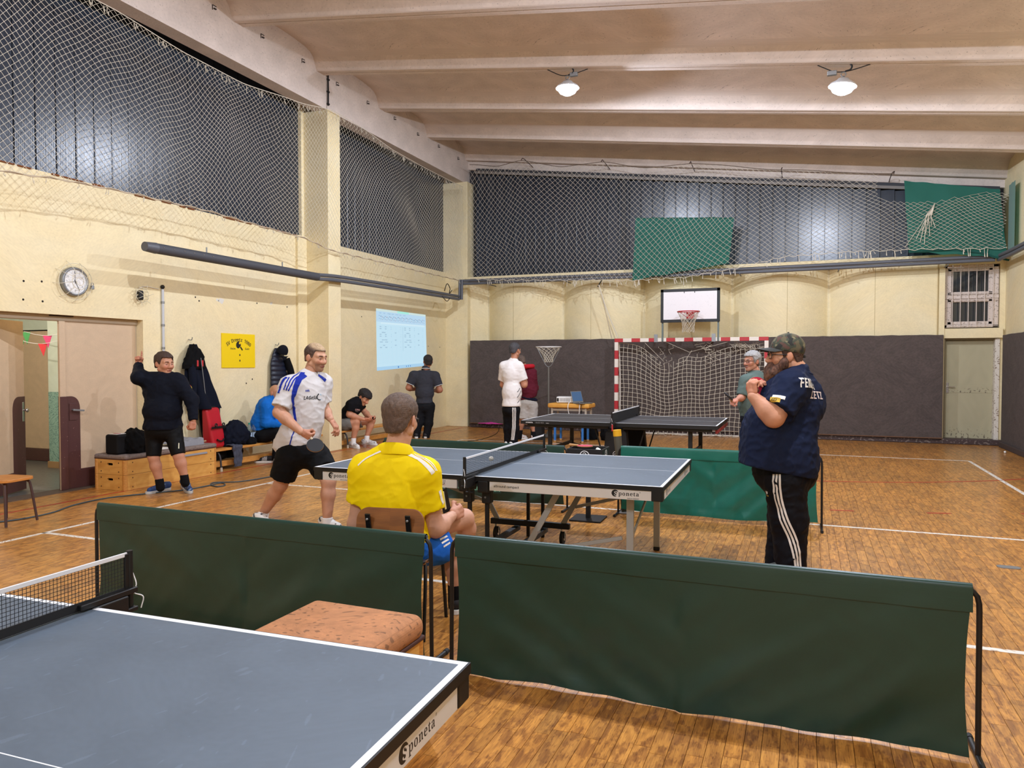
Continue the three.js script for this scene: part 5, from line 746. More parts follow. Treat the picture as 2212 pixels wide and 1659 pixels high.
{ // projector stand
  const t = thing('projector_table', 'small table with yellow padded top on grey and blue legs', 'table', [-4.37, 0, -14.2], 0.0), g = std(0xb4aa9c, 0.5, { metalness: 0.2 }), bl = std(0x2c6fb5, 0.45);
  part(t, 'top', boxUV(new RoundedBoxGeometry(0.86, 0.09, 0.5, 3, 0.03).translate(0, 0.735, 0), 1), std(0xffffff, 0.6, { map: woodTex([222, 164, 72], [196, 130, 46], 0.4) }));
  part(t, 'upper_frame', [rspan(-0.36, 0.36, 0.63, 0.67, 0.17, 0.2, 0.004), rspan(-0.36, 0.36, 0.63, 0.67, -0.2, -0.17, 0.004), rspan(-0.36, -0.33, 0.63, 0.67, -0.2, 0.2, 0.004), rspan(0.33, 0.36, 0.63, 0.67, -0.2, 0.2, 0.004)], g);
  for (const [x, z] of [[-0.35, 0.19], [0.35, 0.19], [-0.35, -0.19], [0.35, -0.19]]) { part(t, 'upper_leg', bar([x, 0.38, z], [x, 0.69, z], 0.035, 0.035), g); const l = part(t, 'lower_leg', bar([x * 0.82, 0.02, z], [x * 0.82, 0.4, z], 0.04, 0.04), bl); part(l, 'foot', rbox(0.046, 0.04, 0.046, x * 0.82, 0.02, z, 0.01), std(0xb08a5a, 0.7)); }
  part(t, 'lower_frame', [rspan(-0.3, 0.3, 0.36, 0.4, 0.17, 0.21, 0.004), rspan(-0.3, 0.3, 0.36, 0.4, -0.21, -0.17, 0.004), rspan(-0.3, -0.27, 0.36, 0.4, -0.2, 0.2, 0.004), rspan(0.27, 0.3, 0.36, 0.4, -0.2, 0.2, 0.004)], bl);
  const p = thing('projector', 'white projector standing on the small table', 'projector', [-4.5, 0.782, -14.22], 0.15); part(p, 'body', rbox(0.34, 0.12, 0.26, 0, 0.066, 0, 0.016, 3), M.white); for (let i = 0; i < 7; i++) part(p, 'vent_slat', rspan(-0.1 + i * 0.03, -0.085 + i * 0.03, 0.03, 0.1, 0.128, 0.133, 0.002), M.metalGrey); part(p, 'lens', [rod([-0.165, 0.07, 0.05], [-0.19, 0.07, 0.05], 0.04, 0.036, 18)], M.black); for (const x of [-0.14, 0.14]) part(p, 'foot', rod([x, 0, 0.1], [x, 0.01, 0.1], 0.012), M.black); part(p, 'socket', rspan(-0.16, -0.12, 0.03, 0.1, 0.128, 0.133, 0.002), M.black);
  const lp = thing('laptop', 'open silver laptop with blue screen beside the projector', 'laptop', [-4.2, 0.782, -14.12], 1.15); part(lp, 'base', rspan(-0.16, 0.16, 0, 0.016, -0.01, 0.24, 0.006), M.metalGrey); part(lp, 'keyboard', rspan(-0.14, 0.14, 0.016, 0.0175, 0.03, 0.14, 0.001), M.black);
  const sc = part(lp, 'lid', rspan(-0.16, 0.16, 0, 0.235, -0.008, 0, 0.004).rotateX(-0.3).translate(0, 0.016, -0.005), M.metalGrey); part(sc, 'screen', new THREE.PlaneGeometry(0.29, 0.195).translate(0, 0.125, 0.001).rotateX(-0.3).translate(0, 0.016, -0.005), std(0x0a0f16, 0.3, { emissive: 0x5f8fc8, emissiveIntensity: 0.55 }));
  const c = thing('cable', 'white and black cables hanging from the projector table', 'cable'); part(c, 'cord', tube([[-4.36, 0.82, -14.05], [-4.36, 0.74, -13.92], [-4.34, 0.6, -13.91], [-4.3, 0.53, -13.92], [-4.2, 0.52, -13.92], [-4.13, 0.58, -13.91], [-4.12, 0.72, -13.91], [-4.14, 0.8, -14.0]], 0.007, 60, 6), M.white); part(c, 'plug_cord', [tube([[-4.1, 0.8, -14.0], [-4.08, 0.7, -13.91], [-4.08, 0.52, -13.92], [-4.1, 0.42, -13.95], [-4.14, 0.3, -14.0], [-4.12, 0.02, -14.05], [-4.3, 0.01, -13.8], [-4.6, 0.01, -13.9]], 0.006, 60, 6)], M.black); part(c, 'adapter', rbox(0.03, 0.1, 0.02, -4.08, 0.6, -13.915, 0.006), M.black);
  solo('loudspeaker', rbox(0.24, 0.46, 0.24, -5.15, 0.23, -14.35, 0.03, 3), M.blackMatte, 'low black box on the floor behind the man in the red hoodie', 'box');
  solo('bag', bundle(0.5, 0.4, 0.3, 5).translate(-3.65, 0, -14.7), M.clothBlack, 'black bag lying on the floor beside the projector table', 'bag'); solo('bag', bundle(0.36, 0.3, 0.3, 9).translate(-4.15, 0, -14.75), M.clothBlack, 'small black bag behind the blue legs of the projector table', 'bag');
  solo('cloth', sheet((u, v) => { const a = u * 6.283, r = (0.1 + 0.13 * Math.abs(Math.sin(a * 2.5 + 0.6))) * v; return V(-7.1 + r * 1.5 * Math.cos(a), 0.115 + 0.03 * (1 - v) + 0.012 * noise(u * 9, v * 4), -16.42 + r * 0.5 * Math.sin(a)); }, 60, 8, 0.006), fabric(0xd2479a), 'bright pink cloth lying on the step before the far wall pad', 'cloth');
}
{ // umpire's ball box on a stand, and a padded post
  const t = thing('ball_stand', 'black open box on a post with square base behind the blue table', 'ball box', [-2.03, 0, -7.18], 0.03), m = std(0x131315, 0.5);
  part(t, 'side', [rspan(-0.18, 0.18, 0.6, 0.73, 0.15, 0.162, 0.003), rspan(-0.18, 0.18, 0.6, 0.73, -0.162, -0.15, 0.003), rspan(-0.18, -0.168, 0.6, 0.73, -0.16, 0.16, 0.003), rspan(0.168, 0.18, 0.6, 0.73, -0.16, 0.16, 0.003), rspan(-0.18, 0.18, 0.6, 0.61, -0.16, 0.16, 0.003)], m);
  part(t, 'post', bar([0, 0.01, 0], [0, 0.6, 0], 0.045, 0.045), m); part(t, 'base', [rbox(0.32, 0.012, 0.32, 0, 0.006, 0, 0.004), extrude([[-0.16, -0.16], [0.16, -0.16], [0.16, 0.16], [-0.16, 0.16]], 0.004).rotateX(-Math.PI / 2).translate(0, 0.012, 0)], m);
  for (const [x, r, z] of [[0, 0, 0.1625], [0.1805, Math.PI / 2, 0]]) { const [g, mm] = label(0.11, 0.11, 1200, (c, W) => { c.fillStyle = '#131315'; c.fillRect(0, 0, W, W); c.strokeStyle = '#eee'; c.lineWidth = 9; c.beginPath(); c.arc(W / 2, W / 2, W * 0.42, 0, 7); c.stroke(); c.fillStyle = '#eee'; c.beginPath(); c.arc(W * 0.45, W * 0.55, W * 0.13, 0, 7); c.fill(); c.lineWidth = 8; c.beginPath(); c.moveTo(W * 0.35, W * 0.3); c.quadraticCurveTo(W * 0.6, W * 0.1, W * 0.66, W * 0.5); c.stroke(); }); const e = part(t, 'emblem', g, mm); e.position.set(x, 0.665, z); e.rotation.y = r; }
  const wood = std(0xb98a54, 0.6); const bat = thing('bat', 'red rubber bat lying across the black ball box', 'bat', [-2.08, 0.735, -7.22], 2.9);
  const bl = part(bat, 'blade', extrude(Array.from({ length: 32 }, (_, i) => [0.083 * Math.cos(i / 32 * 6.283), 0.078 * Math.sin(i / 32 * 6.283)]), 0.006).rotateX(-Math.PI / 2), wood); part(bl, 'rubber', extrude(Array.from({ length: 32 }, (_, i) => [0.082 * Math.cos(i / 32 * 6.283), 0.077 * Math.sin(i / 32 * 6.283)]), 0.002).rotateX(-Math.PI / 2).translate(0, 0.006, 0), std(0xc23a52, 0.6)); part(bat, 'handle', rod([0.075, 0.004, 0], [0.18, 0.004, 0], 0.012, 0.015), wood);
  for (const [x, z, l] of [[-1.9, -7.1, 'white ball at the front inside the black ball box'], [-1.93, -7.16, 'white ball behind another inside the black ball box']]) solo('table_tennis_ball', new THREE.SphereGeometry(0.02, 16, 12).translate(x, 0.715, z), std(0xf1eee4, 0.4), l, 'ball');
  const p = thing('padded_post', 'leaning olive tapered post with a yellow band behind the blue table', 'post'); const A = V(-1.76, 0.0, -7.62), B = V(-1.84, 0.88, -7.6), at1 = (k) => A.clone().lerp(B, k);
  part(p, 'shaft', rod(A, at1(0.925), 0.03, 0.041, 20), std(0x504c40, 0.7)); part(p, 'band', rod(at1(0.925), B, 0.0435, 0.0435, 20), std(0xe0a818, 0.6)); part(p, 'red_tab', rbox(0.012, 0.07, 0.02, -1.885, 0.9, -7.58, 0.004), M.red); part(p, 'foot', rbox(0.14, 0.02, 0.12, -1.76, 0.01, -7.6, 0.006), M.metalGrey);
}
{ // chair of the man in yellow
  const t = thing('chair', 'wooden school chair with black metal frame under the man in yellow', 'chair', [-2.22, 0, -3.84], 0.16), wd = std(0xffffff, 0.45, { map: woodTex([150, 92, 38], [104, 58, 20], 0.6) });
  const bend = (g, k) => { const p = g.attributes.position; for (let i = 0; i < p.count; i++) p.setZ(i, p.getZ(i) + k * p.getX(i) ** 2); g.computeVertexNormals(); return g; };
  const rim = roundRect(0.4, 0.19, 0.07, 8); const bk = extrude(rim, 0.012, 0.002); part(t, 'backrest', boxUV(new THREE.ExtrudeGeometry(new THREE.Shape(rim.map((p) => new THREE.Vector2(...p))), { depth: 0.01, bevelEnabled: true, bevelSize: 0.003, bevelThickness: 0.003 }), 1).rotateX(-0.18).translate(0, 0.66, 0.24), wd);
  part(t, 'seat', boxUV(extrude(roundRect(0.37, 0.36, 0.08, 8), 0.014, 0.003).rotateX(-Math.PI / 2).translate(-0.02, 0.415, 0.0), 1), wd);
  for (const s of [-1, 1]) { part(t, 'leg', tube([[s * 0.12, 0.72, 0.272], [s * 0.125, 0.6, 0.24], [s * 0.15, 0.44, 0.18], [s * 0.17, 0.425, -0.1], [s * 0.175, 0.4, -0.16], [s * 0.19, 0.0, -0.2]], 0.011, 60, 8), M.black); part(t, 'leg', tube([[s * 0.16, 0.42, 0.1], [s * 0.18, 0.3, 0.16], [s * 0.19, 0, 0.22]], 0.011, 30, 8), M.black); for (const y of [0.62, 0.7]) part(t, 'rivet', new THREE.SphereGeometry(0.008, 8, 6).translate(s * 0.12, y, 0.266 + (y - 0.62) * 0.3), M.metalGrey); part(t, 'back_strap', bar([s * 0.12, 0.59, 0.252], [s * 0.12, 0.73, 0.285], 0.03, 0.012), M.black); }
}

// ---------- people: one smooth surface from tapered bones ----------
const FWD = V(-Math.sin(YAW), 0, -Math.cos(YAW)), RGT = V(Math.cos(YAW), 0, -Math.sin(YAW));
const camF = V(0, 0, -1).applyMatrix4(camR);
const atD = (px, py, D) => { const d = V((px - W / 2) / FPX, -(py - H / 2) / FPX, -1).applyMatrix4(camR); return V(0, EYE, 0).addScaledVector(d, D); };
// primitives: [kind, ...]; distance joined with a smooth minimum
const cap = (a, b, ra, rb = ra) => { const bx = b.x - a.x, by = b.y - a.y, bz = b.z - a.z, L = bx * bx + by * by + bz * bz || 1e-9; return { d: (x, y, z) => { const px = x - a.x, py = y - a.y, pz = z - a.z, t = clamp((px * bx + py * by + pz * bz) / L), dx = px - bx * t, dy = py - by * t, dz = pz - bz * t; return Math.sqrt(dx * dx + dy * dy + dz * dz) - (ra + (rb - ra) * t); }, pts: [a, b], r: Math.max(ra, rb) }; };
const ell = (c, rx, ry, rz, fr) => { const [X, Y, Z] = fr ?? [V(1, 0, 0), V(0, 1, 0), V(0, 0, 1)]; return { d: (x, y, z) => { x -= c.x; y -= c.y; z -= c.z; const a = (x * X.x + y * X.y + z * X.z) / rx, b = (x * Y.x + y * Y.y + z * Y.z) / ry, e = (x * Z.x + y * Z.y + z * Z.z) / rz, k0 = Math.sqrt(a * a + b * b + e * e), k1 = Math.sqrt((a / rx) ** 2 + (b / ry) ** 2 + (e / rz) ** 2); return k1 < 1e-6 ? -Math.min(rx, ry, rz) : k0 * (k0 - 1) / k1; }, pts: [c], r: Math.max(rx, ry, rz) }; };
const slv = (s, e, ra, rb, q) => { const c = cap(s, e, ra, rb), n = e.clone().sub(s).normalize(), o = e.clone().lerp(s, q), k = n.dot(o), d = c.d; return { ...c, d: (x, y, z) => Math.max(d(x, y, z), x * n.x + y * n.y + z * n.z - k) }; }; // a sleeve or trouser leg, cut across
const field = (prims, k = 0.03) => { const f = (x, y, z) => { let d = 9; for (const p of prims) { const e = p.d(x, y, z), h = k - Math.abs(d - e); d = h > 0 ? Math.min(d, e) - h * h / (4 * k) : Math.min(d, e); } return d; }; f.prims = prims; return f; };
function bounds(prims, m) { const b = new THREE.Box3(); for (const p of prims) for (const q of p.pts) b.expandByPoint(q.clone().addScalar(p.r + m)).expandByPoint(q.clone().addScalar(-p.r - m)); return b; }
// surface nets on a grid of cell h; blocks far from the surface are skipped
function isoMesh(f, b, h, color) {
  const n = ['x', 'y', 'z'].map((a) => Math.ceil((b.max[a] - b.min[a]) / h) + 2), [nx, ny, nz] = n, S = 5, val = new Float32Array(nx * ny * nz).fill(1), id = (i, j, k) => (k * ny + j) * nx + i, o = b.min;
  const R0 = S * h * 0.5 * 1.7321 + h * 1.8;
  for (let K = 0; K < nz; K += S) for (let J = 0; J < ny; J += S) for (let I = 0; I < nx; I += S) {
    const c = f(o.x + (I + S / 2 - 0.5) * h, o.y + (J + S / 2 - 0.5) * h, o.z + (K + S / 2 - 0.5) * h), far = Math.abs(c) > R0 * 1.35 + 0.02;
    for (let k = K; k < Math.min(K + S, nz); k++) for (let j = J; j < Math.min(J + S, ny); j++) for (let i = I; i < Math.min(I + S, nx); i++) val[id(i, j, k)] = far ? c : f(o.x + i * h, o.y + j * h, o.z + k * h);
  }
  const vid = new Int32Array(nx * ny * nz).fill(-1), P = [], I = [];
  const ed = [[0, 1], [0, 2], [0, 4], [1, 3], [1, 5], [2, 3], [2, 6], [3, 7], [4, 5], [4, 6], [5, 7], [6, 7]];
  for (let k = 0; k < nz - 1; k++) for (let j = 0; j < ny - 1; j++) for (let i = 0; i < nx - 1; i++) {
    const v = []; let neg = 0; for (let q = 0; q < 8; q++) { const w = val[id(i + (q & 1), j + (q >> 1 & 1), k + (q >> 2))]; v.push(w); if (w < 0) neg++; }
    if (!neg || neg === 8) continue;
    let x = 0, y = 0, z = 0, c = 0; for (const [a, e] of ed) if (v[a] < 0 !== v[e] < 0) { const t = v[a] / (v[a] - v[e]); x += mix(a & 1, e & 1, t); y += mix(a >> 1 & 1, e >> 1 & 1, t); z += mix(a >> 2, e >> 2, t); c++; }
    vid[id(i, j, k)] = P.length / 3; P.push(o.x + (i + x / c) * h, o.y + (j + y / c) * h, o.z + (k + z / c) * h);
  }
  const quad = (a, b2, c, d, s) => { if (a < 0 || b2 < 0 || c < 0 || d < 0) return; s ? I.push(a, b2, c, a, c, d) : I.push(a, c, b2, a, d, c); };
  for (let k = 1; k < nz - 1; k++) for (let j = 1; j < ny - 1; j++) for (let i = 1; i < nx - 1; i++) {
    const a = val[id(i, j, k)] < 0;
    if (a !== val[id(i + 1, j, k)] < 0) quad(vid[id(i, j - 1, k - 1)], vid[id(i, j, k - 1)], vid[id(i, j, k)], vid[id(i, j - 1, k)], a);
    if (a !== val[id(i, j + 1, k)] < 0) quad(vid[id(i - 1, j, k - 1)], vid[id(i - 1, j, k)], vid[id(i, j, k)], vid[id(i, j, k - 1)], a);
    if (a !== val[id(i, j, k + 1)] < 0) quad(vid[id(i - 1, j - 1, k)], vid[id(i, j - 1, k)], vid[id(i, j, k)], vid[id(i - 1, j, k)], a);
  }
  const g = new THREE.BufferGeometry(); g.setAttribute('position', new THREE.Float32BufferAttribute(P, 3)); g.setIndex(I); g.computeVertexNormals();
  const uv = new Float32Array(P.length / 3 * 2); for (let i = 0; i < P.length / 3; i++) { uv[2 * i] = P[3 * i] + P[3 * i + 2]; uv[2 * i + 1] = P[3 * i + 1]; } g.setAttribute('uv', new THREE.BufferAttribute(uv, 2));
  if (color) { const C = new Float32Array(P.length), cc = new THREE.Color(); for (let i = 0; i < P.length / 3; i++) { const q = color(P[3 * i], P[3 * i + 1], P[3 * i + 2]); cc.setRGB(q[0] / 255, q[1] / 255, q[2] / 255, THREE.SRGBColorSpace); C[3 * i] = cc.r; C[3 * i + 1] = cc.g; C[3 * i + 2] = cc.b; } g.setAttribute('color', new THREE.BufferAttribute(C, 3)); }
  return g;
}
const skinMat = new THREE.MeshPhysicalMaterial({ color: 0xffffff, roughness: 0.55, vertexColors: true, sheen: 0.15, sheenRoughness: 0.6 }), hairMat = std(0xffffff, 0.75, { vertexColors: true, bumpMap: tex(256, (u, v) => 128 + 120 * tn(u, v * 0.2, 90, 3), false, 9), bumpScale: 0.003 });
const weave = tex(128, (u, v) => 128 + 50 * Math.sin(u * 6.283 * 32) * Math.sin(v * 6.283 * 32) + 40 * tn(u, v, 40, 3), false, 6);
const clothMat = (c, rough = 0.85) => new THREE.MeshPhysicalMaterial({ color: c, roughness: rough, specularIntensity: 0.35, bumpMap: weave, bumpScale: 0.0006 });
const frame = (f, up = V(0, 1, 0)) => { const Z = f.clone().normalize(), X = up.clone().cross(Z).normalize(), Y = Z.clone().cross(X); return [X, Y, Z]; };
const inFrame = (c, fr, x, y, z) => c.clone().addScaledVector(fr[0], x).addScaledVector(fr[1], y).addScaledVector(fr[2], z);
// head: face features as bones and hollows in the head's own frame (x side, y up, z forward), s = size
function headPrims(c, fr, s, o = {}) {
  const p = (x, y, z) => inFrame(c, fr, x * s, y * s, z * s), E = (x, y, z, a, b, e, f2 = fr) => ell(p(x, y, z), a * s, b * s, e * s, f2), C = (a, b, r0, r1) => cap(p(...a), p(...b), r0 * s, (r1 ?? r0) * s), j = o.jaw ?? 1;
  const L = [E(0, 0.03, -0.014, 0.076, 0.088, 0.097), E(0, -0.03, 0.028, 0.062 * j, 0.072, 0.062), C([0, -0.094, 0.064], [0, -0.088, 0.05], 0.021 * j, 0.026)];
  for (const q of [-1, 1]) L.push(C([q * 0.05 * j, -0.06, 0.0], [q * 0.012, -0.094, 0.058], 0.024, 0.02), C([q * 0.014, 0.022, 0.083], [q * 0.046, 0.02, 0.07], 0.011, 0.012), E(q * 0.04, -0.026, 0.062, 0.026, 0.024, 0.024), E(q * 0.013, -0.035, 0.097, 0.01, 0.009, 0.012));
  L.push(C([0, 0.012, 0.088], [0, -0.03, 0.111], 0.008, 0.011));
  const fine = []; for (const q of [-1, 1]) { fine.push(E(q * 0.08, -0.006, -0.012, 0.009, 0.033, 0.021, frame(fr[2].clone().addScaledVector(fr[0], -q * 0.35), fr[1])), E(q * 0.031, 0.0, 0.0745, 0.0145, 0.0125, 0.0125)); }
  fine.push(C([-0.019, -0.0625, 0.087], [0, -0.061, 0.0945], 0.0055, 0.0065), C([0.019, -0.0625, 0.087], [0, -0.061, 0.0945], 0.0055, 0.0065), C([-0.016, -0.071, 0.0865], [0.016, -0.071, 0.0865], 0.007));
  const base = field(L, 0.024 * s), det = field(fine, 0.008 * s), socks = [-1, 1].map((q) => [p(q * 0.032, 0.002, 0.098), 0.02 * s]);
  const f = (x, y, z) => { let d = base(x, y, z); for (const [q, r] of socks) { const e = r - Math.hypot(x - q.x, y - q.y, z - q.z), k = 0.012 * s, h = k - Math.abs(d - e); d = h > 0 ? Math.max(d, e) + h * h / (4 * k) : Math.max(d, e); } const e = det(x, y, z), k = 0.006 * s, h = k - Math.abs(d - e); return h > 0 ? Math.min(d, e) - h * h / (4 * k) : Math.min(d, e); };
  f.prims = [...L, ...fine]; return f;
}
const local = (c, fr, s) => (x, y, z) => { x -= c.x; y -= c.y; z -= c.z; return [(x * fr[0].x + y * fr[0].y + z * fr[0].z) / s, (x * fr[1].x + y * fr[1].y + z * fr[1].z) / s, (x * fr[2].x + y * fr[2].y + z * fr[2].z) / s]; };
function faceColor(c, fr, s, skin, o) {
  const lo = local(c, fr, s), brow = o.brow ?? [70, 48, 36], tint = (a, b, t) => a.map((q, i) => mix(q, b[i], t));
  return (X, Y, Z) => {
    const [x, y, z] = lo(X, Y, Z), ax = Math.abs(x); let k = 1 + 0.05 * noise(X * 40, Y * 40, Z * 40), q = skin.map((v) => v * k);
    q = tint(q, [skin[0] * 0.98, skin[1] * 0.8, skin[2] * 0.78], 0.5 * sm(0.035, 0.01, Math.hypot(ax - 0.04, y + 0.028)) * sm(0.03, 0.06, z) + 0.4 * sm(0.018, 0.006, Math.hypot(x, y + 0.032)) * sm(0.09, 0.1, z) + 0.35 * sm(0.072, 0.08, ax));
    if (z > 0.05) {
      if (o.stubble) q = tint(q, brow, o.stubble * sm(-0.035, -0.055, y) * (0.7 + 0.3 * noise(X * 150, Y * 150, Z * 150)));
      q = tint(q, [150, 82, 78], 0.65 * sm(0.006, 0.003, Math.abs(y + 0.0665) - 0.0065 * (1 - (ax / 0.026) ** 2)) * sm(0.026, 0.02, ax) * sm(0.08, 0.084, z));
      if (o.moustache) q = tint(q, o.moustache, 0.85 * sm(0.007, 0.004, Math.abs(y + 0.051)) * sm(0.03, 0.022, ax) * sm(0.078, 0.084, z));
      const ex = ax - 0.031, ey = y - 0.0 - 0.001; q = tint(q, brow, 0.85 * sm(0.0065, 0.0035, Math.abs(y - 0.023 + 6 * (ax - 0.034) ** 2)) * sm(0.012, 0.016, ax) * sm(0.052, 0.046, ax));
      const open = o.lids ?? 0.0032, lid = Math.abs(ey) - open * (1 - (ex / 0.0145) ** 2); q = tint(q, [92, 62, 54], 0.5 * sm(0.004, 0.001, Math.abs(lid)) * sm(0.017, 0.013, Math.abs(ex)));
      if (lid < 0 && Math.abs(ex) < 0.0135) q = Math.hypot(ex - (o.gaze ?? 0), ey) < 0.0064 ? [40, 32, 28] : [176, 160, 150];
    }
    return q;
  };
}
function hairGeo(c, fr, s, o) { // shell over the skull, cut along the hairline, with combed strands
  const lo = local(c, fr, s), col = o.color, t = o.t ?? 0.01, front = o.front ?? 0.072, nape = o.nape ?? -0.06;
  const skull = ell(inFrame(c, fr, 0, 0.03 * s, -0.014 * s), 0.076 * s, 0.088 * s, 0.097 * s, fr), nap = ell(inFrame(c, fr, 0, -0.03 * s, -0.05 * s), 0.06 * s, 0.06 * s, 0.052 * s, fr), fk = field([skull, nap], 0.03 * s);
  const f = (X, Y, Z) => { const [x, y, z] = lo(X, Y, Z); const topT = t * (sm(-0.02, 0.09, y) * (o.top ?? 1) + (o.side ?? 0.5)), st = o.strand ?? 0.0025, ns = st * noise(x * 190, y * 60, z * 90) + st * 1.4 * noise(x * 60 + 9, y * 34, z * 40) + (o.clump ?? 0) * Math.abs(noise(x * 26 + 3, y * 18, z * 22));
    const hl = z > 0.05 ? front + (o.widow ? -0.012 * sm(0.03, 0, Math.abs(x)) + 0.012 * sm(0.02, 0.05, Math.abs(x)) : 0) : z > 0.018 ? mix(o.burn ?? -0.012, front, sm(0.018, 0.05, z)) : z > -0.022 ? mix(0.02, o.burn ?? -0.012, sm(-0.0, 0.018, z)) : mix(nape, 0.02, sm(-0.075, -0.022, z));
    return Math.max(fk(X, Y, Z) - topT * s - ns * s, (hl - y + 0.006 * noise(x * 120, y * 80, z * 120)) * s * 0.8); };
  const b = bounds([skull, nap], 0.05 * s); return isoMesh(f, b, (o.cell ?? 0.0045) * s, (X, Y, Z) => { const [x, y, z] = lo(X, Y, Z), k = 0.8 + 0.5 * noise(x * 160, y * 50, z * 80) + 0.25 * noise(x * 60, y * 30, z * 50); const cc = o.fade && !(o.tips && y > 0.06) ? col.map((v, i) => mix(v, o.fade[i], sm(0.06, -0.03, y) * 0.8)) : o.tips ? col.map((v, i) => mix(v, o.tips[i], sm(0.07, 0.11, y + 0.3 * z) * 0.9)) : col; return cc.map((v) => v * (0.82 + 0.3 * k)); });
}
// hand in a frame: y along the fingers, z out of the palm, x towards the thumb
function handPrims(w, dir, palm, thumbSide, o = {}) {
  const s = o.s ?? 1, Y = dir.clone().normalize(), Z = palm.clone().addScaledVector(Y, -palm.dot(Y)).normalize(), X = Y.clone().cross(Z).normalize().multiplyScalar(thumbSide), p = (x, y, z) => w.clone().addScaledVector(X, x * s).addScaledVector(Y, y * s).addScaledVector(Z, z * s);
  const L = [cap(p(0.02, 0.03, 0), p(0.024, 0.085, 0), 0.0175 * s, 0.0155 * s), cap(p(0, 0.02, 0), p(0.002, 0.092, 0), 0.02 * s, 0.0155 * s), cap(p(-0.02, 0.03, 0), p(-0.024, 0.082, 0), 0.0165 * s, 0.0145 * s), cap(p(0, -0.03, 0), p(0, 0.03, 0), 0.024 * s, 0.023 * s), cap(p(0.024, 0.02, 0.006), p(0.034, 0.055, 0.014), 0.017 * s, 0.014 * s)];
  const curls = o.curls ?? [0.35, 0.4, 0.45, 0.5], lens = [[0.042, 0.025, 0.02], [0.046, 0.029, 0.021], [0.043, 0.027, 0.02], [0.034, 0.021, 0.018]];
  [0.028, 0.0095, -0.0095, -0.0275].forEach((x, i) => { let a = 0, q = [x * 0.95, 0.09 - 0.006 * (i === 3) - 0.003 * (i === 0), 0]; lens[i].forEach((l, k) => { a += curls[i] * [0.9, 1.15, 0.7][k]; const n = [q[0] + (k === 0 ? x * 0.12 : 0), q[1] + l * Math.cos(a), q[2] + l * Math.sin(a)]; L.push(cap(p(...q), p(...n), (0.0095 - k * 0.0009) * s * (i === 3 ? 0.9 : 1), (0.009 - k * 0.0011) * s * (i === 3 ? 0.9 : 1))); q = n; }); });
  const tc = o.thumb ?? 0.5, t0 = [0.034, 0.05, 0.016], t1 = [0.034 + 0.03 * Math.cos(tc), 0.05 + 0.026, 0.016 + 0.03 * Math.sin(tc)], t2 = [t1[0] - 0.004 * tc * 3, t1[1] + 0.026, t1[2] + 0.008 * tc * 2]; L.push(cap(p(...t0), p(...t1), 0.0125 * s, 0.011 * s), cap(p(...t1), p(...t2), 0.011 * s, 0.0088 * s)); L.palmAt = p; return L;
}
function shoeParts(parent, heel, toe, c, o = {}) { // low sports shoe; heel and toe are points on the floor (or sole level)
  const d = toe.clone().sub(heel), Lf = d.length(), fr = frame(d), p = (x, y, z) => inFrame(heel, fr, x, y, z);
  const up = field([cap(p(0, 0.062, 0.03), p(0, 0.058, Lf * 0.45), 0.042, 0.043), cap(p(0, 0.055, Lf * 0.4), p(0, 0.042, Lf - 0.05), 0.044, 0.036), cap(p(0, 0.075, 0.035), p(0, 0.09, 0.06), 0.04, 0.038)], 0.03);
  const lo = local(heel, fr, 1), f = (X, Y, Z) => { const [x, y, z] = lo(X, Y, Z); return Math.max(up(X, Y, Z), 0.02 - y, y - 0.108 + 0.35 * Math.max(0, z - 0.09) * 0.2); };
  const m = part(parent, 'shoe', isoMesh(f, bounds(up.prims, 0.02), 0.007, (X, Y, Z) => { const [x, y, z] = lo(X, Y, Z); let q = c; if (o.stripes && z > Lf * 0.35 && z < Lf * 0.62 && Math.abs(x) > 0.025) { const k = (z + y * 0.6) * 55; if (k - Math.floor(k) < 0.45) q = o.stripes; } if (o.mesh) q = q.map((v) => v * (0.85 + 0.3 * noise(x * 90, y * 90, z * 90))); if (o.accent && noise(x * 30, y * 30, z * 22 + 3) > 0.3) q = o.accent; return q; }), std(0xffffff, 0.7, { vertexColors: true }));
  const out = []; for (let i = 0; i <= 32; i++) { const a = i / 32 * 6.283, zz = 0.5 - 0.5 * Math.cos(a), w = 0.047 * Math.sqrt(Math.max(0, 1 - (2 * zz - 1) ** 4)) * (1 - 0.16 * Math.exp(-(((zz - 0.42) / 0.16) ** 2))); out.push([(Math.sin(a) > 0 ? 1 : -1) * w, -0.012 + zz * (Lf + 0.022)]); }
  const sg = extrude(out, 0.024, 0.004).applyMatrix4(new THREE.Matrix4().makeBasis(fr[0].clone().negate(), fr[2], fr[1])).translate(...heel.clone().addScaledVector(fr[1], 0.004).toArray()); part(m, 'sole', sg, std(o.sole ?? 0xe6e4de, 0.6));
  const lc = []; for (let k = 0; k < 4; k++) lc.push(tube([p(-0.024, 0.1 - k * 0.008, 0.095 + k * 0.022), p(0, 0.112 - k * 0.01, 0.1 + k * 0.022), p(0.024, 0.1 - k * 0.008, 0.095 + k * 0.022)], 0.0035, 8, 5)); part(m, 'laces', lc, std(o.lace ?? 0xdedede, 0.8));
  return m;
}
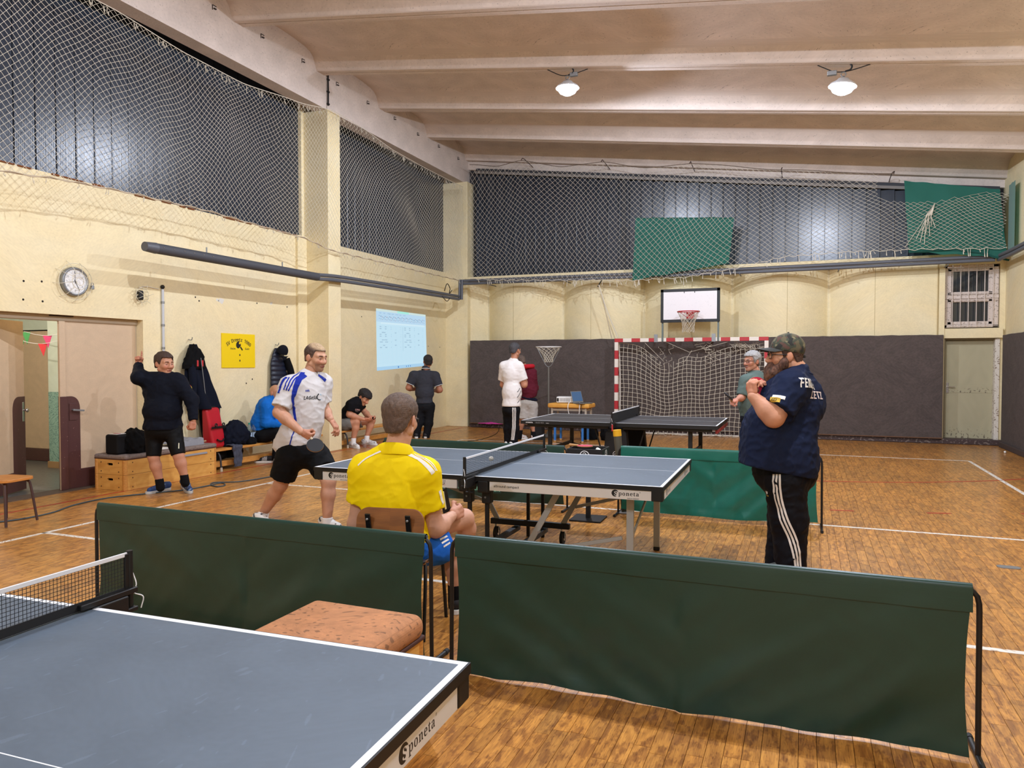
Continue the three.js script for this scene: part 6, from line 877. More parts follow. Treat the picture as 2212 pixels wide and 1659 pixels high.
// garment from bones: cuts are [point, outward normal]; folds add creases
function garment(parent, name, prims, mat, o = {}) {
  const f0 = field(prims, o.k ?? 0.05), cuts = o.cuts ?? [], A = o.fold ?? 0.007, sd = o.seed ?? 1;
  const f = (x, y, z) => { let d = f0(x, y, z); if (d < 0.06) { const w = noise(x * 5 + sd, y * 5, z * 5), r1 = 1 - Math.abs(noise(x * 7 + y * 5 + w, y * 13 - x * 3 + sd, z * 7 + 1.5 * w)), r2 = 1 - Math.abs(noise(x * 13 - y * 8 + 9, y * 11 + x * 5 + sd, z * 13)); d += A * (0.35 * w - 0.75 * r1 ** 5 - 0.5 * r2 ** 6 + 0.3); } for (const [q, nn, lim] of cuts) { if (lim && Math.hypot(x - lim[0].x, y - lim[0].y, z - lim[0].z) > lim[1]) continue; d = Math.max(d, (x - q.x) * nn.x + (y - q.y) * nn.y + (z - q.z) * nn.z); } if (o.cut) d = Math.max(d, o.cut(x, y, z)); return d; };
  f.prims = prims; const m = part(parent, name, isoMesh(f, bounds(prims, 0.03), o.cell ?? 0.011, o.color), mat); m.userData.field = f; return m;
}
// where the ray through a pixel meets a surface near depth D
function hit(f, px, py, D) { let d = D - 0.6; for (let i = 0; i < 60; i++) { const p = atD(px, py, d), e = f(p.x, p.y, p.z); if (e < 0.001) return p; d += Math.max(e * 0.6, 0.0015); if (d > D + 0.7) break; } return atD(px, py, D); }
const grad = (f, p, e = 0.012) => V(f(p.x + e, p.y, p.z) - f(p.x - e, p.y, p.z), f(p.x, p.y + e, p.z) - f(p.x, p.y - e, p.z), f(p.x, p.y, p.z + e) - f(p.x, p.y, p.z - e)).normalize();
const snap = (f, p, n, lift = 0.002) => { const q = p.clone(); for (let i = 0; i < 12; i++) { const e = f(q.x, q.y, q.z); q.addScaledVector(n, -e * 0.8); } return q.addScaledVector(n, lift); };
// ribbon sewn on a garment, through pixel stations
function trim(parent, name, f, pts, D, w, mat, base) {
  const hs = pts.map((p) => hit(f, p[0], p[1], D)).filter((p) => Math.abs(f(p.x, p.y, p.z)) < 0.02); if (hs.length < 2) { console.log('no ribbon', name); return; }
  const c = new THREE.CatmullRomCurve3(hs), N = 36, P = [];
  for (let i = 0; i <= N; i++) { const p = c.getPoint(i / N), t = c.getTangent(i / N), n = grad(f, p), q = snap(f, p, n), b = t.clone().cross(n).normalize(), ww = Array.isArray(w) ? mix(w[0], w[1], i / N) : w; const l = snap(f, q.clone().addScaledVector(b, ww / 2), n, 0.0022), r = snap(f, q.clone().addScaledVector(b, -ww / 2), n, 0.0022), m = snap(f, q, n, 0.0026); P.push([l, m, r]); }
  return part(parent, name, sheet((u, v) => { const r = P[Math.round(v * N)]; return r[Math.round(u * 2)].clone().sub(base); }, 2, N), mat);
}
// print on a garment: a small grid laid along the surface round a point
function print(parent, name, f, px, py, D, w, h, rot, draw, base, o = {}) {
  const c = hit(f, px, py, D), n = o.n ?? grad(f, c, 0.03), up0 = V(0, 1, 0), X0 = up0.clone().cross(n).normalize(), Y0 = n.clone().cross(X0), X = X0.clone().multiplyScalar(Math.cos(rot)).addScaledVector(Y0, Math.sin(rot)), Y = n.clone().cross(X), s = o.px ?? 1400;
  const g = sheet((u, v) => snap(f, c.clone().addScaledVector(X, (u - 0.5) * w).addScaledVector(Y, (0.5 - v) * h), n, 0.0025).sub(base), 16, 8); const uv = g.attributes.uv; for (let i = 0; i < uv.count; i++) uv.setY(i, 1 - uv.getY(i));
  const cv = document.createElement('canvas'); cv.width = Math.round(w * s); cv.height = Math.round(h * s); const k = cv.getContext('2d'); if (o.bg) { k.fillStyle = o.bg; k.fillRect(0, 0, cv.width, cv.height); } draw(k, cv.width, cv.height);
  const t = new THREE.CanvasTexture(cv); t.colorSpace = THREE.SRGBColorSpace; return part(parent, name, g, std(0xffffff, 0.85, { map: t, transparent: !o.bg, alphaTest: o.bg ? 0 : 0.4, side: THREE.DoubleSide }));
}
function glasses(parent, c, fr, s, col, base, rect = 1) {
  const p = (x, y, z) => inFrame(c, fr, x * s, y * s, z * s).sub(base), g = [], m = std(col, 0.35);
  for (const q of [-1, 1]) { const l = []; for (let i = 0; i < 20; i++) { const a = i / 20 * 6.283, k = (Math.abs(Math.cos(a)) ** 4 + Math.abs(Math.sin(a)) ** 4) ** -0.25; l.push(p(q * 0.033 + 0.024 * k * Math.cos(a), -0.001 + 0.017 * rect * k * Math.sin(a), 0.103 - 0.25 * Math.abs(q * 0.033 + 0.024 * Math.cos(a)) ** 1.2)); } g.push(tube(l, 0.0022 * s, 40, 6, true)); g.push(tube([p(q * 0.056, 0.006, 0.092), p(q * 0.074, 0.007, 0.06), p(q * 0.08, 0.006, 0.0), p(q * 0.078, -0.004, -0.016)], 0.0024 * s, 16, 6)); }
  g.push(tube([p(-0.01, 0.002, 0.104), p(0, 0.006, 0.108), p(0.01, 0.002, 0.104)], 0.002 * s, 8, 6)); return part(parent, 'glasses', g, m);
}
// builds the skin: trunk and limbs coarse, head and hands fine, all in one geometry
function person(lab, base, o) {
  const t = thing('person', lab, 'person', [base.x, 0, base.z]); const B = V(base.x, 0, base.z), sh = (g) => g.translate(-B.x, 0, -B.z);
  const skin = o.skin ?? [208, 158, 132], tone = (X, Y, Z) => { const k = 1 + 0.06 * noise(X * 14, Y * 14, Z * 14) + 0.03 * noise(X * 60, Y * 60, Z * 60); return [skin[0] * k, skin[1] * k * 0.985, skin[2] * k]; };
  const gs = [isoMesh(field(o.bones, 0.03), bounds(o.bones, 0.03), o.cell ?? 0.012, tone)];
  const hf = headPrims(o.head, o.hfr, o.hs, o); gs.push(isoMesh(hf, bounds(hf.prims, 0.015), (o.hcell ?? 0.0042) * o.hs, faceColor(o.head, o.hfr, o.hs, skin, o)));
  for (const h of o.hands ?? []) gs.push(isoMesh(field(h, 0.011), bounds(h, 0.01), o.handCell ?? 0.004, (X, Y, Z) => { const c = tone(X, Y, Z); return [c[0], c[1] * 0.95, c[2] * 0.95]; }));
  const body = part(t, 'body', merge(gs.map((g) => sh(g))), skinMat);
  if (o.hair) part(t, 'hair', sh(hairGeo(o.head, o.hfr, o.hs, o.hair)), hairMat);
  return { t, B, sh };
}
// clothes are built in room coordinates, then moved under their person
function wear(P, m) { m.geometry.translate(-P.B.x, 0, -P.B.z); return m; }
const dir = (r, u, f) => RGT.clone().multiplyScalar(r).addScaledVector(FWD, f).add(V(0, u, 0)).normalize(); // right in the picture, up, away from the camera
const leg = (h, k, a, s = 1) => [cap(h, k, 0.088 * s, 0.06 * s), cap(k, k.clone().lerp(a, 0.32), 0.057 * s, 0.06 * s), cap(k.clone().lerp(a, 0.32), a, 0.06 * s, 0.036 * s)];
const arm = (s0, e, w, s = 1) => [cap(s0, e, 0.054 * s, 0.045 * s), cap(e, e.clone().lerp(w, 0.3), 0.045 * s, 0.047 * s), cap(e.clone().lerp(w, 0.3), w, 0.047 * s, 0.029 * s)];
const trunk = (o, k = 1) => [...['ch', 'be', 'pe'].map((n) => ell(o[n][0], o[n][1] * k, o[n][2] * k, o[n][3] * k, o.fr)), cap(o.sL, o.sR, (o.sr ?? 0.075) * k), cap(o.nk, o.sL, 0.055 * k, 0.06 * k), cap(o.nk, o.sR, 0.055 * k, 0.06 * k)];
const zoomed = (ox, oy, sc, D) => (x, y, dd = 0) => atD(ox + x / sc, oy + y / sc, D + dd);
const onFloor = (px, py, y = 0) => at(px, py, { y });
const DOWN = V(0, -1, 0), UP = V(0, 1, 0), away = (a, b) => b.clone().sub(a).normalize();
const cuff = (e, s, q, r = 0.2) => [e.clone().lerp(s, q), away(s, e), [e.clone().lerp(s, q), r]]; // cut across a sleeve or trouser leg
const BLOND = [150, 122, 92], DARK = [34, 28, 26];

{ // pointing man
  const D = 8.86, p = zoomed(270, 750, 5.03, D), fr = frame(dir(0.25, 0, -1)), hfr = frame(dir(0.86, -0.05, -0.5)), head = p(428, 180, 0);
  const T = { ch: [p(425, 470), 0.235, 0.24, 0.16], be: [p(412, 690, -0.02), 0.222, 0.2, 0.19], pe: [p(412, 850), 0.2, 0.13, 0.16], sL: p(285, 370), sR: p(575, 380), nk: p(440, 350), fr, sr: 0.085 };
  const eL = p(146, 330, -0.16), wL = p(146, 196, 0.02), eR = p(728, 575, -0.02), wR = p(745, 800, -0.08), hL = p(325, 880), hR = p(515, 880), kL = p(310, 1195, -0.05), kR = p(582, 1175, -0.04), aL = p(385, 1490), aR = p(655, 1440);
  const handL = handPrims(wL, dir(0.02, 1, 0.1), dir(0.3, 0.1, -1), 1, { curls: [0.08, 1.45, 1.5, 1.5], s: 0.98, thumb: 1.0 }), handR = handPrims(wR, dir(-0.1, -1, -0.15), dir(-0.6, -0.1, 0.7), -1, { curls: [1.3, 1.4, 1.4, 1.4], thumb: 1.1 });
  const P = person('man in black sweater and shorts pointing with raised right arm', p(430, 1600), { head, hfr, hs: 1.12, skin: [187, 133, 103], brow: [58, 42, 34], jaw: 1.12, bones: [...trunk(T, 0.8), cap(p(440, 290), p(430, 230), 0.066, 0.062), ...arm(T.sL, eL, wL), ...arm(T.sR, eR, wR), ...leg(hL, kL, aL, 1.05), ...leg(hR, kR, aR, 1.05)], hands: [handL, handR], hair: { color: [62, 44, 34], t: 0.012, front: 0.07, nape: -0.05, burn: -0.02, clump: 0.006 } });
  const sw = wear(P, garment(P.t, 'sweater', [...trunk(T), cap(T.sL, eL, 0.096, 0.074), slv(eL, wL, 0.073, 0.05, 0.0), cap(T.sR, eR, 0.096, 0.07), slv(eR, wR, 0.07, 0.052, 0.02), ell(p(412, 870), 0.212, 0.13, 0.175, fr)], clothMat(0x0a0e1a), { cuts: [[p(412, 893), DOWN, [p(412, 893), 0.36]]], seed: 3, fold: 0.009, k: 0.06 }));
  part(P.t, 'collar', new THREE.TorusGeometry(0.074, 0.011, 8, 30).rotateX(Math.PI / 2).applyMatrix4(new THREE.Matrix4().makeRotationZ(0)).translate(...p(441, 322).sub(P.B).toArray()), clothMat(0x0d111d));
  print(P.t, 'arm_badge', sw.userData.field, 270 + 722 / 5.03, 750 + 432 / 5.03, D, 0.05, 0.055, -0.4, (c, w, h) => { c.fillStyle = '#b8322e'; c.beginPath(); c.arc(w / 2, h * 0.3, w * 0.3, 0, 7); c.fill(); c.fillStyle = '#d6b43a'; c.fillRect(w * 0.2, h * 0.35, w * 0.6, h * 0.5); }, P.B);
  const so = wear(P, garment(P.t, 'cycling_shorts', [ell(p(412, 905), 0.195, 0.13, 0.155, fr), slv(hL, kL, 0.112, 0.08, 0.03), slv(hR, kR, 0.11, 0.08, 0.03)], clothMat(0x050507, 0.6), { fold: 0.003, k: 0.04 }));
  trim(P.t, 'reflective_strip', so.userData.field, [[386.3, 957], [386, 969]], D, 0.012, std(0xc8c4a8, 0.4), P.B);
  for (const [a, k, n, h] of [[aL, kL, [366, 1058], [317, 1068]], [aR, kR, [396, 1050], [411, 1066.5]]]) { wear(P, garment(P.t, 'sock', [cap(a.clone().lerp(k, 0.18), a.clone().add(V(0, -0.04, 0)), 0.048, 0.05)], clothMat(0x0b0b0e), { cuts: [[a.clone().lerp(k, 0.22), UP]], fold: 0.002, cell: 0.008 })); const m = shoeParts(P.t, onFloor(...n).sub(P.B), onFloor(...h).sub(P.B), [34, 66, 122], { mesh: 1, accent: [120, 140, 160], sole: 0xb9b6b0, lace: 0x3f74c0 }); }
}
{ // player walking with a bat
  const D = 7.15, z3 = zoomed(450, 620, 2.963, D), z4 = zoomed(580, 730, 7.541, D), z7 = zoomed(520, 900, 6.635, D), fr = frame(dir(0.8, 0, -0.6)), hfr = frame(dir(0.9, -0.14, -0.5)), head = z4(770, 320);
  const T = { ch: [z4(650, 930), 0.158, 0.22, 0.155], be: [z4(645, 1280), 0.15, 0.24, 0.165], pe: [z3(590, 985), 0.165, 0.18, 0.19], sL: z4(345, 785, -0.13), sR: z4(880, 735, 0.13), nk: z4(655, 620), fr, sr: 0.075 };
  const eL = z4(165, 1215, -0.22), wL = z4(530, 1530, -0.3), eR = z4(905, 1170, 0.13), wR = z4(1015, 1325, 0.04), hL = z7(700, 560, -0.06), hR = z7(1090, 560, 0.04), kL = z7(570, 980, 0.02), kR = z7(1260, 930, -0.14), aL = z7(312, 1400, 0.15), aR = z7(1240, 1500, -0.16);
  const handL = handPrims(wL, dir(0.85, -0.5, 0.1), dir(0.2, 0.3, 0.9), 1, { curls: [1.15, 1.3, 1.35, 1.35], thumb: 0.9 }), handR = handPrims(wR, dir(0.55, -0.8, -0.1), dir(-0.75, -0.5, 0.2), 1, { curls: [0.35, 0.5, 0.6, 0.65], thumb: 0.35, s: 1.05 });
  const P = person('player in white and blue shirt walking with a black bat', V(-4.62, 0, -5.84), { head, hfr, hs: 1.1, skin: [189, 140, 109], brow: [78, 58, 46], stubble: 0.4, lids: 0.0024, bones: [...trunk(T, 0.8), cap(z4(665, 620), z4(720, 450), 0.066, 0.062), ...arm(T.sL, eL, wL, 1.15), ...arm(T.sR, eR, wR, 1.1), ...leg(hL, kL, aL, 1.12), ...leg(hR, kR, aR, 1.12)], hands: [handL, handR], hair: { color: [70, 52, 42], t: 0.008, front: 0.066, nape: -0.045, burn: -0.015, top: 1.3, side: 0.08, fade: [124, 92, 76], tips: [186, 158, 122], strand: 0.003 } });
  const blue = [30, 52, 158], white = [232, 226, 222], mL = z4(420, 830), sf = local(T.ch[0], fr, 1);
  const sh = wear(P, garment(P.t, 'shirt', [...trunk(T), slv(T.sL, eL, 0.08, 0.09, 0.2), slv(T.sR, eR, 0.075, 0.085, 0.28), cap(z3(480, 1010, -0.03), z3(560, 860, -0.03), 0.1, 0.1)], clothMat(0xcbc6c4, 0.8), { cuts: [[z3(600, 1035), V(0.22 * RGT.x, -1, 0.22 * RGT.z).addScaledVector(RGT, 0.1).normalize(), [z3(600, 1035), 0.4]]], seed: 8, fold: 0.008, k: 0.075, cell: 0.0095 })), F = sh.userData.field, bm = clothMat(0x1b2f96, 0.7);
  const q = (x, y) => [580 + x / 7.541, 730 + y / 7.541];
  trim(P.t, 'blue_panel', F, [q(600, 600), q(480, 690), q(420, 850), q(395, 1000), q(415, 1180), q(440, 1330), q(440, 1430)], D, [0.05, 0.018], bm, P.B); trim(P.t, 'blue_panel', F, [q(560, 560), q(470, 760), q(400, 960)], D, 0.045, bm, P.B); trim(P.t, 'blue_piping', F, [q(430, 1480), q(395, 1580), q(360, 1690), q(330, 1800)], D, 0.012, bm, P.B); trim(P.t, 'blue_panel', F, [q(300, 640), q(215, 740), q(160, 900)], D, [0.03, 0.03], bm, P.B);
  for (const k of [0, 1, 2]) trim(P.t, 'shoulder_stripe', F, [q(470 + k * 40, 530 + k * 22), q(340 + k * 38, 640 + k * 22), q(250 + k * 36, 845 + k * 10)], D, 0.0125, bm, P.B);
  trim(P.t, 'blue_panel', F, [q(810, 600), q(870, 640), q(930, 700)], D, 0.035, bm, P.B);
  print(P.t, 'shirt_print', F, ...q(728, 965), D, 0.175, 0.075, 0.0, (c, w, h) => { c.fillStyle = '#20242c'; c.textBaseline = 'middle'; c.font = `italic bold ${h * 0.62}px sans-serif`; c.fillText('LAGeSo', 0, h * 0.56, w * 0.7); c.lineWidth = h * 0.12; c.strokeStyle = '#20242c'; c.beginPath(); c.arc(w * 0.87, h * 0.5, h * 0.36, 1.2, 4.4); c.stroke(); c.strokeStyle = '#7fb8d8'; c.lineWidth = h * 0.08; c.beginPath(); c.arc(w * 0.87, h * 0.5, h * 0.38, -1.3, 1.0); c.stroke(); c.beginPath(); c.arc(w * 0.8, h * 0.14, h * 0.09, 0, 7); c.fill(); }, P.B, { px: 2600 });
  print(P.t, 'chest_emblem', F, ...q(635, 845), D, 0.048, 0.04, 0, (c, w, h) => { c.fillStyle = '#2b3f9e'; for (const [x, y] of [[0.1, 0.52], [0.36, 0.28], [0.62, 0.05]]) { c.beginPath(); c.moveTo(w * x, h * 0.78); c.lineTo(w * (x + 0.1), h * (0.3 + y * 0.3)); c.lineTo(w * (x + 0.3), h * 0.78); c.fill(); } c.fillRect(w * 0.08, h * 0.86, w * 0.84, h * 0.09); }, P.B, { px: 4000 });
  part(P.t, 'collar', new THREE.TorusGeometry(0.078, 0.011, 8, 30).rotateX(Math.PI / 2 + 0.25).translate(...z4(672, 600).sub(P.B).toArray()), clothMat(0xeae6e2));
  wear(P, garment(P.t, 'shorts', [ell(z3(600, 1050), 0.18, 0.17, 0.205, fr), slv(hL, kL, 0.13, 0.118, 0.26), slv(hR, kR.clone().add(V(0, 0.03, 0)), 0.13, 0.12, 0.3)], clothMat(0x090a0d, 0.8), { seed: 5, fold: 0.007, k: 0.05 }));
  for (const [a, k, n, h] of [[aL, kL, [552, 1130], [583, 1137]], [aR, kR, [693, 1139], [738, 1148]]]) { wear(P, garment(P.t, 'sock', [cap(a.clone().lerp(k, 0.08), a.clone().add(V(0, -0.05, 0)), 0.05, 0.052)], clothMat(0xe4e0dc), { cuts: [[a.clone().lerp(k, 0.1), UP]], fold: 0.002, cell: 0.008 })); shoeParts(P.t, onFloor(...n).sub(P.B), onFloor(...h).sub(P.B), [226, 222, 216], { accent: [60, 62, 70], sole: 0xd9d6d0 }); }
  // bat in his right hand
  const bat = thing('bat', 'black bat held low by the player in white and blue', 'bat'), c0 = handL.palmAt(0.0, 0.075, 0.024), c1 = z7(1066, 410, -0.34), ax = away(c0, c1), nrm = V(0, 0, 0).addScaledVector(FWD, -0.85).addScaledVector(RGT, 0.5).addScaledVector(UP, 0.15), m4 = new THREE.Matrix4(), X = ax, Z = nrm.addScaledVector(X, -nrm.dot(X)).normalize(), Y = Z.clone().cross(X); m4.makeBasis(X, Y, Z).setPosition(c1);
  const oval = (a, b) => Array.from({ length: 36 }, (_, i) => [a * Math.cos(i / 36 * 6.283), b * Math.sin(i / 36 * 6.283)]); const bl = part(bat, 'blade', extrude(oval(0.081, 0.077), 0.007).translate(0, 0, -0.0035).applyMatrix4(m4), std(0xa37a4c, 0.6)); part(bl, 'rubber', extrude(oval(0.08, 0.076), 0.003).translate(0, 0, 0.0035).applyMatrix4(m4), std(0x1b1c1e, 0.75)); part(bl, 'rubber', extrude(oval(0.08, 0.076), 0.003).translate(0, 0, -0.0065).applyMatrix4(m4), std(0x27303f, 0.7)); part(bat, 'handle', rod(c1.clone().addScaledVector(ax, -0.07), c0.clone().addScaledVector(ax, -0.03), 0.012, 0.015, 12), std(0xbfae93, 0.6));
}
{ // seated man in yellow, from behind
  const D = 4.33, p = zoomed(740, 960, 6.144, D), h4 = zoomed(700, 600, 4.1475, D), fr = frame(dir(0.12, 0, 1)), hfr = frame(dir(0.3, -0.12, 0.95)), head = h4(684, 1268, 0);
  const T = { ch: [p(655, 480), 0.178, 0.23, 0.125], be: [p(660, 800), 0.172, 0.19, 0.13], pe: [p(690, 1180, 0.02), 0.2, 0.17, 0.165], sL: p(300, 345), sR: p(1085, 385), nk: p(690, 185, 0.0), fr, sr: 0.078 };
  const eL = p(185, 1060, 0.04), wL = p(420, 1180, 0.3), eR = p(1235, 1120, 0.05), wR = p(1450, 950, 0.24), hL = p(480, 1330, 0.05), hR = p(960, 1370, 0.05), kL = atD(1003, 1120, D + 0.42), kR = atD(978, 1185, D + 0.3), aL = atD(1016, 1185, D + 0.62), aR = atD(985, 1290, D + 0.34);
  const handR = handPrims(wR, dir(0.45, 0.15, 0.6), dir(-0.7, -0.2, 0.1), 1, { curls: [0.9, 1.1, 1.2, 1.2], thumb: 0.6, s: 1.05 }), handL = handPrims(wL, dir(0.8, 0, 0.4), dir(0, 0, 1), 1, { curls: [0.8, 0.8, 0.8, 0.8] });
  const P = person('man in yellow polo shirt seated on a wooden chair, seen from behind', V(-2.2, 0, -3.85), { head, hfr, hs: 1.13, skin: [197, 150, 122], brow: [90, 70, 56], bones: [...trunk(T, 0.8), cap(p(690, 150), h4(680, 1420), 0.07, 0.07), ...arm(T.sL, eL, wL, 1.12), ...arm(T.sR, eR, wR, 1.12), ...leg(hL, kL, aL), ...leg(hR, kR, aR)], hands: [handR, handL], cell: 0.009, handCell: 0.0033, hair: { color: [92, 74, 62], t: 0.011, front: 0.07, nape: -0.075, burn: -0.03, strand: 0.0022, fade: [84, 66, 56], cell: 0.0032, side: 0.45, top: 1.5 } });
  glasses(P.t, head, hfr, 1.13, 0x3a2e1e, P.B, 0.8);
  const ye = clothMat(0xeed102, 0.7); const sh = wear(P, garment(P.t, 'polo_shirt', [...trunk(T), slv(T.sL, eL, 0.084, 0.083, 0.43), slv(T.sR, eR, 0.084, 0.08, 0.36), cap(p(900, 1250, 0.05), p(1060, 1330, 0.08), 0.1, 0.07)], ye, { cuts: [[p(900, 1430), V(0, -1, 0).addScaledVector(RGT, 0.5).normalize(), [p(900, 1430), 0.4]]], seed: 14, fold: 0.0055, k: 0.065, cell: 0.008 })), F = sh.userData.field, wm = clothMat(0xece8e0, 0.7);
  const q = (x, y) => [740 + x / 6.144, 960 + y / 6.144];
  trim(P.t, 'shoulder_stripe', F, [q(840, 108), q(1000, 190), q(1120, 285), q(1205, 385)], D, [0.022, 0.028], wm, P.B); for (const k of [0, 1]) trim(P.t, 'shoulder_stripe', F, [q(950 + k * 40, 125 + k * 10), q(1110 + k * 35, 215), q(1235 + k * 18, 350)], D, 0.006, wm, P.B); trim(P.t, 'shoulder_stripe', F, [q(520, 88), q(350, 165), q(205, 280)], D, [0.012, 0.008], wm, P.B); trim(P.t, 'sleeve_patch', F, [q(1290, 610), q(1310, 690), q(1335, 790)], D, 0.024, wm, P.B);
  // turned-down collar
  const cc = p(700, 105, 0.0), cu = V(0, 1, 0); part(P.t, 'collar', sheet((u, v) => { const a = mix(0, 2 * Math.PI, u), r = mix(0.076, 0.112, v); return cc.clone().addScaledVector(fr[0], r * 1.08 * Math.sin(a)).addScaledVector(fr[2], -r * 0.95 * Math.cos(a)).add(V(0, mix(0.068, 0.004, v * v) - 0.045 * (1 - Math.cos(a)) * 0.5, 0)).sub(P.B); }, 48, 6, 0.004), ye);
  const bl = clothMat(0x1b62c4, 0.75); const st = wear(P, garment(P.t, 'shorts', [ell(p(720, 1330, 0.03), 0.185, 0.1, 0.15, fr), slv(hL, kL, 0.104, 0.092, 0.36), slv(hR, kR, 0.106, 0.1, 0.3)], bl, { seed: 4, fold: 0.008, cell: 0.009 })); for (const k of [0, 1, 2]) trim(P.t, 'shorts_stripe', st.userData.field, [[950 + k * 4, 1166 + k * 7.5], [966 + k * 3, 1158 + k * 7], [984 + k * 2, 1146 + k * 7]], D + 0.2, 0.011, wm, P.B);
  wear(P, garment(P.t, 'sock', [cap(aR.clone().lerp(kR, 0.25), aR.clone().add(V(0, -0.05, 0)), 0.046, 0.05)], clothMat(0x0c0c10), { cuts: [[aR.clone().lerp(kR, 0.3), UP]], fold: 0.002, cell: 0.008 })); shoeParts(P.t, atD(983, 1314, D + 0.3).setY(0).sub(P.B), atD(1000, 1300, D + 0.55).setY(0).sub(P.B), [26, 26, 30], { sole: 0xe0ddd6 }); const af = frame(dir(0.5, -0.4, 0.7)); shoeParts(P.t, aL.clone().addScaledVector(af[1], -0.09).addScaledVector(af[2], -0.06).sub(P.B), aL.clone().addScaledVector(af[1], -0.09).addScaledVector(af[2], 0.2).sub(P.B), [220, 216, 210], {});
  const sb = thing('score_flipper', 'black score counter held upright by the man in yellow', 'score counter'); part(sb, 'stand', bar(atD(956, 1056, D + 0.23), atD(966, 1106, D + 0.26), 0.01, 0.06), M.black); part(sb, 'card', bar(atD(957, 1062, D + 0.2), atD(963, 1100, D + 0.22), 0.006, 0.012), std(0xe6dfa8, 0.6));
}
{ // bearded man in profile
  const D = 5.55, p = zoomed(1550, 680, 2.765, D), q6 = zoomed(1570, 700, 6.381, D), fr = frame(dir(-0.97, 0, 0.2)), hfr = frame(dir(-0.98, 0.03, 0.12)), head = q6(800, 440, 0), hs = 1.16;
  const T = { ch: [p(440, 520), 0.2, 0.25, 0.24], be: [p(350, 745), 0.22, 0.3, 0.255], pe: [p(400, 900), 0.2, 0.16, 0.24], sL: p(440, 435, -0.2), sR: p(440, 420, 0.22), nk: p(480, 330), fr, sr: 0.1 };
  const eL = p(335, 610, -0.28), wL = p(212, 488, -0.24), eR = p(300, 600, 0.2), wR = p(255, 475, 0.05), hL = p(400, 980, -0.1), hR = p(400, 980, 0.12), kL = p(425, 1220, -0.1), kR = p(400, 1225, 0.1), aL = p(440, 1545, -0.12), aR = p(360, 1525, 0.08);
  const handL = handPrims(wL, dir(-0.12, 1, 0.05), dir(0.75, 0.1, 0.5), 1, { curls: [1.2, 1.3, 1.35, 1.4], thumb: 0.8, s: 1.08 }), handR = handPrims(wR, dir(-0.3, 0.8, -0.3), dir(0.3, 0.3, -0.8), -1, { curls: [0.9, 0.9, 1, 1] });
  const P = person('big bearded man in dark blue T-shirt and camouflage cap', V(-0.16, 0, -5.95), { head, hfr, hs, skin: [197, 143, 110], brow: [82, 58, 42], bones: [...trunk(T, 0.8), cap(p(475, 345), q6(880, 560), 0.088, 0.085), cap(T.sL, eL, 0.085, 0.075), cap(eL, eL.clone().lerp(wL, 0.35), 0.072, 0.068), cap(eL.clone().lerp(wL, 0.35), wL, 0.068, 0.04), ...arm(T.sR, eR, wR, 1.3), ...leg(hL, kL, aL, 1.2), ...leg(hR, kR, aR, 1.2)], hands: [handL, handR], cell: 0.01, handCell: 0.0035, hair: { color: [74, 52, 42], t: 0.006, front: 0.066, nape: -0.06, burn: -0.03, side: 0.7 } });
  const hp = (x, y, z) => inFrame(head, hfr, x * hs, y * hs, z * hs), lo = local(head, hfr, hs);
  { const bp = [ell(hp(0, -0.105, 0.068), 0.062 * hs, 0.062 * hs, 0.06 * hs, hfr), cap(hp(-0.062, -0.05, 0.02), hp(-0.03, -0.115, 0.06), 0.03 * hs), cap(hp(0.062, -0.05, 0.02), hp(0.03, -0.115, 0.06), 0.03 * hs), cap(hp(-0.024, -0.052, 0.088), hp(0.024, -0.052, 0.088), 0.012 * hs), cap(hp(-0.066, -0.02, 0.012), hp(-0.062, -0.06, 0.02), 0.014 * hs, 0.024 * hs), cap(hp(0.066, -0.02, 0.012), hp(0.062, -0.06, 0.02), 0.014 * hs, 0.024 * hs), ell(hp(0, -0.15, 0.078), 0.045 * hs, 0.045 * hs, 0.045 * hs, hfr)], bf = field(bp, 0.03); const f = (x, y, z) => { const [a, b, c] = lo(x, y, z); return bf(x, y, z) + 0.005 * noise(a * 110, b * 40, c * 110) + 0.006 * noise(a * 50, b * 18, c * 50); }; const bc = (x, y, z) => { const [a, b, c] = lo(x, y, z), k = 0.8 + 0.4 * noise(a * 130, b * 40, c * 130); return [112, 72, 52].map((v, i) => mix(v, [150, 104, 72][i], sm(-0.06, -0.16, b) * 0.6) * k); }; const g = isoMesh(f, bounds(bp, 0.02), 0.005, bc); part(P.t, 'beard', P.sh(g), hairMat); }
  glasses(P.t, head, hfr, hs, 0x141416, P.B, 1.1);
  { // camouflage cap
    const cp = [ell(hp(0, 0.042, -0.014), 0.086 * hs, 0.092 * hs, 0.107 * hs, hfr), ell(hp(0, 0.066, -0.02), 0.08 * hs, 0.082 * hs, 0.098 * hs, hfr)], cf = field(cp, 0.03), tri = [[62, 66, 52], [92, 84, 62], [40, 40, 36], [88, 62, 52], [120, 112, 84]]; const f = (x, y, z) => { const [a, b, c] = lo(x, y, z); return Math.max(cf(x, y, z) + 0.0016 * noise(a * 40, b * 40, c * 40), (0.03 + (c < 0 ? 0.2 * c * 0.9 : 0.12 * c) - b) * hs); }; const g = isoMesh(f, bounds(cp, 0.02), 0.0045, (x, y, z) => { const [a, b, c] = lo(x, y, z), n = noise(a * 26, b * 26, c * 26), m = noise(a * 24 + 9, b * 30, c * 24); return tri[n > 0.2 ? 1 : n < -0.25 ? 2 : m > 0.25 ? 3 : m < -0.32 ? 4 : 0]; });
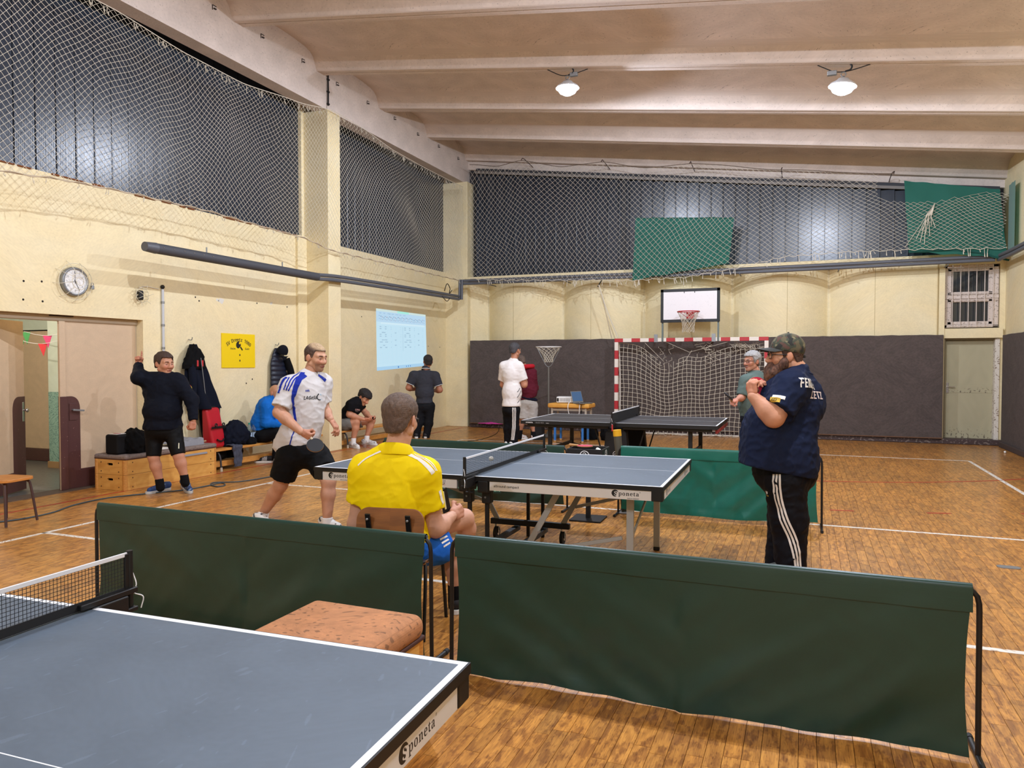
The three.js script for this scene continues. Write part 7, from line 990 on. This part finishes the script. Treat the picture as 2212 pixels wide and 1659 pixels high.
    const o = part(P.t, 'cap', P.sh(g), std(0xffffff, 0.9, { vertexColors: true })); part(o, 'peak', sheet((u, v) => { const a = mix(-1, 1, u), s = Math.sqrt(1 - a * a * 0.92); return hp(a * 0.076, 0.05 - 0.018 * a * a - 0.012 * v, 0.078 * s + 0.005 + v * 0.09 * (0.5 + 0.5 * s)).sub(P.B); }, 18, 8, 0.005), std(0x33332f, 0.85)); part(o, 'button', new THREE.SphereGeometry(0.008, 8, 6).translate(...hp(0, 0.15, -0.016).sub(P.B).toArray()), std(0x33332f, 0.9)); part(o, 'strap', rbox(0.03, 0.02, 0.03, ...hp(0, 0.0, -0.118).sub(P.B).toArray(), 0.006), std(0x2c2c2a, 0.8)); }
  const nv = clothMat(0x161f38, 0.85); const sh = wear(P, garment(P.t, 'tshirt', [...trunk(T), slv(T.sL, eL, 0.125, 0.122, 0.2), slv(T.sR, eR, 0.12, 0.11, 0.33), cap(p(300, 640), p(265, 890), 0.15, 0.155), cap(p(300, 640, 0.14), p(270, 890, 0.12), 0.13, 0.15), cap(p(300, 640, -0.14), p(275, 890, -0.12), 0.13, 0.15), cap(p(490, 560, -0.1), p(455, 960, -0.1), 0.13, 0.135), cap(p(490, 560, 0.1), p(455, 960, 0.1), 0.13, 0.135), ell(p(370, 840), 0.27, 0.26, 0.26, fr)], nv, { cuts: [[p(345, 925), V(0, -1, 0).addScaledVector(RGT, -0.2).normalize(), [p(370, 930), 0.62]]], seed: 22, fold: 0.011, k: 0.07, cell: 0.0105 })), F = sh.userData.field;
  part(P.t, 'collar', new THREE.TorusGeometry(0.1, 0.012, 8, 36).rotateX(Math.PI / 2).applyMatrix4(new THREE.Matrix4().makeRotationAxis(FWD, 0.28)).translate(...p(480, 338).sub(P.B).toArray()), nv);
  const sx = (x, y) => [1550 + x / 2.765, 680 + y / 2.765], nB = RGT.clone().multiplyScalar(0.75).addScaledVector(FWD, -0.66).addScaledVector(UP, 0.12).normalize();
  print(P.t, 'back_print', F, ...sx(556, 410), D, 0.22, 0.115, -0.12, (c, w, h) => { c.fillStyle = '#e8e4dc'; c.font = `bold ${h * 0.86}px sans-serif`; c.textBaseline = 'middle'; c.fillText('FEMALA', 0, h / 2, w); }, P.B, { n: nB }); print(P.t, 'back_print', F, ...sx(588, 480), D, 0.16, 0.095, -0.1, (c, w, h) => { c.fillStyle = '#d8c8c4'; c.font = `bold ${h * 0.84}px sans-serif`; c.textBaseline = 'middle'; c.fillText('LETZ', 0, h / 2, w); }, P.B, { n: nB });
  print(P.t, 'sleeve_print', F, ...sx(358, 500), D - 0.2, 0.1, 0.055, -0.15, (c, w, h) => { c.fillStyle = '#e6e6e2'; c.fillRect(w * 0.1, 0, w * 0.9, h * 0.5); c.fillStyle = '#c9a63c'; c.fillRect(0, h * 0.4, w * 0.72, h * 0.6); c.fillStyle = '#22242c'; c.font = `bold ${h * 0.44}px sans-serif`; c.fillText('223', w * 0.08, h * 0.86); }, P.B, { px: 2600 });
  const pants = wear(P, garment(P.t, 'track_pants', [ell(p(400, 940), 0.19, 0.18, 0.235, fr), cap(hL, kL, 0.155, 0.128), cap(kL, aL, 0.128, 0.105), cap(hR, kR, 0.15, 0.115), cap(kR, aR, 0.115, 0.1)], clothMat(0x0c0d14, 0.7), { seed: 31, fold: 0.01, k: 0.05, cuts: [[aL.clone().add(V(0, -0.03, 0)), DOWN]] }));
  for (const k of [0, 1, 2]) trim(P.t, 'side_stripe', pants.userData.field, [sx(336 + k * 18, 952), sx(343 + k * 20, 1100), sx(372 + k * 22, 1215), sx(430 + k * 22, 1350), sx(462 + k * 16, 1480), sx(470 + k * 13, 1545)], D - 0.1, 0.015, std(0xe2dcd4, 0.8), P.B);
  print(P.t, 'hip_emblem', pants.userData.field, ...sx(295, 1068), D, 0.045, 0.055, 0, (c, w, h) => { c.fillStyle = '#ddd'; for (const a of [-0.5, 0, 0.5]) { c.beginPath(); c.ellipse(w / 2 + a * w * 0.36, h * 0.35, w * 0.09, h * 0.28, a, 0, 7); c.fill(); } c.fillStyle = '#c9a63c'; c.fillRect(w * 0.1, h * 0.72, w * 0.8, h * 0.12); }, P.B, { px: 3000 });
  shoeParts(P.t, onFloor(1712, 1252).sub(P.B), onFloor(1636, 1238).sub(P.B), [70, 74, 66], { mesh: 1, sole: 0x4a4a46, lace: 0x555550 }); shoeParts(P.t, onFloor(1735, 1272).sub(P.B), onFloor(1668, 1262).sub(P.B), [70, 74, 66], { mesh: 1, sole: 0x4a4a46, lace: 0x555550 });
  const bat = thing('bat', 'red bat half hidden behind the fist of the bearded man', 'bat'), c1 = q6(405, 870, 0.0), oval = Array.from({ length: 36 }, (_, i) => [0.078 * Math.cos(i / 36 * 6.283), 0.078 * Math.sin(i / 36 * 6.283)]), m4 = new THREE.Matrix4().makeBasis(RGT, UP, RGT.clone().cross(UP)).setPosition(c1); part(bat, 'blade', extrude(oval, 0.006).applyMatrix4(m4), std(0xb98a54, 0.6)); part(bat, 'rubber', extrude(oval.map((a) => a.map((v) => v * 0.985)), 0.003).translate(0, 0, 0.006).applyMatrix4(m4), std(0xc81e44, 0.6)); part(bat, 'handle', rod(c1, wR.clone().lerp(c1, 0.3), 0.013), std(0xb98a54, 0.6));
}
{ // grey-haired man with bat
  const D = 10.5, p = zoomed(1570, 700, 6.381, D), fr = frame(dir(-0.75, 0, -0.6)), hfr = frame(dir(-0.9, -0.03, -0.42)), head = p(345, 515), hs = 1.16;
  const T = { ch: [p(390, 860), 0.17, 0.24, 0.19], be: [p(350, 1080), 0.18, 0.22, 0.23], pe: [p(360, 1240), 0.17, 0.15, 0.19], sL: p(265, 790, -0.12), sR: p(505, 790, 0.12), nk: p(400, 720), fr };
  const eL = p(210, 1010, -0.16), wL = p(140, 1040, -0.3), eR = p(560, 1020, 0.1), wR = p(480, 1150, -0.1), hL = p(300, 1310, -0.05), hR = p(420, 1310, 0.08), kL = p(295, 1760), kR = p(420, 1760, 0.08), aL = p(300, 2170), aR = p(420, 2170, 0.1);
  const hand = handPrims(wL, dir(-0.75, -0.25, -0.5), dir(0.1, -0.7, 0.4), 1, { curls: [1.1, 1.2, 1.2, 1.2], thumb: 0.8 });
  const P = person('grey-haired man with glasses and green polo shirt holding a bat', V(T.pe[0].x, 0, T.pe[0].z), { head, hfr, hs, skin: [189, 134, 109], brow: [110, 100, 92], moustache: [86, 76, 70], cell: 0.015, bones: [...trunk(T, 0.8), cap(p(395, 700), p(385, 620), 0.064, 0.062), ...arm(T.sL, eL, wL), ...arm(T.sR, eR, wR), ...leg(hL, kL, aL), ...leg(hR, kR, aR)], hands: [hand], hair: { color: [150, 148, 146], t: 0.012, front: 0.066, nape: -0.055, burn: -0.03, clump: 0.006, side: 0.7 } });
  glasses(P.t, head, hfr, hs, 0x3d3030, P.B, 0.75);
  const gm = clothMat(0x5b6b66, 0.85); wear(P, garment(P.t, 'polo_shirt', [...trunk(T), slv(T.sL, eL, 0.09, 0.085, 0.1), slv(T.sR, eR, 0.088, 0.08, 0.1)], gm, { cuts: [[p(360, 1290), DOWN, [p(360, 1290), 0.5]]], seed: 6, fold: 0.008, cell: 0.013 })); part(P.t, 'collar', sheet((u, v) => { const a = u * 6.283, r = mix(0.066, 0.09, v); return p(405, 690).addScaledVector(fr[0], r * Math.sin(a)).addScaledVector(fr[2], -r * Math.cos(a)).add(V(0, mix(0.05, 0, v) - 0.04 * (1 - Math.cos(a)) * 0.5, 0)).sub(P.B); }, 30, 4, 0.004), clothMat(0x46615e));
  wear(P, garment(P.t, 'trousers', [ell(p(360, 1310), 0.165, 0.13, 0.18, fr), cap(hL, kL, 0.1, 0.085), cap(kL, aL, 0.085, 0.07), cap(hR, kR, 0.1, 0.085), cap(kR, aR, 0.085, 0.07)], clothMat(0x14151d), { cell: 0.015, fold: 0.008 }));
  for (const a of [aL, aR]) shoeParts(P.t, a.clone().setY(0).sub(P.B).addScaledVector(fr[2], -0.06), a.clone().setY(0).sub(P.B).addScaledVector(fr[2], 0.2), [40, 40, 44], {});
  const bat = thing('bat', 'dark bat held out by the grey-haired man', 'bat'), c0 = hand.palmAt(0, 0.08, 0.02), c1 = atD(1573, 857, D - 0.42), ax = away(c0, c1), Z = UP.clone().addScaledVector(FWD, -0.5), m4 = new THREE.Matrix4(); Z.addScaledVector(ax, -Z.dot(ax)).normalize(); m4.makeBasis(ax, Z.clone().cross(ax), Z).setPosition(c1); const ov = Array.from({ length: 32 }, (_, i) => [0.081 * Math.cos(i / 32 * 6.283), 0.077 * Math.sin(i / 32 * 6.283)]); part(bat, 'blade', extrude(ov, 0.012).applyMatrix4(m4), std(0x2a2b30, 0.6)); part(bat, 'handle', rod(c1.clone().addScaledVector(ax, -0.06), c0.clone().addScaledVector(ax, -0.03), 0.013), std(0xb08a5c, 0.6));
}
{ // man in white shirt, from behind
  const D = 13.95, p = zoomed(1040, 730, 7.2125, D), fr = frame(dir(0.55, 0, 0.8)), hfr = frame(dir(0.6, -0.05, 0.8)), head = p(522, 195), hs = 1.15;
  const T = { ch: [p(470, 560), 0.19, 0.25, 0.17], be: [p(475, 850), 0.19, 0.28, 0.185], pe: [p(468, 1050), 0.18, 0.18, 0.18], sL: p(355, 440, 0.05), sR: p(580, 450, -0.06), nk: p(500, 340), fr };
  const eL = p(325, 730, 0.18), wL = p(420, 800, 0.35), eR = p(668, 730, -0.02), wR = p(672, 610, 0.2), hL = p(410, 1120, 0.04), hR = p(510, 1120, -0.04), kL = p(425, 1420, 0.05), kR = p(510, 1420, -0.03), aL = p(415, 1770, 0.05), aR = p(490, 1770, -0.03);
  const hand = handPrims(wR, dir(-0.05, 0.85, 0.5), dir(-0.5, 0.4, -0.7), -1, { curls: [0.5, 0.6, 0.6, 0.6] });
  const P = person('man in white T-shirt and black striped track pants, seen from behind', V(T.pe[0].x, 0, T.pe[0].z), { head, hfr, hs, skin: [189, 134, 103], cell: 0.016, hcell: 0.006, bones: [...trunk(T, 0.8), cap(p(505, 330), p(520, 260), 0.066, 0.064), ...arm(T.sL, eL, wL), ...arm(T.sR, eR, wR, 1.25), ...leg(hL, kL, aL), ...leg(hR, kR, aR)], hands: [hand], handCell: 0.006, hair: { color: [64, 62, 64], t: 0.01, front: 0.072, nape: -0.05, burn: -0.02, cell: 0.006 } });
  const sh = wear(P, garment(P.t, 'tshirt', [...trunk(T), slv(T.sL, eL, 0.09, 0.095, 0.25), slv(T.sR, eR, 0.1, 0.1, 0.26)], clothMat(0xe8e2de, 0.8), { cuts: [[p(470, 1064), DOWN, [p(470, 1064), 0.5]]], seed: 9, fold: 0.007, cell: 0.014 })), q = (x, y) => [1040 + x / 7.2125, 730 + y / 7.2125];
  for (const [a, b, c, d] of [[600, 780, 555, 845], [618, 820, 555, 930], [625, 900, 560, 1015], [645, 870, 600, 985]]) trim(P.t, 'print_stroke', sh.userData.field, [q(a, b), q((a + c) / 2 + 5, (b + d) / 2), q(c, d)], D, 0.011, M.black, P.B);
  const pt = wear(P, garment(P.t, 'track_pants', [ell(p(462, 1120), 0.165, 0.14, 0.165, fr), cap(hL, kL, 0.1, 0.09), cap(kL, aL, 0.09, 0.075), cap(hR, kR, 0.105, 0.09), cap(kR, aR, 0.09, 0.075)], clothMat(0x0b0c12, 0.7), { cell: 0.015, fold: 0.008 })); for (const k of [0, 1, 2]) trim(P.t, 'side_stripe', pt.userData.field, [q(484 + k * 22, 1085), q(486 + k * 22, 1250), q(480 + k * 22, 1420), q(465 + k * 18, 1590)], D - 0.05, 0.014, std(0xe6e0d8, 0.8), P.B);
  for (const a of [aL, aR]) shoeParts(P.t, a.clone().setY(0).sub(P.B).addScaledVector(fr[2], -0.07), a.clone().setY(0).sub(P.B).addScaledVector(fr[2], 0.19), [232, 230, 226], {});
}
{ // man in hoodie
  const D = 15.2, p = zoomed(1040, 730, 7.2125, D), fr = frame(dir(0.15, 0, 1)), hfr = frame(dir(-0.5, -0.3, 0.85)), head = p(612, 370), hs = 1.1;
  const T = { ch: [p(735, 620), 0.165, 0.24, 0.14], be: [p(745, 820), 0.175, 0.2, 0.16], pe: [p(735, 960), 0.165, 0.15, 0.15], sL: p(660, 530), sR: p(790, 540), nk: p(690, 460), fr };
  const eL = p(600, 760, 0.1), eR = p(820, 780, 0.1), hL = p(660, 1060), hR = p(790, 1060), kL = p(630, 1270), kR = p(790, 1280, 0.02), aL = p(590, 1520, 0.05), aR = p(830, 1550), wR = p(760, 850, 0.3), wL = p(620, 800, 0.3);
  const P = person('man in dark red hoodie and light grey shorts, seen from behind', V(T.pe[0].x, 0, T.pe[0].z), { head, hfr, hs, skin: [187, 134, 105], cell: 0.017, hcell: 0.006, bones: [...trunk(T, 0.8), cap(p(690, 470), p(625, 400), 0.064, 0.062), ...arm(T.sL, eL, wL), ...arm(T.sR, eR, wR), ...leg(hL, kL, aL), ...leg(hR, kR, aR)], hands: [handPrims(wR, dir(-0.4, 0, 0.8), dir(0, 0, -1), 1)], handCell: 0.007, hair: { color: [92, 76, 66], t: 0.004, front: 0.07, nape: -0.05, cell: 0.006 } });
  wear(P, garment(P.t, 'hoodie', [...trunk(T), cap(T.sL, eL, 0.09, 0.08), cap(eL, wL, 0.08, 0.06), cap(T.sR, eR, 0.09, 0.085), cap(eR, wR, 0.08, 0.06)], clothMat(0x5c1c2a, 0.9), { cuts: [[p(740, 940), V(0, -1, 0).addScaledVector(RGT, 0.25).normalize(), [p(740, 940), 0.5]]], seed: 17, fold: 0.012, cell: 0.015, color: null })); part(P.t, 'hood', [tube([p(640, 470, -0.1), p(700, 445, -0.14), p(770, 440, -0.1), p(800, 440, 0.0), p(770, 445, 0.08)].map((v) => v.sub(P.B)), 0.045, 24, 12), tube([p(650, 455, 0.02), p(680, 440, -0.06), p(730, 450, -0.06)].map((v) => v.sub(P.B)), 0.035, 16, 10)], clothMat(0xb9222e, 0.9)); wear(P, garment(P.t, 'waistband', [ell(p(745, 945), 0.178, 0.05, 0.165, frame(fr[2], UP.clone().addScaledVector(RGT, 0.22)))], clothMat(0x14182a), { cell: 0.014, fold: 0.003 }));
  wear(P, garment(P.t, 'shorts', [ell(p(730, 1010), 0.17, 0.14, 0.155, fr), slv(hL, kL, 0.125, 0.125, 0.06), slv(hR, kR, 0.12, 0.115, 0.08)], clothMat(0xb9b4ae, 0.85), { seed: 3, fold: 0.012, cell: 0.015 }));
  for (const [a, k] of [[aL, kL], [aR, kR]]) { wear(P, garment(P.t, 'sock', [cap(a.clone().lerp(k, 0.3), a.clone().add(V(0, -0.05, 0)), 0.055, 0.052)], clothMat(0x121216), { cuts: [[a.clone().lerp(k, 0.36), UP]], cell: 0.012, fold: 0.002 })); shoeParts(P.t, a.clone().setY(0).sub(P.B).addScaledVector(RGT, -0.06), a.clone().setY(0).sub(P.B).addScaledVector(RGT, 0.17).addScaledVector(FWD, 0.1), [222, 214, 206], { accent: [196, 92, 60] }); }
}
{ // man in dark polo, watching the picture
  const D = 15.6, p = zoomed(700, 600, 4.1475, D), fr = frame(dir(-0.1, 0, 1)), hfr = frame(dir(-0.3, 0.12, 0.95)), head = p(930, 750), hs = 1.13;
  const T = { ch: [p(900, 930), 0.2, 0.23, 0.14], be: [p(900, 1030), 0.2, 0.2, 0.16], pe: [p(898, 1120), 0.185, 0.13, 0.15], sL: p(805, 875), sR: p(995, 880), nk: p(912, 840), fr };
  const eL = p(757, 985, 0.0), wL = p(800, 1000, 0.22), eR = p(1038, 1005, 0.0), wR = p(985, 1010, 0.24), hL = p(860, 1150), hR = p(950, 1150), kL = p(848, 1300), kR = p(938, 1300), aL = p(828, 1440), aR = p(910, 1450);
  const P = person('man in dark polo shirt and jeans standing before the projected picture', V(T.pe[0].x, 0, T.pe[0].z), { head, hfr, hs, skin: [170, 114, 84], cell: 0.016, hcell: 0.006, bones: [...trunk(T, 0.8), cap(p(912, 830), p(925, 780), 0.066, 0.066), ...arm(T.sL, eL, wL, 1.3), ...arm(T.sR, eR, wR, 1.3), ...leg(hL, kL, aL), ...leg(hR, kR, aR)], hands: [handPrims(wL, dir(0.7, 0.1, 0.5), dir(0, 0, 1), 1), handPrims(wR, dir(-0.7, 0.1, 0.5), dir(0, 0, 1), -1)], handCell: 0.007, hair: { color: DARK, t: 0.011, front: 0.072, nape: -0.055, burn: -0.02, cell: 0.006 } });
  const gm = clothMat(0x36373e, 0.85); wear(P, garment(P.t, 'polo_shirt', [...trunk(T), slv(T.sL, eL, 0.1, 0.098, 0.3), slv(T.sR, eR, 0.1, 0.098, 0.3)], gm, { cuts: [[p(900, 1125), DOWN, [p(900, 1125), 0.5]]], seed: 19, fold: 0.008, cell: 0.014 }));
  part(P.t, 'collar', sheet((u, v) => { const a = u * 6.283, r = mix(0.07, 0.098, v); return p(912, 812).addScaledVector(fr[0], r * Math.sin(a)).addScaledVector(fr[2], -r * Math.cos(a)).add(V(0, mix(0.06, 0.0, v) - 0.03 * (1 - Math.cos(a)) * 0.5, 0)).sub(P.B); }, 30, 4, 0.004), gm); part(P.t, 'collar_stripe', tube(Array.from({ length: 24 }, (_, i) => { const a = i / 24 * 6.283; return p(912, 812).addScaledVector(fr[0], 0.1 * Math.sin(a)).addScaledVector(fr[2], -0.1 * Math.cos(a)).add(V(0, 0.002 - 0.03 * (1 - Math.cos(a)) * 0.5, 0)).sub(P.B); }), 0.006, 40, 6, true), M.white);
  for (const [e, s] of [[eL, T.sL], [eR, T.sR]]) { const c = e.clone().lerp(s, 0.31), n = away(s, e); part(P.t, 'sleeve_stripe', new THREE.TorusGeometry(0.099, 0.006, 6, 30).applyQuaternion(new THREE.Quaternion().setFromUnitVectors(V(0, 0, 1), n)).translate(...c.sub(P.B).toArray()), M.white); }
  wear(P, garment(P.t, 'jeans', [ell(p(900, 1150), 0.18, 0.14, 0.15, fr), cap(hL, kL, 0.108, 0.085), cap(kL, aL, 0.085, 0.07), cap(hR, kR, 0.108, 0.085), cap(kR, aR, 0.085, 0.072)], clothMat(0x17181c), { cell: 0.015, fold: 0.009, seed: 8 })); for (const a of [aL, aR]) shoeParts(P.t, a.clone().setY(0).sub(P.B).addScaledVector(fr[2], -0.07), a.clone().setY(0).sub(P.B).addScaledVector(fr[2], 0.19), [36, 36, 40], {});
}
{ // seated young man with phone
  const D = 13.85, p = zoomed(720, 820, 9.216, D), fr = frame(dir(0.9, -0.3, -0.35), UP), hfr = frame(dir(0.8, -0.62, -0.42), V(0.4 * RGT.x, 0.9, 0.4 * RGT.z)), head = p(612, 362), hs = 1.12, tf = frame(dir(0.75, -0.6, -0.3));
  const T = { ch: [p(400, 560), 0.17, 0.24, 0.15], be: [p(265, 730), 0.155, 0.2, 0.15], pe: [p(230, 880), 0.16, 0.13, 0.16], sL: p(350, 500, -0.14), sR: p(520, 520, 0.15), nk: p(480, 440), fr: tf };
  const eL = p(315, 700, -0.16), wL = p(610, 790, -0.14), eR = p(640, 660, 0.16), wR = p(725, 735, 0.02), hL = p(235, 890, -0.1), hR = p(280, 880, 0.12), kL = p(465, 845, -0.12), kR = p(770, 810, 0.12), aL = p(395, 1210, -0.1), aR = p(660, 1160, 0.1);
  const handL = handPrims(wL, dir(0.9, -0.05, 0.15), dir(-0.05, 0.6, 0.7), -1, { curls: [0.5, 0.6, 0.7, 0.7], thumb: 0.7 }), handR = handPrims(wR, dir(0.75, -0.3, -0.2), dir(0, 0.5, -0.7), 1, { curls: [0.7, 0.8, 0.8, 0.9], thumb: 0.7 });
  const P = person('young man in black T-shirt on the bench looking at his phone', V(T.pe[0].x, 0, T.pe[0].z), { head, hfr, hs, skin: [193, 136, 103], brow: [36, 28, 26], lids: 0.002, cell: 0.014, hcell: 0.005, bones: [...trunk(T, 0.8), cap(p(480, 450), p(560, 400), 0.06, 0.06), ...arm(T.sL, eL, wL, 1.15), ...arm(T.sR, eR, wR, 1.15), ...leg(hL, kL, aL, 1.1), ...leg(hR, kR, aR, 1.1)], hands: [handL, handR], handCell: 0.005, hair: { color: [30, 24, 24], t: 0.02, front: 0.045, nape: -0.03, burn: 0.0, top: 1.3, side: 0.6, clump: 0.01, cell: 0.005 } });
  const bk = clothMat(0x0d0d11); const sh = wear(P, garment(P.t, 'tshirt', [...trunk(T), slv(T.sL, eL, 0.09, 0.088, 0.36), slv(T.sR, eR, 0.088, 0.085, 0.45)], bk, { cuts: [[p(220, 830), V(0, -1, 0), [p(220, 830), 0.3]]], seed: 26, fold: 0.009, cell: 0.012 }));
  print(P.t, 'shirt_print', sh.userData.field, 720 + 480 / 9.216, 820 + 610 / 9.216, D, 0.13, 0.07, -0.15, (c, w, h) => { c.fillStyle = '#e8b8b0'; c.font = `bold ${h * 0.62}px serif`; c.textBaseline = 'middle'; c.fillText('LOWL', 0, h * 0.35, w); c.font = `${h * 0.26}px sans-serif`; c.fillStyle = '#c9b6a0'; c.fillText('Bar · Ole', w * 0.2, h * 0.85); }, P.B, { px: 2200 });
  wear(P, garment(P.t, 'shorts', [ell(p(225, 880), 0.165, 0.12, 0.165, fr), slv(hL, kL, 0.115, 0.1, 0.42), slv(hR, kR, 0.115, 0.1, 0.42)], clothMat(0x74716c, 0.9), { seed: 12, fold: 0.01, cell: 0.013 }));
  for (const [a, k, n, h] of [[aL, kL, [757, 965], [775, 970]], [aR, kR, [783, 960], [814, 962]]]) { wear(P, garment(P.t, 'sock', [cap(a.clone().lerp(k, 0.12), a.clone().add(V(0, -0.06, 0)), 0.048, 0.05)], clothMat(0xe6e2de), { cuts: [[a.clone().lerp(k, 0.14), UP]], cell: 0.01, fold: 0.002 })); shoeParts(P.t, onFloor(...n).sub(P.B), onFloor(...h).sub(P.B), [230, 226, 222], { accent: [150, 146, 146], sole: 0xdedad4 }); }
  const ph = thing('phone', 'black phone held by the seated young man', 'phone'), c = p(765, 775, -0.04); part(ph, 'case', rbox(0.15, 0.012, 0.075, 0, 0, 0, 0.005).applyMatrix4(new THREE.Matrix4().makeBasis(dir(0.95, 0.18, 0), dir(-0.2, 0.8, -0.5), dir(0.1, -0.5, -0.85).negate()).setPosition(c)), M.black); part(ph, 'screen', rbox(0.14, 0.001, 0.066, 0, 0.0065, 0, 0.0004).applyMatrix4(new THREE.Matrix4().makeBasis(dir(0.95, 0.18, 0), dir(-0.2, 0.8, -0.5), dir(0.1, -0.5, -0.85).negate()).setPosition(c)), std(0x101418, 0.15));
}
{ // bald seated man in blue
  const D = 11.75, p = zoomed(380, 820, 7.373, D), fr = frame(dir(0.85, -0.15, -0.4)), hfr = frame(dir(0.85, -0.1, -0.45)), head = p(1600, 215), hs = 1.1;
  const T = { ch: [p(1440, 500), 0.17, 0.24, 0.17], be: [p(1370, 690), 0.165, 0.2, 0.18], pe: [p(1370, 870), 0.17, 0.14, 0.17], sL: p(1440, 420, -0.14), sR: p(1540, 430, 0.14), nk: p(1530, 350), fr };
  const eL = p(1440, 690, -0.16), wL = p(1690, 720, -0.14), eR = p(1580, 680, 0.14), wR = p(1760, 720, 0.05), hL = p(1400, 890, -0.1), hR = p(1440, 880, 0.1), kL = p(1640, 830, -0.12), kR = p(1750, 830, 0.1), aL = p(1590, 1230, -0.12), aR = p(1700, 1200, 0.1);
  const P = person('bald man in bright blue sweater seated on the bench behind the player', V(T.pe[0].x, 0, T.pe[0].z), { head, hfr, hs, skin: [189, 138, 109], stubble: 0.25, cell: 0.015, hcell: 0.005, bones: [...trunk(T, 0.8), cap(p(1540, 360), p(1580, 280), 0.066, 0.064), ...arm(T.sL, eL, wL), ...arm(T.sR, eR, wR), ...leg(hL, kL, aL), ...leg(hR, kR, aR)], hands: [handPrims(wL, dir(0.9, -0.1, 0.1), dir(0, 0.5, 0.6), -1)], handCell: 0.006 });
  wear(P, garment(P.t, 'sweater', [...trunk(T), cap(T.sL, eL, 0.092, 0.075), cap(eL, wL, 0.074, 0.055), cap(T.sR, eR, 0.09, 0.075), cap(eR, wR, 0.073, 0.055), cap(p(1535, 345), p(1560, 290), 0.08, 0.075)], clothMat(0x0c66c0, 0.7), { cuts: [[p(1370, 800), DOWN, [p(1370, 800), 0.24]]], seed: 29, fold: 0.009, cell: 0.012 }));
  wear(P, garment(P.t, 'track_pants', [ell(p(1370, 880), 0.17, 0.12, 0.17, fr), cap(hL, kL, 0.11, 0.088), cap(kL, aL, 0.085, 0.06), cap(hR, kR, 0.11, 0.088), cap(kR, aR, 0.085, 0.06)], clothMat(0x0a0b0f, 0.75), { seed: 30, fold: 0.007, cell: 0.013 }));
  shoeParts(P.t, onFloor(596, 1003).sub(P.B), onFloor(616, 1008).sub(P.B), [226, 222, 218], { sole: 0xdedad4 });
  const sn = thing('sneaker', 'black sneaker with three white stripes at the foot of the bald man', 'shoe'); shoeParts(sn, onFloor(592, 999), onFloor(551, 1000), [20, 20, 24], { stripes: [228, 224, 218], sole: 0xe6e2da, lace: 0x222226 });
}

renderer.render(scene, camera);
